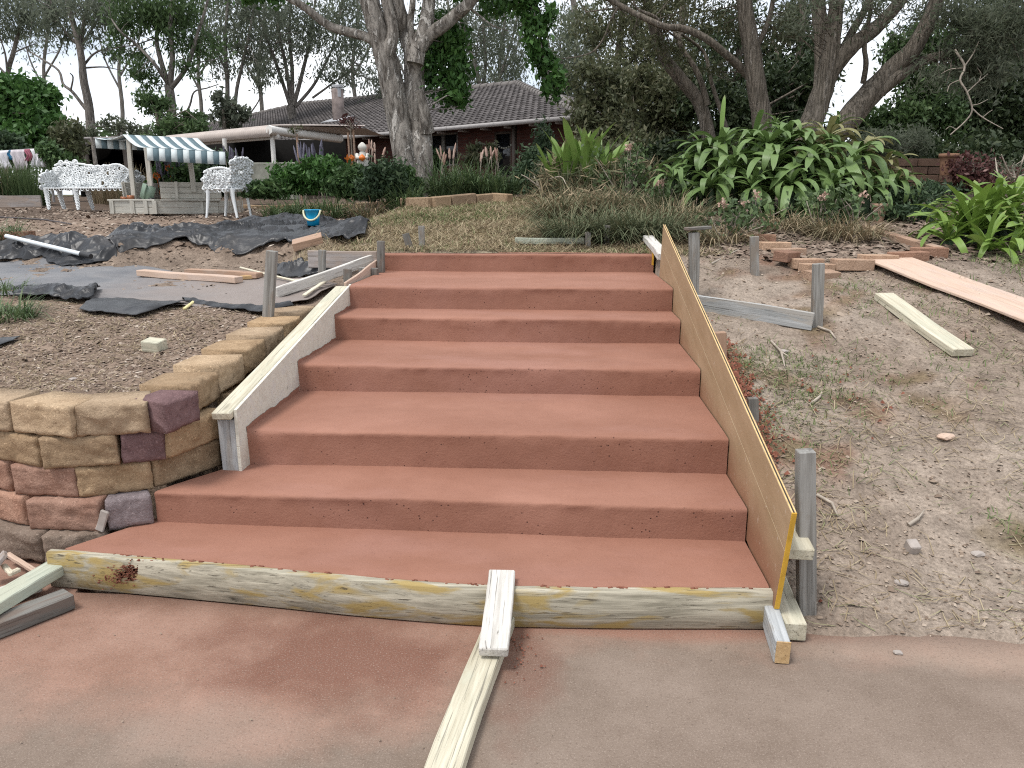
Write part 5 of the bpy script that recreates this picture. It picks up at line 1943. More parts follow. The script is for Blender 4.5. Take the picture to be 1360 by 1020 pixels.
def pot(px, pw, ph, Y_, lab, mat):
    p = aty(px[0], px[1], Y_)
    s2 = Y_ / F
    t_ = thing('flower_pot', p, lab, 'pot')
    a = np.linspace(0, 2 * math.pi, 18, endpoint=False)
    r_, h_ = pw / 2 * s2, ph * s2
    prof = [(r_ * .68, 0), (r_ * .9, h_ * .75), (r_ * .93, h_ * .82), (r_ * 1.04, h_ * .83), (r_ * 1.04, h_), (r_ * .9, h_), (r_ * .86, h_ * .85), (0.0, h_ * .84)]
    V = np.concatenate([np.stack([q * np.cos(a), q * np.sin(a), np.full(18, zz)], 1) for q, zz in prof])
    Fq = [(i * 18 + q, i * 18 + (q + 1) % 18, (i + 1) * 18 + (q + 1) % 18, (i + 1) * 18 + q) for i in range(len(prof) - 1) for q in range(18)]
    mb = MB()
    mb.add(V[:-36], Fq[:-36])
    mb.build('pot_body', mat, t_, True)
    mb = MB()
    mb.add(np.concatenate([V[-36:]]), [(q, (q + 1) % 18, 18 + (q + 1) % 18, 18 + q) for q in range(18)])
    mb.build('potting_soil', M['dark'], t_)
pot((1257, 233), 22, 26, 10.6, 'terracotta pot standing in the shade right of the broad-leaved clump', M['terracotta'])
pot((1166, 296), 18, 24, 8.6, 'small reddish brown pot at the foot of the broad-leaved clump', M['brownslab'])
# old brick wall, darkened in colour for the shade it stands in
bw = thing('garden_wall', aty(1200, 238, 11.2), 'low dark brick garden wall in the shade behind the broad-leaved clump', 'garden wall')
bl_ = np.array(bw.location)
me_b = box_mesh(0.30, 0.12, 0.10, M['brickshade'], 0.006, 'wb')
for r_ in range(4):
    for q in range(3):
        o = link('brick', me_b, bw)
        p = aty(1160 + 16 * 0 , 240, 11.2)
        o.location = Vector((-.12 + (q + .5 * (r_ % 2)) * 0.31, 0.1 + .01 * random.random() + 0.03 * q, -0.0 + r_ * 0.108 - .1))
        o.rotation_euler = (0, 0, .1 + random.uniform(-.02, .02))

# ================================================================== VEGETATION
def leaf_quads(c, L, asp, rg, droop=0.0, tint=0.5, tv=0.22, tilt=None):
    """one folded rhombus per leaf"""
    n = len(c)
    d = rg.normal(0, 1, (n, 3))
    d[:, 2] -= droop * 1.6
    d /= np.linalg.norm(d, axis=1)[:, None]
    r_ = rg.normal(0, 1, (n, 3))
    s_ = np.cross(d, r_)
    s_ /= np.linalg.norm(s_, axis=1)[:, None] + 1e-9
    l = L * rg.uniform(0.6, 1.35, (n, 1))
    w_ = l * asp * 0.5
    nn2 = np.cross(d, s_) * (w_ * 0.3)
    V = np.stack([c - d * l * .5, c + s_ * w_ + nn2, c + d * l * .5, c - s_ * w_ + nn2], 1).reshape(-1, 3)
    Fq = np.arange(4 * n).reshape(n, 4)
    t_ = np.clip(np.broadcast_to(tint, (n,)) + rg.normal(0, tv, n), 0, 1)
    return V, Fq, t_


def cloud(centre, rad, n, rg, clumps=9, sig=0.32):
    """points gathered in clumps inside an ellipsoid, with gaps between"""
    k_ = max(3, clumps)
    sub = rg.normal(0, 1, (k_, 3))
    sub /= np.linalg.norm(sub, axis=1)[:, None]
    sub *= rg.uniform(0.25, 0.95, (k_, 1)) ** 0.6
    w_ = rg.uniform(0.4, 1.4, k_)
    pick = rg.choice(k_, n, p=w_ / w_.sum())
    p = sub[pick] + rg.normal(0, sig, (n, 3)) * rg.uniform(.5, 1.1, (k_, 1))[pick]
    ct = rg.uniform(0.3, 0.7, k_)[pick]
    return np.asarray(centre) + p * np.asarray(rad), ct


def px_limb(pts, Y_, rg, wig=0.25):
    P = []
    dy = 0
    for i, q in enumerate(pts):
        if i:
            dy += rg.normal(0, wig)
        P.append(aty(q[0], q[1], Y_ + dy))
    return np.array(P)


def smooth_path(P, m=4):
    P = np.asarray(P)
    if len(P) < 3:
        return P
    out = []
    E_ = np.concatenate([[2 * P[0] - P[1]], P, [2 * P[-1] - P[-2]]])
    for i in range(1, len(E_) - 2):
        for t_ in np.linspace(0, 1, m, endpoint=False):
            a, b, c, d = E_[i - 1:i + 3]
            out.append(0.5 * ((2 * b) + (-a + c) * t_ + (2 * a - 5 * b + 4 * c - d) * t_ ** 2 + (-a + 3 * b - 3 * c + d) * t_ ** 3))
    out.append(P[-1])
    return np.array(out)


def px_tree(name, label, cat, Y_, limbs, clusters, leaf, mat, bk_, group=None, seed=1, asp=0.35, droop=0.4, twigs=5, sides=7, wig=0.25, base_to=None, depth=0.9, clump=12, sig=0.3, dens=1.0, wob=0.06, twr=None, rs=None):
    """limbs: (pixel path, radius at start, radius at end); clusters: (px, py, rx, ry, leaves[, nearer/farther])"""
    rs = rs or (0.46 if name == 'gum_tree' else 1.0)
    dens = dens * (0.86 if name == 'gum_tree' else 1.0)
    sig = sig * (1.25 if name == 'gum_tree' else 1.0)
    leaf = leaf * (0.80 if name == 'gum_tree' else 1.0)
    rg = np.random.default_rng(seed)
    P0 = px_limb(limbs[0][0][:1], Y_, rg)[0] if limbs else aty(clusters[0][0], clusters[0][1] + clusters[0][3], Y_)
    gz_ = float(ground(np.array(P0[0]), np.array(P0[1]), False))
    org = np.array([P0[0], P0[1], gz_])
    root = thing(name, org, label, cat, group)
    s_ = Y_ / F
    nodes = []
    if limbs:
        mb = MB()
        for i, (pts, r0, r1) in enumerate(limbs):
            r0, r1 = r0 * rs, r1 * rs
            P = smooth_path(px_limb(pts, Y_, rg, wig if i else wig * .3))
            if i == 0 and P[0][2] > gz_ - .1:
                P = np.concatenate([[[P[0][0], P[0][1], gz_ - .15]], P])
            rr = np.interp(np.linspace(0, 1, len(P)), [0, 1], [r0, r1])
            if i == 0:
                rr[0] *= 1.25
            mb.tube(P, rr, sides, wob, seed=seed * 31 + i)
            nodes += [(p, r_) for p, r_ in zip(P, rr)]
        tr_ = mb.build('trunk', M[bk_], root, True, off=org)
    Vs, Ts = [], []
    tw = MB()
    NP = np.array([p for p, _ in nodes]) if nodes else None
    for cl_ in clusters:
        px, py, rx, ry, n = cl_[:5]
        dY = cl_[5] if len(cl_) > 5 else rg.normal(0, depth * rx * s_ * .5)
        c = aty(px, py, Y_ + dY)
        rad = (rx * s_, max(rx, ry) * s_ * depth, ry * s_)
        p, ct = cloud(c, rad, int(n * dens), rg, clump, sig)
        V, _, t_ = leaf_quads(p, leaf, asp, rg, droop, ct, 0.2)
        Vs.append(V)
        Ts.append(t_)
        if NP is not None and twigs:
            for q in range(twigs):
                e = p[rg.integers(len(p))]
                k_ = np.argmin(np.linalg.norm(NP - e, axis=1) + rg.uniform(0, .5 * rx * s_, len(NP)))
                st_ = NP[k_]
                md = (st_ + e) / 2 + rg.normal(0, .12, 3) * np.linalg.norm(e - st_)
                r_ = min(nodes[k_][1] * .6, 0.012 * np.linalg.norm(e - st_) + 0.006) if twr is None else twr
                tw.tube([st_, md, e], [r_, r_ * .7, r_ * .3], 4)
    if tw.V:
        tag(tw.build('twigs', M[bk_], root, off=org), kind='stuff')
    V = np.concatenate(Vs) - org
    n = len(V) // 4
    me = mesh_np('crown', V, np.arange(4 * n).reshape(n, 4), M[mat], np.concatenate(Ts))
    link('crown', me, root)
    return root


def blades(P, L, w_, rg, arch=0.5, lean=0.6, seg=3, out=None):
    """arching grass blades: strips of seg quads from roots P"""
    n = len(P)
    az = rg.uniform(0, 2 * math.pi, n) if out is None else out
    hd = np.stack([np.cos(az), np.sin(az), np.zeros(n)], 1)
    sd = np.stack([-np.sin(az), np.cos(az), np.zeros(n)], 1)
    l = (L * rg.uniform(.55, 1.2, n))[:, None]
    le = (lean * rg.uniform(.2, 1.2, n))[:, None]
    ar = (arch * rg.uniform(.3, 1.3, n))[:, None]
    rows = []
    for i in range(seg + 1):
        t_ = i / seg
        c = P + hd * l * (le * t_ + ar * .35 * t_ ** 2) + np.array([0, 0, 1.0]) * l * (t_ * (1 - .25 * le) - ar * .75 * t_ ** 2.4)
        ww = w_ * (1 - t_ ** 2 * 0.85) * 0.5
        rows.append(c - sd * ww)
        rows.append(c + sd * ww)
    V = np.stack(rows, 1).reshape(-1, 3)
    m2 = 2 * (seg + 1)
    b = (np.arange(n) * m2)[:, None]
    Fq = np.concatenate([b + np.array([[2 * i, 2 * i + 1, 2 * i + 3, 2 * i + 2]]) for i in range(seg)], 0)
    return V, Fq


def blade_plant(name, label, cat, base, rad, n, L, w_, mat, arch=.6, lean=.6, seed=1, group=None, tint=(0, 1), seg=3, ysq=0.7):
    rg = np.random.default_rng(seed)
    a = rg.uniform(0, 2 * math.pi, n)
    r_ = np.sqrt(rg.uniform(0, 1, n))
    P = np.stack([base[0] + rad * r_ * np.cos(a), base[1] + rad * ysq * r_ * np.sin(a), np.zeros(n)], 1)
    P[:, 2] = ground(P[:, 0], P[:, 1], False) - .01
    out = a + rg.normal(0, .9, n)
    V, Fq = blades(P, L, w_, rg, arch, lean, seg, out)
    tt = np.tile(rg.uniform(tint[0], tint[1], n), seg)
    o = link(name, mesh_np(name, V - np.asarray(base), Fq, M[mat], tt))
    o.location = base
    return tag(o, label, cat, group)


def TR(*k):
    return list(k)


# ---- the pale double-stemmed tree in front of the house
px_tree('garden_tree', 'big pale flaky-barked tree with two fused stems in front of the house', 'tree', 12.2, [
    ([(541, 268), (540, 240), (537, 205), (529, 160), (520, 115), (512, 80), (505, 55), (496, 22), (487, -10), (480, -50)], .215, .13),
    ([(557, 268), (558, 240), (559, 205), (556, 170), (551, 135), (550, 100), (549, 70), (540, 45), (528, 15), (522, -30), (518, -60)], .20, .10),
    ([(568, 175), (566, 160), (562, 140), (556, 120)], .11, .06),
    ([(551, 85), (556, 60), (565, 35), (569, 5), (573, -40)], .13, .09),
    ([(556, 66), (570, 47), (588, 34), (605, 20), (622, 5), (640, -18), (655, -40)], .105, .07),
    ([(514, 90), (518, 62), (522, 40), (514, 5), (507, -40)], .10, .07),
    ([(508, 70), (500, 40), (489, 10), (478, -40)], .10, .07),
    ([(506, 62), (488, 50), (465, 43), (440, 36), (420, 22), (402, 8), (380, -4), (350, -22)], .07, .045),
    ([(620, 8), (636, 20), (655, 34), (675, 41)], .018, .008), ([(640, -18), (668, -34), (694, -20), (708, 15), (716, 50), (724, 85), (735, 118)], .03, .008),
    ([(548, 60), (545, 30), (548, 0), (545, -40)], .05, .04),
], TR((592, 85, 26, 46, 2600, .5), (603, 128, 17, 15, 700, .3), (575, 60, 14, 34, 1100, .7), (598, 50, 22, 24, 900, .6), (702, 10, 14, 22, 420, 0), (712, 48, 17, 24, 620, 0), (722, 78, 15, 20, 520, 0), (736, 112, 15, 24, 520, 0), (690, -8, 26, 14, 400, 0), (728, 20, 9, 16, 140, 0), (345, -8, 26, 14, 500, -.6), (640, 4, 50, 14, 500, .6),
      (380, -60, 90, 34, 1600, 0), (520, -110, 120, 50, 3000, 0.5), (650, -60, 80, 34, 1600, 0), (560, -30, 60, 14, 400, 0.8)),
    .105, 'bright', 'barkpale', seed=4, asp=.5, droop=.5, twigs=4, sides=12, wig=.07, clump=16, wob=.10)

# ---- gum trees beyond the house
GT_ = 'tall gum trees beyond the house and carport'
px_tree('gum_tree', 'slim gum tree cut by the left edge of the picture', 'tree', 38, [
    ([(6, 220), (8, 140), (11, 95), (18, 70), (24, 45), (30, 20), (36, -25)], .30, .14), ([(10, 98), (7, 72), (0, 50)], .13, .06), ([(18, 70), (34, 63), (50, 57)], .09, .04), ([(9, 100), (-10, 80), (-30, 60)], .12, .06)],
    TR((10, 20, 34, 24, 1500), (44, 26, 20, 16, 700), (22, 44, 34, 9, 600), (-10, 40, 30, 20, 700), (20, -25, 40, 20, 900)), .30, 'gum', 'barkgrey', GT_, 21, asp=.26, droop=.9, clump=14)
px_tree('gum_tree', 'dark gum tree with a crooked low branch, standing left of the carport', 'tree', 33, [
    ([(122, 225), (121, 180), (118, 140), (111, 105), (108, 75), (100, 40), (90, 5), (80, -40)], .46, .16), ([(110, 100), (108, 62), (112, 28), (122, -20)], .26, .12),
    ([(114, 145), (96, 122), (84, 112), (78, 94), (58, 80), (42, 70), (34, 64)], .16, .05), ([(94, 120), (97, 103), (93, 97)], .09, .04),
    ([(112, 86), (124, 72), (140, 65), (162, 62)], .12, .04), ([(114, 90), (138, 89), (160, 93)], .09, .03), ([(104, 60), (85, 40), (70, 10), (60, -30)], .14, .06), ([(111, 55), (125, 35), (140, 5)], .1, .05)],
    TR((95, 8, 50, 20, 1800), (70, 35, 22, 18, 600), (128, 34, 22, 20, 600), (60, 5, 30, 18, 800), (140, 10, 25, 20, 700), (152, 72, 16, 9, 160), (100, -35, 60, 25, 1200), (92, 50, 30, 14, 350)), .28, 'gum', 'barkgrey', GT_, 22, asp=.26, droop=.9, clump=15)
px_tree('gum_tree', 'spreading gum tree with green upper leaves above the striped canopy', 'tree', 29, [
    ([(233, 225), (229, 165), (227, 130), (224, 112)], .42, .34), ([(224, 113), (206, 86), (182, 60), (160, 42), (148, 25)], .16, .05), ([(224, 113), (213, 78), (208, 50), (212, 20), (205, -25)], .22, .10),
    ([(226, 112), (229, 72), (226, 30), (232, -30)], .24, .12), ([(228, 116), (245, 94), (255, 70), (262, 45), (272, 15), (282, -25)], .20, .08), ([(248, 90), (268, 82), (290, 79)], .07, .03), ([(240, 165), (252, 140), (258, 122), (275, 117), (290, 112)], .10, .03)],
    TR((180, 12, 36, 22, 1500), (212, 22, 34, 22, 1300), (248, 48, 30, 26, 900), (272, 62, 22, 22, 500), (168, 70, 24, 16, 450), (188, 92, 22, 14, 500), (236, 15, 36, 20, 1100), (165, 40, 20, 18, 500), (255, 95, 20, 14, 260), (215, -30, 60, 25, 1200), (198, 112, 14, 10, 150)), .26, 'gumgreen', 'barkgrey', GT_, 23, asp=.3, droop=.9, clump=15)
px_tree('gum_tree', 'pair of thin straight gum stems rising left of the veranda roof', 'tree', 34, [
    ([(304, 225), (302, 160), (302, 110), (299, 60), (303, 0), (304, -40)], .26, .12), ([(311, 200), (313, 130), (322, 85), (332, 40), (341, -10)], .20, .09), ([(300, 95), (286, 62), (275, 30)], .1, .04), ([(333, 150), (345, 130), (342, 110)], .08, .03)],
    TR((298, 40, 34, 30, 1300), (330, 62, 26, 32, 900), (308, 8, 40, 22, 1300), (345, 22, 28, 28, 800), (290, 85, 22, 20, 400), (345, 100, 18, 20, 300), (315, -30, 50, 20, 900)), .28, 'gum', 'barkgrey', GT_, 24, asp=.26, droop=.9, clump=15)
px_tree('gum_tree', 'gum tree fanning into many thin stems behind the roof left of the chimney', 'tree', 36, [
    ([(388, 200), (388, 160), (386, 140)], .5, .42), ([(386, 142), (372, 100), (358, 60), (345, 25), (335, -20)], .20, .08), ([(387, 140), (380, 90), (370, 40), (368, -20)], .22, .09), ([(388, 140), (388, 90), (384, 40), (390, -20)], .24, .1),
    ([(390, 140), (402, 95), (412, 50), (420, -10)], .22, .09), ([(392, 142), (415, 115), (432, 85), (446, 50), (455, 0)], .18, .07), ([(415, 130), (440, 112), (462, 95), (480, 70)], .12, .05), ([(350, 60), (345, 95), (340, 120)], .06, .03)],
    TR((362, 42, 34, 34, 1300), (398, 22, 40, 30, 1500), (435, 45, 36, 34, 1300), (472, 75, 30, 34, 900), (350, 84, 20, 18, 350), (478, 25, 36, 32, 1200), (410, 70, 30, 22, 500), (445, 100, 26, 18, 500), (372, 95, 20, 18, 260), (400, -30, 90, 24, 1500), (500, 110, 20, 22, 400)), .28, 'gum', 'barkgrey', GT_, 25, asp=.26, droop=.9, clump=15)
px_tree('gum_tree', 'greyish gum trees showing between the pale trunk and the hanging branches', 'tree', 38, [
    ([(640, 200), (640, 140), (632, 90), (615, 40), (600, -20)], .34, .12), ([(638, 140), (645, 80), (642, 30), (650, -20)], .22, .1), ([(640, 150), (662, 105), (678, 60), (690, 10)], .2, .08), ([(560, 150), (520, 60), (500, 10)], .14, .08)],
    TR((622, 52, 38, 36, 1500), (660, 62, 34, 34, 1300), (690, 95, 26, 26, 800), (606, 92, 26, 26, 600), (650, 12, 46, 24, 1300), (585, 30, 30, 30, 700), (640, 110, 40, 18, 800), (520, 70, 22, 40, 700), (690, 30, 22, 22, 400), (640, -30, 80, 20, 1000)), .28, 'gum', 'barkgrey', GT_, 26, asp=.26, droop=.9, clump=16)
px_tree('gum_tree', 'hazy grey-green gum tree behind the right end of the house roof', 'tree', 31, [
    ([(766, 200), (768, 150), (764, 90), (766, 30), (760, -20)], .26, .12), ([(745, 170), (748, 110), (744, 60)], .14, .07), ([(766, 100), (785, 70), (800, 40)], .12, .05)],
    TR((742, 66, 24, 36, 1100), (775, 82, 26, 40, 1300), (798, 60, 20, 26, 500), (760, 132, 36, 22, 1200), (730, 110, 20, 24, 700), (795, 110, 24, 24, 700), (760, 25, 30, 20, 500)), .24, 'feather', 'barkgrey', GT_, 27, asp=.3, droop=.8, clump=16)

for i, (px, py, w2, Y_) in enumerate([(345, 60, 60, 52), (470, 55, 60, 50), (590, 70, 50, 52), (665, 75, 50, 48), (755, 60, 50, 46), (265, 40, 50, 54), (60, 30, 60, 54), (160, 20, 50, 54)]):
    px_tree('gum_tree', ['pale distant gum behind the thin stem pair', 'pale distant gum above the chimney', 'pale distant gum just right of the pale trunk', 'pale distant gum above the house roof', 'pale distant gum behind the hanging leaves', 'pale distant gum above the striped canopy', 'pale distant gum behind the crooked-branch gum', 'pale distant gum between the two left gums'][i], 'tree', Y_,
            [([(px, 230), (px + 3, 150), (px - 2, 90), (px + 6, 20), (px, -20)], .36, .14), ([(px, 120), (px - 20, 80), (px - 30, 40)], .16, .07), ([(px, 100), (px + 22, 60), (px + 30, 20)], .16, .07)],
            TR((px - 26, py - 20, 26, 26, 420), (px + 24, py - 10, 26, 28, 420), (px, py - 40, 36, 24, 500), (px + 8, py + 24, 26, 22, 260), (px - 20, py + 26, 22, 20, 220)), .36, 'feather', 'barkgrey', 'pale far gum trees on the skyline', 600 + i, asp=.3, droop=.8, clump=16)
# ---- bushes at the left
px_tree('round_tree', 'dense round bright green tree at the left edge behind the clothes line', 'tree', 24, [([(30, 250), (30, 200), (28, 160)], .25, .15)],
        TR((25, 150, 44, 40, 5200), (60, 175, 26, 26, 2200), (-5, 125, 40, 26, 2800), (50, 130, 22, 24, 1300), (10, 190, 40, 24, 2600)), .21, 'bright', 'barkbrown', seed=31, asp=.5, droop=.3, clump=26, twigs=2)
px_tree('garden_shrub', 'bluish dark shrub at the left edge just above the towels', 'shrub', 20, [], TR((5, 192, 26, 14, 1400), (30, 205, 24, 10, 900)), .14, 'beddark', 'barkbrown', seed=32, asp=.45)
px_tree('garden_shrub', 'light yellowish shrub left of the carport behind the bench', 'shrub', 18, [([(98, 250), (97, 225), (96, 205)], .04, .02)], TR((82, 188, 22, 22, 1500), (98, 190, 10, 24, 700)), .13, 'olive', 'barkbrown', seed=33, asp=.4)
px_tree('garden_shrub', 'dark green shrub between the white towel and the carport', 'shrub', 17.5, [], TR((78, 214, 20, 16, 1300), (68, 200, 16, 14, 800)), .12, 'bed', 'barkbrown', seed=34, asp=.45)
px_tree('garden_tree', 'small bushy tree behind the canopy at the foot of the spreading gum', 'tree', 26, [([(210, 220), (212, 180), (208, 150)], .1, .06)], TR((205, 140, 22, 16, 900), (222, 168, 22, 16, 900), (255, 160, 20, 14, 700), (262, 168, 16, 10, 400)), .18, 'gumgreen', 'barkbrown', seed=35, asp=.4)
px_tree('garden_tree', 'small leafy tree left of the thin gum pair above the veranda roof', 'tree', 27, [([(298, 220), (298, 170), (296, 145)], .09, .05)], TR((297, 138, 14, 18, 700), (300, 158, 24, 12, 700), (320, 150, 12, 10, 300)), .18, 'gum', 'barkbrown', seed=36, asp=.4)
px_tree('garden_tree', 'pale thin-leaved small tree between the two left gums', 'tree', 30, [([(160, 210), (158, 180), (156, 168)], .07, .04)], TR((152, 166, 16, 10, 320), (182, 172, 16, 8, 260), (115, 172, 14, 14, 320)), .2, 'feather', 'barkgrey', seed=37, asp=.3)
mb = MB()
rg = np.random.default_rng(77)
for q in range(90):
    px = -200 + q * 11
    c = aty(px, 182 + rg.uniform(-6, 4), 58 + rg.uniform(-4, 6))
    p, ct = cloud(c, (1.2, 1.2, 0.9), 70, rg, 5, .35)
    V, Fq, t_ = leaf_quads(p, .42, .5, rg, .2, ct)
    mb.add(V, Fq, t_)
for q in range(120):
    px = -250 + q * 10
    c = aty(px, 205 + rg.uniform(-8, 8), 56)
    p, ct = cloud(c, (1.3, .8, 1.2), 60, rg, 5, .4)
    V, Fq, t_ = leaf_quads(p, .45, .5, rg, .2, ct)
    mb.add(V, Fq, t_)
tag(mb.build('distant_scrub', M['gumgreen']), 'low line of far scrub on the horizon at the left', 'scrub', kind='stuff')

# ---- dark growth right of the house and behind the broad-leaved clump
GD = 'dense shrubs behind the right-hand tree'
px_tree('dense_shrub', 'tall olive bush right of the house gutter', 'shrub', 18.5, [([(815, 260), (812, 200), (805, 150)], .1, .05)], TR((800, 110, 34, 30, 3000), (795, 160, 36, 36, 3200), (835, 135, 28, 36, 2600), (800, 205, 40, 26, 2200)), .13, 'olive', 'barkbrown', GD, 41, asp=.4, clump=22)
px_tree('dense_shrub', 'brownish dense bush between the sword-leaf plant and the long thin limb', 'shrub', 16.0, [([(880, 260), (878, 210), (870, 160)], .09, .05)], TR((862, 120, 32, 30, 2600), (875, 170, 36, 34, 3200), (850, 205, 36, 26, 2200), (905, 140, 26, 36, 2200)), .12, 'olive', 'barkbrown', GD, 42, asp=.42, clump=22)
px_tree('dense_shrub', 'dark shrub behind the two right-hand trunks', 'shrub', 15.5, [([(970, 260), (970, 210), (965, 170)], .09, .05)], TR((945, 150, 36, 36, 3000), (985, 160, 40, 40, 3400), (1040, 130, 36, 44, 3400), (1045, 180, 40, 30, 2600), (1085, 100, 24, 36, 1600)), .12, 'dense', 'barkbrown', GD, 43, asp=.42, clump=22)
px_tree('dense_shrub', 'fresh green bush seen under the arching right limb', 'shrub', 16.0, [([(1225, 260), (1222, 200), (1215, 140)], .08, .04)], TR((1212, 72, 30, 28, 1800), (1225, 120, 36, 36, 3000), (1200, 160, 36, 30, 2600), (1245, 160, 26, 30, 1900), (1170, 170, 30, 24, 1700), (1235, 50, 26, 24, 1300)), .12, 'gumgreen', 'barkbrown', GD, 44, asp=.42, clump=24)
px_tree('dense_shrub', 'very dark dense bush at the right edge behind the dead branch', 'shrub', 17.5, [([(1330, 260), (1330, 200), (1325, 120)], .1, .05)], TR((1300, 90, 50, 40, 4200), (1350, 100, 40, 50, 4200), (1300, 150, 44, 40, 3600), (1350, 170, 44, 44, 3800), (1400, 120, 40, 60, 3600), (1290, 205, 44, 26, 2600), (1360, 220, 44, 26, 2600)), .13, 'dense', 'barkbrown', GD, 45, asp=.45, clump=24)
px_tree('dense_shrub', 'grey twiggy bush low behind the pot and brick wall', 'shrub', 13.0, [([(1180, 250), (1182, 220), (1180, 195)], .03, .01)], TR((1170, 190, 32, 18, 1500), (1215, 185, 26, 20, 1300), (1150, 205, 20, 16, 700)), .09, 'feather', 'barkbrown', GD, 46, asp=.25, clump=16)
for i, (px, py, rx, ry, Y_) in enumerate([(820, 40, 60, 40, 24), (900, 60, 60, 46, 23), (980, 70, 60, 60, 22), (1060, 60, 60, 60, 22), (1340, 30, 70, 60, 21), (1420, 80, 60, 90, 21)]):
    px_tree('background_tree', ['thin-leaved tree above the olive bush, behind the long limb', 'dark airy tree behind the leaning left trunk', 'dark tree between the two right-hand trunks, far back', 'far tree behind the thick forked trunk', 'tall dark tree in the top right corner', 'tall dark tree just outside the right edge'][i], 'tree', Y_,
            [([(px, 250), (px - 4, 160), (px, 90), (px + 6, 20), (px + 4, -40)], .16, .06), ([(px - 2, 130), (px - 20, 90), (px - 36, 50)], .07, .03), ([(px, 110), (px + 24, 70), (px + 40, 30)], .07, .03)],
            TR((px - 25, py, rx * .5, ry * .6, 900 if i < 3 else 1500), (px + 20, py + 10, rx * .5, ry * .7, 1000 if i < 3 else 1700), (px, py - 30, rx * .7, ry * .6, 900), (px + 10, py + 50, rx * .6, ry * .6, 1500)), .16, 'dense' if i > 1 else 'olive', 'barkbrown', 'trees far back on the right', 50 + i, asp=.32, droop=.6, clump=18, twigs=8)

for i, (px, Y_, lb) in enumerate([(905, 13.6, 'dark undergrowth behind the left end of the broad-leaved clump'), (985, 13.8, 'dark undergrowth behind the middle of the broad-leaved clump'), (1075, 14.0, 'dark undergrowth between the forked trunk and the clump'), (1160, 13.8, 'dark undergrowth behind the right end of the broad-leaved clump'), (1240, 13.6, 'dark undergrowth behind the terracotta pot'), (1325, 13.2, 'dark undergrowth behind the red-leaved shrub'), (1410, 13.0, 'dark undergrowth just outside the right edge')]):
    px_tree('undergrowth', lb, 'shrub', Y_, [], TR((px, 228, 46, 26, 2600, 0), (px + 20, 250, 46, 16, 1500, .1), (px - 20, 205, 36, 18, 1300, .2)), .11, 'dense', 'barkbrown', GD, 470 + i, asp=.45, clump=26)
# ---- the large tree on the right with many limbs
px_tree('limbed_tree', 'large rough-barked tree with many leaning limbs on the right', 'tree', 11.6, [
    ([(1056, 262), (1062, 225), (1072, 180), (1086, 140), (1097, 105), (1103, 70), (1108, 30), (1116, -40)], .27, .11),
    ([(1094, 112), (1110, 85), (1135, 58), (1162, 38), (1192, 6), (1225, -40)], .17, .09),
    ([(1090, 120), (1092, 70), (1088, 20), (1082, -40)], .13, .11),
    ([(1112, 80), (1130, 45), (1150, 10), (1165, -30)], .07, .05),
    ([(1100, 190), (1125, 160), (1150, 128), (1182, 95), (1212, 66), (1235, 25), (1255, -30)], .22, .12),
    ([(1130, 165), (1160, 130), (1195, 100), (1225, 82), (1250, 74), (1270, 66), (1295, 45), (1340, 25)], .13, .03),
    ([(1146, 110), (1150, 85), (1148, 60), (1155, 20), (1160, -20)], .05, .03),
], TR((1285, 38, 46, 30, 2400, -.5), (1335, 60, 40, 40, 2600, -.4), (1235, 95, 30, 22, 380, -.6), (1180, 30, 40, 26, 420, -.5), (1120, 15, 40, 18, 380, -.4), (1320, 110, 44, 20, 700, -.5), (1060, 20, 34, 22, 420, -.5), (1250, 15, 44, 20, 900, .2), (1345, 15, 34, 24, 900, -.5), (1300, 80, 40, 16, 700, -.3), (1200, -5, 40, 12, 300, .2), (1120, -20, 60, 14, 500, .2),
      (1060, -70, 120, 40, 2600, 0), (1250, -80, 130, 44, 3200, 0), (1380, -40, 80, 60, 2200, -.4)),
    .095, 'feather', 'barkbrown', seed=61, asp=.2, droop=.4, twigs=14, sides=10, wig=.10, clump=16, wob=.12, twr=.008, rs=.8)
px_tree('limbed_tree', 'rough-barked trunk with a long thin limb reaching left across the sky', 'tree', 12.2, [
    ([(1022, 262), (1018, 215), (1012, 160), (1004, 110), (998, 65), (990, 20), (984, -40)], .23, .13),
    ([(1004, 112), (986, 92), (962, 70), (936, 50), (908, 38), (882, 35), (852, 22), (822, 6), (790, -12)], .075, .04),
    ([(822, 8), (812, 25), (802, 50), (788, 68), (768, 75), (745, 78)], .025, .008),
    ([(852, 22), (835, 12), (810, 12), (778, 16)], .03, .01), ([(1000, 70), (1020, 30), (1030, -20)], .06, .04), ([(880, 36), (870, 22), (845, 10), (840, -15)], .03, .02)],
    TR((900, 15, 40, 22, 900, .3), (950, 35, 34, 26, 900, .5), (1035, 40, 26, 34, 900, .4), (880, 70, 26, 18, 400, .6), (830, 40, 30, 22, 420, .2), (1000, -20, 60, 18, 900, .2), (940, -60, 90, 34, 2200, 0), (800, -40, 70, 24, 1200, 0), (960, 90, 22, 18, 380, .7)),
    .085, 'olive', 'barkbrown', seed=62, asp=.25, droop=.4, twigs=12, sides=10, wig=.10, clump=15, wob=.12, twr=.008, rs=.78)
px_tree('limbed_tree', 'dark slanting trunk left of the others on the right, rising from the shrubs', 'tree', 13.2, [
    ([(960, 265), (945, 200), (930, 140), (906, 108), (886, 82), (873, 50), (864, 20), (852, -30)], .16, .11), ([(940, 140), (928, 100), (905, 62), (895, 40)], .07, .04), ([(968, 180), (945, 110), (935, 70), (905, 45)], .05, .03)],
    TR((865, 10, 34, 20, 700), (835, -10, 40, 14, 500), (905, 80, 22, 22, 380), (850, -50, 60, 24, 1000)), .085, 'olive', 'barkbrown', seed=63, asp=.25, droop=.4, twigs=10, sides=8, wig=.1, clump=14, wob=.1, twr=.008, rs=.75)
mb = MB()
rg = np.random.default_rng(5)
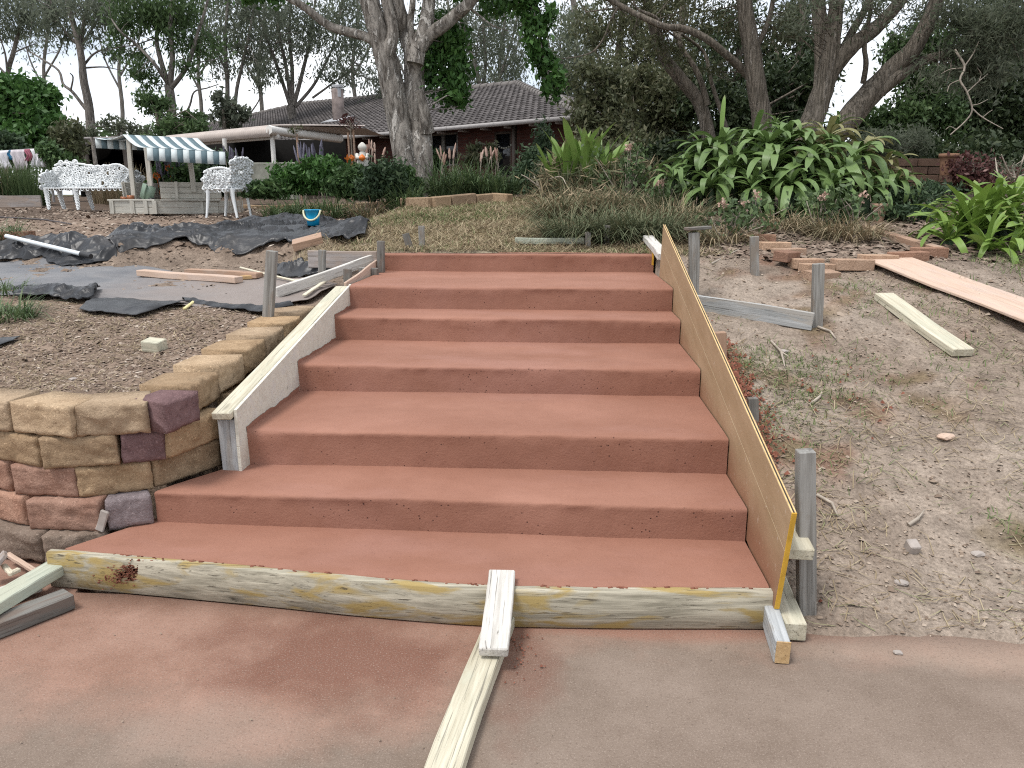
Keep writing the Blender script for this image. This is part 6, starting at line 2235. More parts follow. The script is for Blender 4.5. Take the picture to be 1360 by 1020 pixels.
dpaths = [([(1268, 66), (1281, 88), (1275, 106), (1284, 122), (1291, 145), (1283, 160), (1262, 179)], .016), ([(1290, 143), (1305, 156), (1332, 171)], .010), ([(1285, 122), (1300, 108), (1312, 98)], .009), ([(1281, 88), (1292, 72), (1300, 55)], .010),
          ([(1291, 140), (1300, 138), (1312, 132)], .007), ([(1275, 106), (1262, 112), (1258, 122)], .008), ([(1300, 108), (1303, 98), (1298, 90)], .006), ([(1270, 172), (1262, 168), (1256, 172)], .006), ([(1305, 156), (1312, 150), (1318, 146)], .006), ([(1282, 90), (1262, 92), (1250, 98)], .008)]
for pth, r_ in dpaths:
    P = smooth_path(px_limb(pth, 10.9, rg, .03))
    mb.tube(P, np.linspace(r_, r_ * .5, len(P)), 5)
p0 = aty(1268, 66, 10.9)
tag(mb.build('dead_branch', M['twig'], off=p0), 'bare pale dead branch hanging in front of the dark bush at the right', 'dead branch').location = p0

# ---- broad strap-leaved clumps: every leaf its own piece
def strap_mesh(name, mat, droop, wd, fold=0.25, seed=0, twist=0.3, nseg=12):
    rg = np.random.default_rng(seed)
    V = []
    x, z, a = 0.0, 0.0, 0.0
    a = 0.15
    pos = [(0.0, 0.0)]
    for i in range(nseg):
        a -= droop / nseg * (0.4 + 1.4 * i / nseg)
        x += math.cos(a) / nseg
        z += math.sin(a) / nseg
        pos.append((x, z))
    for i, (xx, zz) in enumerate(pos):
        t_ = i / nseg
        w_ = wd * 0.80 * min(1.0, 0.55 + 1.1 * t_) * max(0.0, 1 - t_ ** 5) ** 0.6
        w_ = max(w_, 0.002)
        tw_ = twist * (t_ - .3) * (1 if seed % 2 else -1)
        wv = 0.06 * wd * math.sin(t_ * 11 + seed)
        for s_ in (-1, 0, 1):
            yy_ = s_ * w_ * math.cos(tw_)
            z2 = (abs(s_) * w_ * fold) + s_ * w_ * math.sin(tw_) + wv * s_
            V.append((xx, yy_, zz + z2))
    Fq = [(r * 3 + c, (r + 1) * 3 + c, (r + 1) * 3 + c + 1, r * 3 + c + 1) for r in range(nseg) for c in range(2)]
    return mesh_np(name, np.array(V), np.array(Fq), M[mat], None, True)


def strap_clump(name, label, cat, Y_, rosettes, meshes, L0, seed, group=None, n_each=16, up=(0.15, 1.0)):
    rg = np.random.default_rng(seed)
    c0 = aty(rosettes[0][0], rosettes[0][1], Y_)
    c0[2] = ground(np.array(c0[0]), np.array(Y_), False)
    root = thing(name, c0, label, cat, group)
    leaves = []
    for (px, py, dY, sc) in rosettes:
        c = aty(px, py, Y_ + dY)
        mb = MB()
        zg = float(ground(np.array(c[0]), np.array(c[1]), False))
        mb.tube([[c[0], c[1], zg - .05], [c[0] + .01, c[1], (zg + c[2]) / 2], [c[0], c[1], c[2]]], [.06, .05, .03], 6)
        mb.build('stem', M['beddark'], root, off=c0)
        for i in range(n_each):
            az = i * 2.399963 + rg.normal(0, .25)
            t_ = i / n_each
            el = up[1] * (1 - t_) + up[0] * t_ + rg.normal(0, .12)
            me = meshes[rg.integers(len(meshes))]
            L = L0 * sc * rg.uniform(.75, 1.15) * (0.72 + .4 * t_)
            mt = Matrix.LocRotScale(Vector(c - c0 + np.array([0, 0, 0.02 * (1 - t_)])), Euler((rg.normal(0, .2), -el, az)), Vector((L, L * rg.uniform(.85, 1.1), L)))
            tipw = mt @ Vector((.6, 0, 0))
            leaves.append((tipw.y - 0.25 * tipw.z, me, mt))
    leaves.sort(key=lambda q: q[0])
    for _, me, mt in leaves[:290]:
        o = link('leaf', me, root)
        o.matrix_basis = mt
    if len(leaves) > 290:
        Vs, Fs, n0 = [], [], 0
        for _, me, mt in leaves[290:]:
            co = np.empty(len(me.vertices) * 3, np.float32)
            me.vertices.foreach_get('co', co)
            A4 = np.array(mt)
            Vs.append(co.reshape(-1, 3) @ A4[:3, :3].T + A4[:3, 3])
            ix = np.empty(len(me.loops), np.int32)
            me.loops.foreach_get('vertex_index', ix)
            Fs.append(ix.reshape(-1, 4) + n0)
            n0 += len(me.vertices)
        tag(link('leaf_mass', mesh_np('leaf_mass', np.concatenate(Vs), np.concatenate(Fs), meshes[0].materials[0], None, True), root), kind='stuff')
    return root


cl_m = [strap_mesh('leaf', 'clivia', d_, w_, .22, i, .35) for i, (d_, w_) in enumerate([(1.6, .094), (2.0, .102), (2.3, .094), (1.8, .110), (2.6, .098), (1.3, .09)])]
cy_m = [strap_mesh('leaf', 'clivia_y', d_, w_, .22, i, .35) for i, (d_, w_) in enumerate([(0.9, .078), (1.4, .086), (1.8, .080), (0.6, .076), (2.2, .084)])]
fe_m = [strap_mesh('leaf', 'fern', d_, w_, .18, i, .25) for i, (d_, w_) in enumerate([(0.25, .085), (0.45, .095), (0.7, .08), (0.15, .085)])]
strap_clump('strap_leaf_plant', 'huge clump of broad drooping dark green strap leaves under the right trees', 'plant', 9.3,
            [(955, 200, .1, 1.0), (1000, 188, .3, 1.05), (1048, 192, .0, 1.1), (1098, 188, .25, 1.05), (1145, 204, .1, 1.0), (920, 222, .1, .85), (975, 226, -.3, 1.0), (1025, 220, -.35, 1.05), (1075, 222, -.4, 1.05), (1125, 224, -.3, 1.0), (1172, 228, .1, .85),
             (945, 250, -.5, .8), (1000, 250, -.65, .85), (1050, 248, -.7, .9), (1100, 250, -.65, .85), (1150, 252, -.45, .8), (895, 238, -.1, .75), (935, 206, .2, .9), (1190, 244, -.05, .75), (1020, 196, -.15, .9), (1075, 200, -.2, .9)],
            cl_m, .66, 71, n_each=25, up=(-.35, 1.1))
strap_clump('bromeliad', 'strap-leaved rosette growing against the base of the forked trunk', 'plant', 11.0,
            [(1112, 166, 0, 1.0), (1030, 168, .2, .9)], cl_m, .36, 72, n_each=11, up=(.3, 1.3))
strap_clump('strap_leaf_plant', 'yellow-green upright strap-leaved clump at the right edge', 'plant', 7.0,
            [(1258, 320, 0, .8), (1292, 312, .1, 1.0), (1330, 305, .3, 1.1), (1362, 318, 0, 1.0), (1310, 335, -.25, .85), (1285, 288, .45, .9), (1345, 276, .6, 1.0), (1385, 290, .3, 1.0), (1320, 285, .5, 1.0), (1275, 305, .3, .9), (1340, 340, -.3, .8), (1305, 305, .2, 1.05)],
            cy_m, .60, 73, n_each=16, up=(.15, 1.25))
strap_clump('sword_leaf_plant', 'bright green upright sword-leaved plant right of the house door', 'plant', 10.2,
            [(752, 250, 0, .95), (770, 250, .1, 1.0), (790, 248, .05, 1.1), (806, 252, 0, .9), (740, 254, .1, .8), (780, 255, -.1, .9), (798, 255, -.1, .8)], fe_m, .86, 74, n_each=9, up=(.85, 1.45))
beam_leaf = link('leaf', fe_m[1], bpy.data.objects['strap_leaf_plant'])
p = aty(958, 182, 9.5) - np.array(bpy.data.objects['strap_leaf_plant'].location)
beam_leaf.location = Vector(p)
beam_leaf.rotation_euler = (0, -1.5, 1.2)
beam_leaf.scale = (.48, .36, .48)

# ---- strappy dry grasses beside the lawn
GG = 'clumps of half-dry strappy grass right of the lawn'
gl = [(752, 288, 'leftmost dry grass clump by the lawn, under the twiggy shrub'), (770, 265, 'brown dry grass clump under the sword-leaved plant'), (772, 318, 'front grass clump hanging over the lawn right of the mint batten'),
      (805, 290, 'mid grass clump with straw-coloured middle'), (822, 320, 'green-grey grass clump directly behind the top step'), (845, 285, 'greener grass clump with small white flowers'),
      (866, 318, 'grass clump behind the whitish block and yellow edge'), (890, 300, 'dry grass tuft left of the capped stake'), (835, 255, 'tall grass clump behind, left of the broad leaves')]
for i, (px, py, lb) in enumerate(gl):
    b_ = G(px, py, False)
    b_[2] = ground(np.array(b_[0]), np.array(b_[1]), False)
    dry = i in (0, 1, 3, 7)
    blade_plant('grass_clump', lb, 'grass clump', b_, .32, 640, .50, .010, 'dry', .85, .85, 80 + i, GG, (.15, .95) if dry else (0, .5), 4)

for i, (px, py, rx, ry, n, Y_, lb) in enumerate([(742, 248, 34, 30, 1500, 10.4, 'tangled grey-brown dry shrub left of the sword-leaved plant'), (795, 252, 44, 32, 2200, 10.0, 'tangled dry mass below the sword-leaved plant, widest of its kind'), (850, 256, 36, 34, 1900, 9.9, 'green-grey tangle between the dry mass and the broad leaves'), (815, 285, 50, 26, 2000, 9.0, 'low tangle of half-dry leaves right above the front grass clumps')]):
    px_tree('tangled_shrub', lb, 'shrub', Y_, [], TR((px, py, rx, ry, n, 0), (px, py + ry * .7, rx, ry * .6, n // 2, -.1)), .20, 'dry', 'twig', 'tangled dry shrubs right of the lawn', 700 + i, asp=.075, droop=-.15, clump=18, sig=.4)
# ---- plants of the flower bed
GB2 = 'leafy shrubs of the flower bed in front of the house'
bedl = [((352, 250, 26, 11, 1500), 11.3, 'bed', 'low light green plant at the left end of the bed, right of the white chair'), ((388, 238, 26, 18, 2000), 11.6, 'bright', 'bright green bushy plant below the lavender'),
        ((428, 226, 24, 20, 1700), 11.5, 'bright', 'fresh green shrub right of the lavender'), ((462, 238, 24, 17, 1700), 11.3, 'bed', 'mid green shrub left of the small statue'),
        ((508, 238, 28, 22, 2800), 10.95, 'beddark', 'darkest glossy shrub in front of the pale trunk'), ((543, 240, 18, 16, 1300), 11.4, 'bed', 'small green shrub right at the foot of the pale trunk'),
        ((640, 205, 20, 14, 900), 13.0, 'olive', 'pale flowering shrub under the house window'), ((703, 225, 22, 28, 2200), 11.6, 'beddark', 'dark leafy shrub right of the house door'),
        ((722, 190, 14, 26, 700), 13.5, 'beddark', 'climber with pale leaves by the right corner of the house'), ((575, 212, 16, 14, 600), 12.8, 'bed', 'slim green plant just right of the pale trunk')]
for i, (cl_, Y_, mt, lb) in enumerate(bedl):
    px_tree('garden_shrub', lb, 'shrub', Y_, [], TR(cl_ + (0,), (cl_[0] + cl_[2] * .4, cl_[1] + cl_[3] * .5, cl_[2] * .8, cl_[3] * .6, cl_[4] // 2, .1), (cl_[0] - cl_[2] * .4, cl_[1] + cl_[3] * .6, cl_[2] * .8, cl_[3] * .6, cl_[4] // 2, .0)),
            .085, mt, 'barkbrown', GB2, 100 + i, asp=.42, clump=16)
for i, (px, py, Y_, L_2, mt, lb) in enumerate([(372, 262, 10.9, .42, 'strap', 'low strappy plant at the left end of the flower bed'), (405, 262, 10.9, .5, 'strap', 'strappy plant in front of the bright green bush'), (440, 262, 10.8, .55, 'strap', 'strappy plant left of the dark shrubs in the bed'), (486, 262, 10.75, .45, 'dry', 'half-dry strappy plant between the two dark shrubs')]):
    b_ = aty(px, py, Y_)
    b_[2] = ground(np.array(b_[0]), np.array(b_[1]), False)
    blade_plant('strappy_plant', lb, 'plant', b_, .25, 200, L_2, .014, mt, .8, .7, 320 + i, 'strappy green plants in the flower bed', (0.2, 1), 4)
for i, (px, py, Y_, lb) in enumerate([(590, 260, 11.2, 'strappy green clump right of the pale trunk'), (615, 260, 11.0, 'strappy green clump under the house window'), (645, 262, 10.9, 'strappy grass clump left of the door'), (668, 262, 10.8, 'short strappy clump at the right end of the bed edging'), (535, 264, 10.8, 'thin pale strappy plant at the edging before the trunk')]):
    b_ = aty(px, py, Y_)
    b_[2] = ground(np.array(b_[0]), np.array(b_[1]), False)
    blade_plant('strappy_plant', lb, 'plant', b_, .22, 240, .70 if i < 3 else .5, .016, 'strap', .7, .5, 120 + i, 'strappy green plants in the flower bed', (0, 1), 4)

def spikes(name, label, px, py, Y_, n, rad, h_, mat, seed, cat='flowers'):
    rg = np.random.default_rng(seed)
    c = aty(px, py, Y_)
    zg = ground(np.array(c[0]), np.array(c[1]), False)
    mb = MB()
    st = MB()
    for q in range(n):
        a = c + np.array([rg.uniform(-rad, rad), rg.uniform(-.2, .2), rg.normal(0, .05)])
        lean = rg.normal(0, .08)
        st.tube([[a[0] - lean, a[1], zg], [a[0], a[1], a[2]]], .005, 3)
        z = np.linspace(0, 1, 6)
        mb.tube(np.stack([a[0] + z * lean * .5, a[1] + 0 * z, a[2] + z * h_], 1), .018 * np.array([.7, 1, .8, 1, .7, .3]), 5, .3, rg.random(), q)
    root = thing(name, (c[0], c[1], zg), label, cat)
    tag(mb.build('flower_spikes', M[mat], root, off=root.location), kind='stuff')
    tag(st.build('stems', M['twig'], root, off=root.location), kind='stuff')
spikes('lavender_bush', 'mauve lavender spikes standing in front of the dark veranda', 416, 214, 12.4, 16, .28, .26, 'lav', 1)
spikes('lavender_bush', 'grey-mauve spikes behind the sandpit, under the striped canopy', 232, 236, 13.4, 22, .35, .35, 'lav', 2)
spikes('lavender_bush', 'small mauve spikes at the veranda post behind the chair', 313, 212, 13.0, 8, .15, .2, 'lav', 3)
spikes('flower_stalks', 'pale pinkish flower stalks right of the pale trunk', 588, 212, 12.0, 7, .2, .16, 'pinkflower', 4)
spikes('flower_stalks', 'pale flower spikes under the house window', 645, 208, 12.0, 8, .25, .14, 'pinkflower', 5)
spikes('dry_stalks', 'dry brown stalks left of the pale trunk by the statue', 498, 205, 11.9, 9, .2, .14, 'pinkflower', 6)
for i, (cl_, Y_, mt, lb, lf_) in enumerate([((224, 222, 18, 18, 1000), 13.6, 'bright', 'light green plant with orange flowers under the striped canopy', .10), ((248, 236, 22, 16, 1500), 13.3, 'bed', 'leafy green shrub in the middle behind the sandpit seats', .10),
        ((283, 226, 24, 22, 2300), 13.5, 'beddark', 'dark leafy shrub behind the right seat back of the sandpit', .10), ((208, 240, 14, 12, 600), 13.6, 'bed', 'small green plant between two canopy posts', .09)]):
    px_tree('garden_shrub', lb, 'shrub', Y_, [], TR(cl_ + (0,), (cl_[0], cl_[1] + cl_[3], cl_[2] * 1.0, cl_[3] * .8, cl_[4], .1)), lf_, mt, 'barkbrown', 'shrubs behind the sandpit', 140 + i, asp=.45, clump=16)
for i, (px, py) in enumerate([(208, 234), (225, 224)]):
    c = aty(px, py, 13.2)
    mb = MB()
    for q in range(14):
        a = q * 2.4
        V, Fq, t_ = leaf_quads(c[None] + np.array([[math.cos(a) * .05, -.02, math.sin(a) * .04]]), .09, .5, rg, 0, .5)
        mb.add(V, Fq, t_)
    mb.tube([c, [c[0], c[1] + .1, float(ground(np.array(c[0]), np.array(c[1]), False))]], .006, 4)
    tag(mb.build('orange_flower', M['orangeflower'], off=c), ['lower orange flower under the striped canopy', 'upper orange flower under the striped canopy'][i], 'flower').location = c
c = aty(464, 212, 11.4)
mb = MB()
V, Fq, t_ = leaf_quads(c[None] + rg.normal(0, .035, (16, 3)), .1, .5, rg, 0, .5)
mb.add(V, Fq, t_)
mb.tube([c, [c[0], c[1] + .05, 1.5]], .006, 4)
tag(mb.build('orange_flower', M['orangeflower'], off=c), 'orange flower left of the pale statue', 'flower').location = c
# slim stakes / bare stems in the bed
for i, (a, b_, lb) in enumerate([((463, 240), (462, 176), 'left of two thin brown garden canes before the house'), ((472, 240), (469, 172), 'right of two thin brown garden canes before the house'), ((399, 228), (394, 178), 'thin cane standing under the veranda edge')]):
    p1 = aty(*b_, 12.6)
    p0 = np.array([p1[0] + .02, p1[1], 1.45])
    mb = MB()
    mb.tube([p0, p1], .018, 5)
    tag(mb.build('garden_cane', M['brownslab'], off=p0), lb, 'cane', 'garden canes in the bed').location = p0
px_tree('dry_flower_head', 'rusty dry seed heads on top of the thin canes, before the chimney foot', 'plant', 12.6, [([(466, 176), (466, 168), (464, 160)], .012, .006)], TR((458, 158, 10, 6, 90, 0), (470, 164, 8, 8, 80, 0)), .07, 'redleaf', 'twig', seed=151, asp=.4, twigs=6)
px_tree('dry_flower_head', 'brown seed head on the cane at the veranda edge', 'plant', 12.6, [([(394, 182), (392, 176), (390, 170)], .012, .006)], TR((392, 172, 7, 6, 60, 0),), .07, 'olive', 'twig', seed=152, asp=.4, twigs=4)
# left meadow-like plants
for i, (px, py, Y_, lb, mt, tn) in enumerate([(15, 268, 15.6, 'tall tangle of pale grass behind the timber bed wall, left of the bench', 'strap', (.3, 1)), (-15, 270, 15.4, 'tangle of flowering grass at the left edge', 'dry', (0, .7)), (38, 270, 15.6, 'green grass tangle touching the left arm of the bench', 'strap', (.2, 1)),
                                       (152, 262, 16.0, 'pinkish feathery grass behind the right end of the bench', 'dry', (.5, 1)), (188, 262, 15.5, 'pale feathery grass behind the tall canopy post', 'dry', (.4, .9))]):
    b_ = aty(px, py, Y_)
    b_[2] = ground(np.array(b_[0]), np.array(b_[1]), False)
    blade_plant('tall_grass', lb, 'tall grass', b_, .42, 520, 1.0 if i < 3 else .85, .014, mt, .3, .35, 160 + i, 'tall grasses behind the bench', tn, 3)
for i, (px, py, Y_, lb) in enumerate([(97, 262, 17, 'thin pale young tree trunk left of the carport post')]):
    p0, p1 = aty(128, 225, 16), aty(122, 182, 16)
    mb = MB()
    mb.tube([[p0[0] + .1, p0[1], 1.3], p0, p1], [.05, .045, .03], 6)
    tag(mb.build('sapling_trunk', M['barkpale'], off=p0), 'thin pale bare sapling stem in front of the carport', 'sapling').location = p0

for i, (px, py, lb, n_, L_2) in enumerate([(4, 425, 'green weedy tuft at the left edge below the plastic', 260, .26), (-2, 392, 'grassy weed at the left edge of the dusty plastic', 160, .22), (4, 318, 'pale weedy tuft at the left edge beside the paver', 220, .35), (1085, 300, 'grey-green grass tuft below the big leaf clump', 160, .3)]):
    b_ = G(px, py, False)
    b_[2] = ground(np.array(b_[0]), np.array(b_[1]), False)
    blade_plant('weed_tuft', lb, 'weeds', b_, .20, n_, L_2, .008, 'strap', .8, .8, 260 + i, 'weedy grass tufts', (.2, 1), 3)
# ---- pelargoniums with pale pink flowers at the foot of the big clump
GP = 'straggly flowering plants along the right bed'
for i, (px, py, lb) in enumerate([(965, 312, 'straggly dry plant with a pink flower right of the capped stake'), (1000, 298, 'small plant with a pale flower above the brick row'), (1085, 300, 'leafy plant with pink flower below the middle of the big clump'),
                                  (1135, 300, 'small leafy plant with white flowers by the reddish pot'), (885, 275, 'fresh green sprig at the left foot of the big clump'), (1070, 275, 'flowering stems in front of the big leaf clump'), (835, 205, 'pink-flowered tall stem right of the sword-leaved plant'), (835, 232, 'white-flowered stem among the dry grass')]):
    b_ = G(px, py + 8, False) if py > 250 else aty(px, py, 9.6)
    if py <= 250:
        b_[2] = ground(np.array(b_[0]), np.array(b_[1]), False)
    rg2 = np.random.default_rng(200 + i)
    root = thing('flowering_plant', b_, lb, 'flowering plant', GP)
    hh_ = .32 if py > 250 else (1.5 + (262 - py) * 9.6 / F - b_[2])
    st = MB()
    lv = MB()
    fl = MB()
    for q in range(9):
        e = np.array([rg2.normal(0, .16), rg2.normal(0, .1), hh_ * rg2.uniform(.4, 1)])
        st.tube([[0, 0, 0], e * .5 + rg2.normal(0, .03, 3), e], [.008, .006, .004], 4)
        V, Fq, t_ = leaf_quads(e + rg2.normal(0, .06, (26, 3)), .065, .5, rg2, .1, .6)
        lv.add(V, Fq, t_)
        if q < (2 if i % 2 == 0 else 1):
            top = np.array([rg2.normal(0, .08), -.08, hh_ * 1.05])
            V, Fq, t_ = leaf_quads(top + rg2.normal(0, .020, (30, 3)), .03, .8, rg2, 0, .6)
            fl = MB()
            fl.add(V, Fq, t_)
            fl.build('flower_head', M['pinkflower'], root)
            st.tube([[0, 0, 0], top], .005, 4)
    st.build('stems', M['twig'], root)
    lv.build('foliage', M['strap'], root)
# dead leaf litter and dry stems along the right bed edge
for i, (px, py, lb) in enumerate([(950, 322, 'dry straw-coloured tuft hanging below the pink flower'), (1040, 305, 'dry tangle of old leaves above the brick row'), (1100, 312, 'dry tuft of dead leaves below the big clump'), (1130, 318, 'dead grass tuft at the far end of the brown edging')]):
    b_ = G(px, py, False)
    b_[2] = ground(np.array(b_[0]), np.array(b_[1]), False)
    blade_plant('dry_tuft', lb, 'dry grass', b_, .26, 260, .38, .010, 'dry', .9, 1.0, 220 + i, 'dry tufts along the right bed', (.45, 1), 4)
px_tree('red_leaf_shrub', 'dark shrub with small reddish and white leaves right of the terracotta pot', 'shrub', 10.4, [([(1295, 262), (1294, 235), (1292, 215)], .02, .01)], TR((1290, 220, 26, 18, 900, 0), (1310, 238, 30, 14, 900, 0), (1275, 235, 16, 14, 400, 0)), .06, 'redleaf', 'barkbrown', seed=231, asp=.5, clump=14)
px_tree('twiggy_shrub', 'grey bare twigs at the right edge above the yellow-green leaves', 'shrub', 9.6, [([(1350, 262), (1348, 240), (1345, 222)], .02, .01), ([(1349, 245), (1338, 225), (1330, 205)], .012, .005), ([(1349, 240), (1356, 220), (1362, 200)], .012, .005), ([(1335, 250), (1325, 230), (1322, 210)], .012, .005)], TR((1345, 225, 26, 20, 260, 0),), .05, 'feather', 'twig', seed=232, asp=.3, twigs=14)
px_tree('bare_twigs', 'crooked bare white twigs at the left of the dry grasses', 'shrub', 10.3, [([(725, 290), (722, 265), (715, 245), (708, 232)], .022, .010), ([(722, 262), (728, 240), (727, 222), (712, 218)], .016, .006), ([(716, 248), (700, 236), (692, 232)], .012, .005), ([(728, 238), (745, 235), (752, 245)], .010, .004)], TR((715, 240, 26, 24, 500, .3),), .06, 'beddark', 'twig', seed=233, asp=.45, twigs=4)
px_tree('low_shrub', 'dark green low growth between the pot and the yellow-green clump', 'shrub', 8.6, [], TR((1200, 262, 40, 18, 1300, .6), (1215, 285, 34, 14, 900, 0), (1250, 255, 30, 16, 900, .8), (1180, 285, 20, 12, 500, 0)), .06, 'beddark', 'barkbrown', seed=234, asp=.35, clump=14)

# ------------------------------------------------------------------ what lies on the ground (uncountable)
def scatter_region(n, poly_px=None, box=None, rg=None, dens=None):
    x = rg.uniform(box[0], box[1], n)
    y = rg.uniform(box[2], box[3], n)
    if dens is not None:
        k_ = rg.random(n) < dens(x, y)
        x, y = x[k_], y[k_]
    return x, y


def flakes(name, label, cat, x, y, size, rg, mat, tint=(0, 1), thick=.35, lift=.004, elong=2.2):
    """little angular chips lying on the soil: wedge with top ridge"""
    n = len(x)
    z = ground(x, y) + lift
    a = rg.uniform(0, 2 * math.pi, n)
    s_ = size * np.exp(rg.normal(0, .45, n))
    ux = np.stack([np.cos(a), np.sin(a), rg.normal(0, .25, n)], 1) * (s_ * elong / 2)[:, None]
    uy = np.stack([-np.sin(a), np.cos(a), rg.normal(0, .25, n)], 1) * (s_ / 2)[:, None]
    c = np.stack([x, y, z], 1)
    h_ = np.zeros((n, 3))
    h_[:, 2] = s_ * thick
    V = np.stack([c - ux - uy, c + ux - uy * .7, c + ux * .8 + uy, c - ux * .9 + uy * .8, c + h_ + ux * .2], 1).reshape(-1, 3)
    b = (np.arange(n) * 5)[:, None]
    T = np.concatenate([b + np.array([[0, 1, 4]]), b + np.array([[1, 2, 4]]), b + np.array([[2, 3, 4]]), b + np.array([[3, 0, 4]])], 0)
    tt = np.tile(rg.uniform(tint[0], tint[1], n) ** 1.3, 4)
    o = link(name, mesh_np(name, V, T, M[mat], tt))
    return tag(o, label, cat, kind='stuff')


def straws(name, label, cat, x, y, L, w_, rg, mat, tint=(0, 1), rise=.25):
    n = len(x)
    z = ground(x, y) + .004
    a = rg.uniform(0, 2 * math.pi, n)
    l = L * np.exp(rg.normal(0, .4, n))
    d = np.stack([np.cos(a), np.sin(a), np.zeros(n)], 1) * (l / 2)[:, None]
    s_ = np.stack([-np.sin(a), np.cos(a), np.zeros(n)], 1) * (w_ / 2)
    c = np.stack([x, y, z], 1)
    up_ = np.zeros((n, 3))
    up_[:, 2] = rise * l * rg.random(n)
    bend = np.stack([-np.sin(a), np.cos(a), np.zeros(n)], 1) * (rg.normal(0, .15, n) * l)[:, None]
    e0, e1 = c - d, c + d + up_
    e0[:, 2] = ground(e0[:, 0], e0[:, 1]) + .003
    m_ = c + bend + up_ * .5 + [0, 0, .004]
    V = np.stack([e0 - s_, e0 + s_, m_ + s_, m_ - s_, e1 + s_ * .3, e1 - s_ * .3], 1).reshape(-1, 3)
    b = (np.arange(n) * 6)[:, None]
    Fq = np.concatenate([b + np.array([[0, 1, 2, 3]]), b + np.array([[3, 2, 4, 5]])], 0)
    o = link(name, mesh_np(name, V, Fq, M[mat], np.tile(rg.uniform(tint[0], tint[1], n), 2)))
    return tag(o, label, cat, kind='stuff')


rg = np.random.default_rng(301)
inbed = lambda x, y: (y > wall_y(x) + .20) & ((x < -1.78) | (y > 5.4))
x, y = scatter_region(20000, box=(-4.6, -1.66, 3.2, 5.6), rg=rg, dens=lambda x, y: 1.0 * inbed(x, y) * np.where(y > 5.1, .15, 1))
flakes('bark_mulch', 'brown bark mulch on the bed behind the block wall', 'mulch', x, y, .0062, rg, 'chips')
x, y = scatter_region(7000, box=(-4.6, -1.66, 3.2, 5.3), rg=rg, dens=lambda x, y: 1.0 * inbed(x, y) * (.35 + .65 * (fbm(x * 2, y * 2, 71) > 0)))
straws('mulch_straw', 'dry shreds of bark and straw on the bed behind the block wall', 'straw', x, y, .055, .004, rg, 'straw', (0, .85), .12)
x, y = scatter_region(16000, box=(-11, -1.9, 7.3, 14), rg=rg, dens=lambda x, y: .9)
flakes('bark_mulch', 'grey-brown bark mulch round the bench, sandpit and chair', 'mulch', x, y, .016, rg, 'chips')
x, y = scatter_region(5000, box=(-5.5, -1.7, 5.4, 7.4), rg=rg, dens=lambda x, y: .5)
flakes('soil_crumbs', 'crumbs of soil on the dug-out floor and bank', 'soil', x, y, .011, rg, 'crumb', (0, .8))
# lawn
lawn_m = lambda x, y: sst(-2.7, -2.0, x + .4 * fbm(x, y, 61)) * sst(1.6, 1.1, x + .3 * fbm(x, y, 62)) * (y > 6.42)
x, y = scatter_region(52000, box=(-3.0, 1.8, 6.42, 10.6), rg=rg, dens=lambda x, y: lawn_m(x, y) * np.where(y < 8.2, 1, .75))
straws('dry_lawn', 'dry straw-coloured lawn behind the top step', 'lawn', x, y, .085, .0055, rg, 'straw', (0, .93), .45)
x, y = scatter_region(42000, box=(-3.0, 1.8, 6.42, 10.6), rg=rg, dens=lambda x, y: lawn_m(x, y) * np.clip(fbm(x * 1.3, y * 1.3, 31, 4) * 2.4 + .16 + .35 * sst(8.3, 9.8, y) + .5 * np.exp(-((x + 1.75) ** 2 + (y - 8.0) ** 2) / .35), .03, 1))
P = np.stack([x, y, ground(x, y) - .005], 1)
V, Fq = blades(P, .085, .006, rg, .6, .9, 2)
tag(link('lawn_grass', mesh_np('lawn_grass', V, Fq, M['lawn'], np.tile(rg.uniform(0, 1, len(P)), 2))), 'green tufts of grass in the dry lawn', 'grass', kind='stuff')
# right slope
rs = lambda x, y: (x > .84) & (y > 2.5)
x, y = scatter_region(26000, box=(.84, 5.2, 2.5, 8.5), rg=rg, dens=lambda x, y: .35 + .65 * (fbm(x * 1.6, y * 1.6, 81) > -.05))
flakes('soil_crumbs', 'crumbs and clods of bare soil on the right slope', 'soil', x, y, .0065, rg, 'crumb', thick=.5, elong=1.4)
x, y = scatter_region(160, box=(.84, 5.2, 2.5, 7.5), rg=rg, dens=lambda x, y: .6 + 0 * x)
flakes('soil_clods', 'larger clods and gravel on the right slope', 'soil', x, y, .016, rg, 'crumb', (.1, .9), thick=.5, elong=1.3)
x, y = scatter_region(16000, box=(.84, 5.2, 2.52, 7.5), rg=rg, dens=lambda x, y: np.clip(.16 + 1.2 * fbm(x * 1.3, y * 1.3, 91, 3) + .7 * np.exp(-((x - 1.15) ** 2 / .1 + (y - 3.2) ** 2 / .5)), .05, 1))
straws('straw_litter', 'scattered straw and dry stalks on the right slope', 'straw', x, y, .085, .004, rg, 'straw', (.1, .95), .2)
gd = lambda x, y: np.clip(1.5 * (fbm(x * 1.4, y * 1.4, 101, 4) - .06) + .9 * np.exp(-((x - 1.35) ** 2 / .06 + (y - 4.55) ** 2 / .10)) + sst(3.3, 4.0, x + .3 * fbm(x, y * 2, 5)) * sst(6.7, 6.1, y) * .8 + .5 * np.exp(-((x - 1.2) ** 2 / .12 + (y - 3.15) ** 2 / .3)), 0, 1) ** 1.5
x, y = scatter_region(52000, box=(.9, 5.4, 2.6, 6.9), rg=rg, dens=gd)
P = np.stack([x, y, ground(x, y) - .005], 1)
V, Fq = blades(P, .075, .005, rg, .7, 1.0, 2)
tag(link('sparse_grass', mesh_np('sparse_grass', V, Fq, M['lawn'], np.tile(rg.uniform(.2, 1, len(P)), 2))), 'sparse green-grey grass on the right slope', 'grass', kind='stuff')
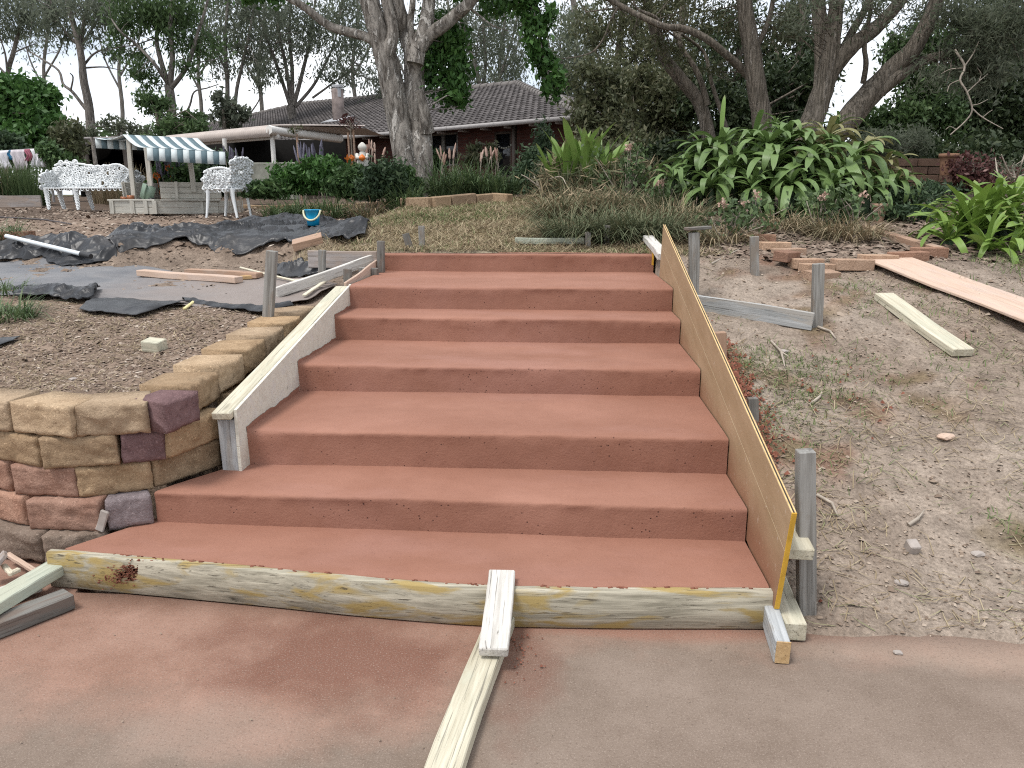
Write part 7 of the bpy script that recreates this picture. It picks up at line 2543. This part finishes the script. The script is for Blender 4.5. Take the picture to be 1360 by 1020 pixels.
x, y = scatter_region(5000, box=(3.2, 6.0, 4.2, 6.6), rg=rg, dens=lambda x, y: sst(3.3, 3.9, x + .3 * fbm(x * 2, y * 2, 5)) * sst(6.6, 6.2, y))
P = np.stack([x, y, ground(x, y) - .005], 1)
V, Fq = blades(P, .26, .006, rg, .7, .6, 3)
tag(link('long_grass', mesh_np('long_grass', V, Fq, M['lawn'], np.tile(rg.uniform(.1, 1, len(P)), 3))), 'longer grass growing over the pinkish plywood at the right edge', 'grass', kind='stuff')
x, y = scatter_region(9000, box=(1.2, 4.6, 6.3, 9.5), rg=rg, dens=lambda x, y: .8 + 0 * x)
flakes('leaf_litter', 'dark leaf litter in the right beds', 'leaf litter', x, y, .020, rg, 'chips', (0, .8))
x, y = scatter_region(9000, box=(-4.5, 0.2, 10.5, 13.5), rg=rg, dens=lambda x, y: .9 + 0 * x)
flakes('bark_mulch', 'dark reddish mulch on the flower bed before the house', 'mulch', x, y, .030, rg, 'chips', (0, .7))
# red crumbs of waste concrete beside the plywood
x = np.concatenate([rg.normal(.97, .07, 2600), rg.normal(.93, .05, 900), rg.normal(1.6, .2, 60)])
y = np.concatenate([rg.normal(4.15, .32, 2600), rg.normal(3.5, .3, 900), rg.normal(4.3, .25, 60)])
k_ = x > .82
flakes('concrete_crumbs', 'red crumbs of waste concrete heaped beside the plywood', 'concrete crumbs', x[k_], y[k_], .009, rg, 'redcrumb', thick=.8, elong=1.2, lift=.012)
x = rg.normal(-.115, .04, 90)
y = rg.normal(2.33, .09, 90)
n_ = len(x)
o = flakes('concrete_crumbs', 'few red crumbs on the driveway beside the white block', 'concrete crumbs', x, y, .0045, rg, 'redcrumb', thick=.8, elong=1.2)
o.location.z = .062
x = rg.uniform(-2.2, 2.4, 110)
y = rg.uniform(1.7, 2.5, 110)
o = flakes('driveway_grit', 'tiny grit on the driveway', 'grit', x, y, .003, rg, 'crumb', (.1, .7), thick=.7, elong=1.2)
o.location.z = .061
# twigs and stones one can point at
for i, (a, b_, lb) in enumerate([((1024, 455), (1042, 490), 'forked pale twig on the soil above the red crumbs'), ((1086, 436), (1110, 453), 'dry twig beside the foot of the stake at the blue board'), ((1075, 540), (1091, 524), 'short pale twig in the middle of the bare slope'),
                                 ((1085, 660), (1112, 690), 'straw-coloured stalk near the tall front stake'), ((945, 352), (982, 333), 'thin straight dry cane leaning near the capped stake'), ((1206, 700), (1218, 690), 'short forked stick above the small grey cube')]):
    p0, p1 = G(*a) + [0, 0, .01], G(*b_) + [0, 0, .015]
    mb = MB()
    md = (p0 + p1) / 2 + [.02, .0, .01]
    mb.tube([p0, md, p1], [.009, .008, .004], 5)
    if i in (0, 5):
        mb.tube([md, md + (p1 - p0) * .3 + [.03, .04, .01]], [.006, .003], 4)
    tag(mb.build('twig', M['twig'], off=p0), lb, 'twig', 'dry twigs on the right slope').location = p0
for i, (px, py, s_, lb) in enumerate([(1257, 583, .045, 'pale pinkish flat stone on the right slope'), (1299, 738, .030, 'small pale stone near the driveway corner on the right'), (1192, 868, .018, 'tiny white stone on the driveway by the soil edge'), (1196, 776, .028, 'pale lump below the small grey cube'), (1040, 468, .03, 'white pebble above the red crumb heap'), (98, 505, .022, 'small white pebble on the mulch behind the block wall')]):
    g = G(px, py) if i != 2 else atz(px, py, .0)
    bm = bmesh.new()
    bmesh.ops.create_icosphere(bm, subdivisions=2, radius=1)
    for v_ in bm.verts:
        f_ = 1 + .25 * math.sin(v_.co.x * 4 + i) * math.cos(v_.co.y * 3)
        v_.co = Vector((v_.co.x * s_ * f_, v_.co.y * s_ * .7 * f_, v_.co.z * s_ * .4))
    me = bpy.data.meshes.new('stone')
    bm.to_mesh(me)
    bm.free()
    me.materials.append(M['stone'] if i != 0 else M['pinkply'])
    o = link('stone', me)
    o.location = g + [0, 0, s_ * .25]
    tag(o, lb, 'stone', 'loose stones')
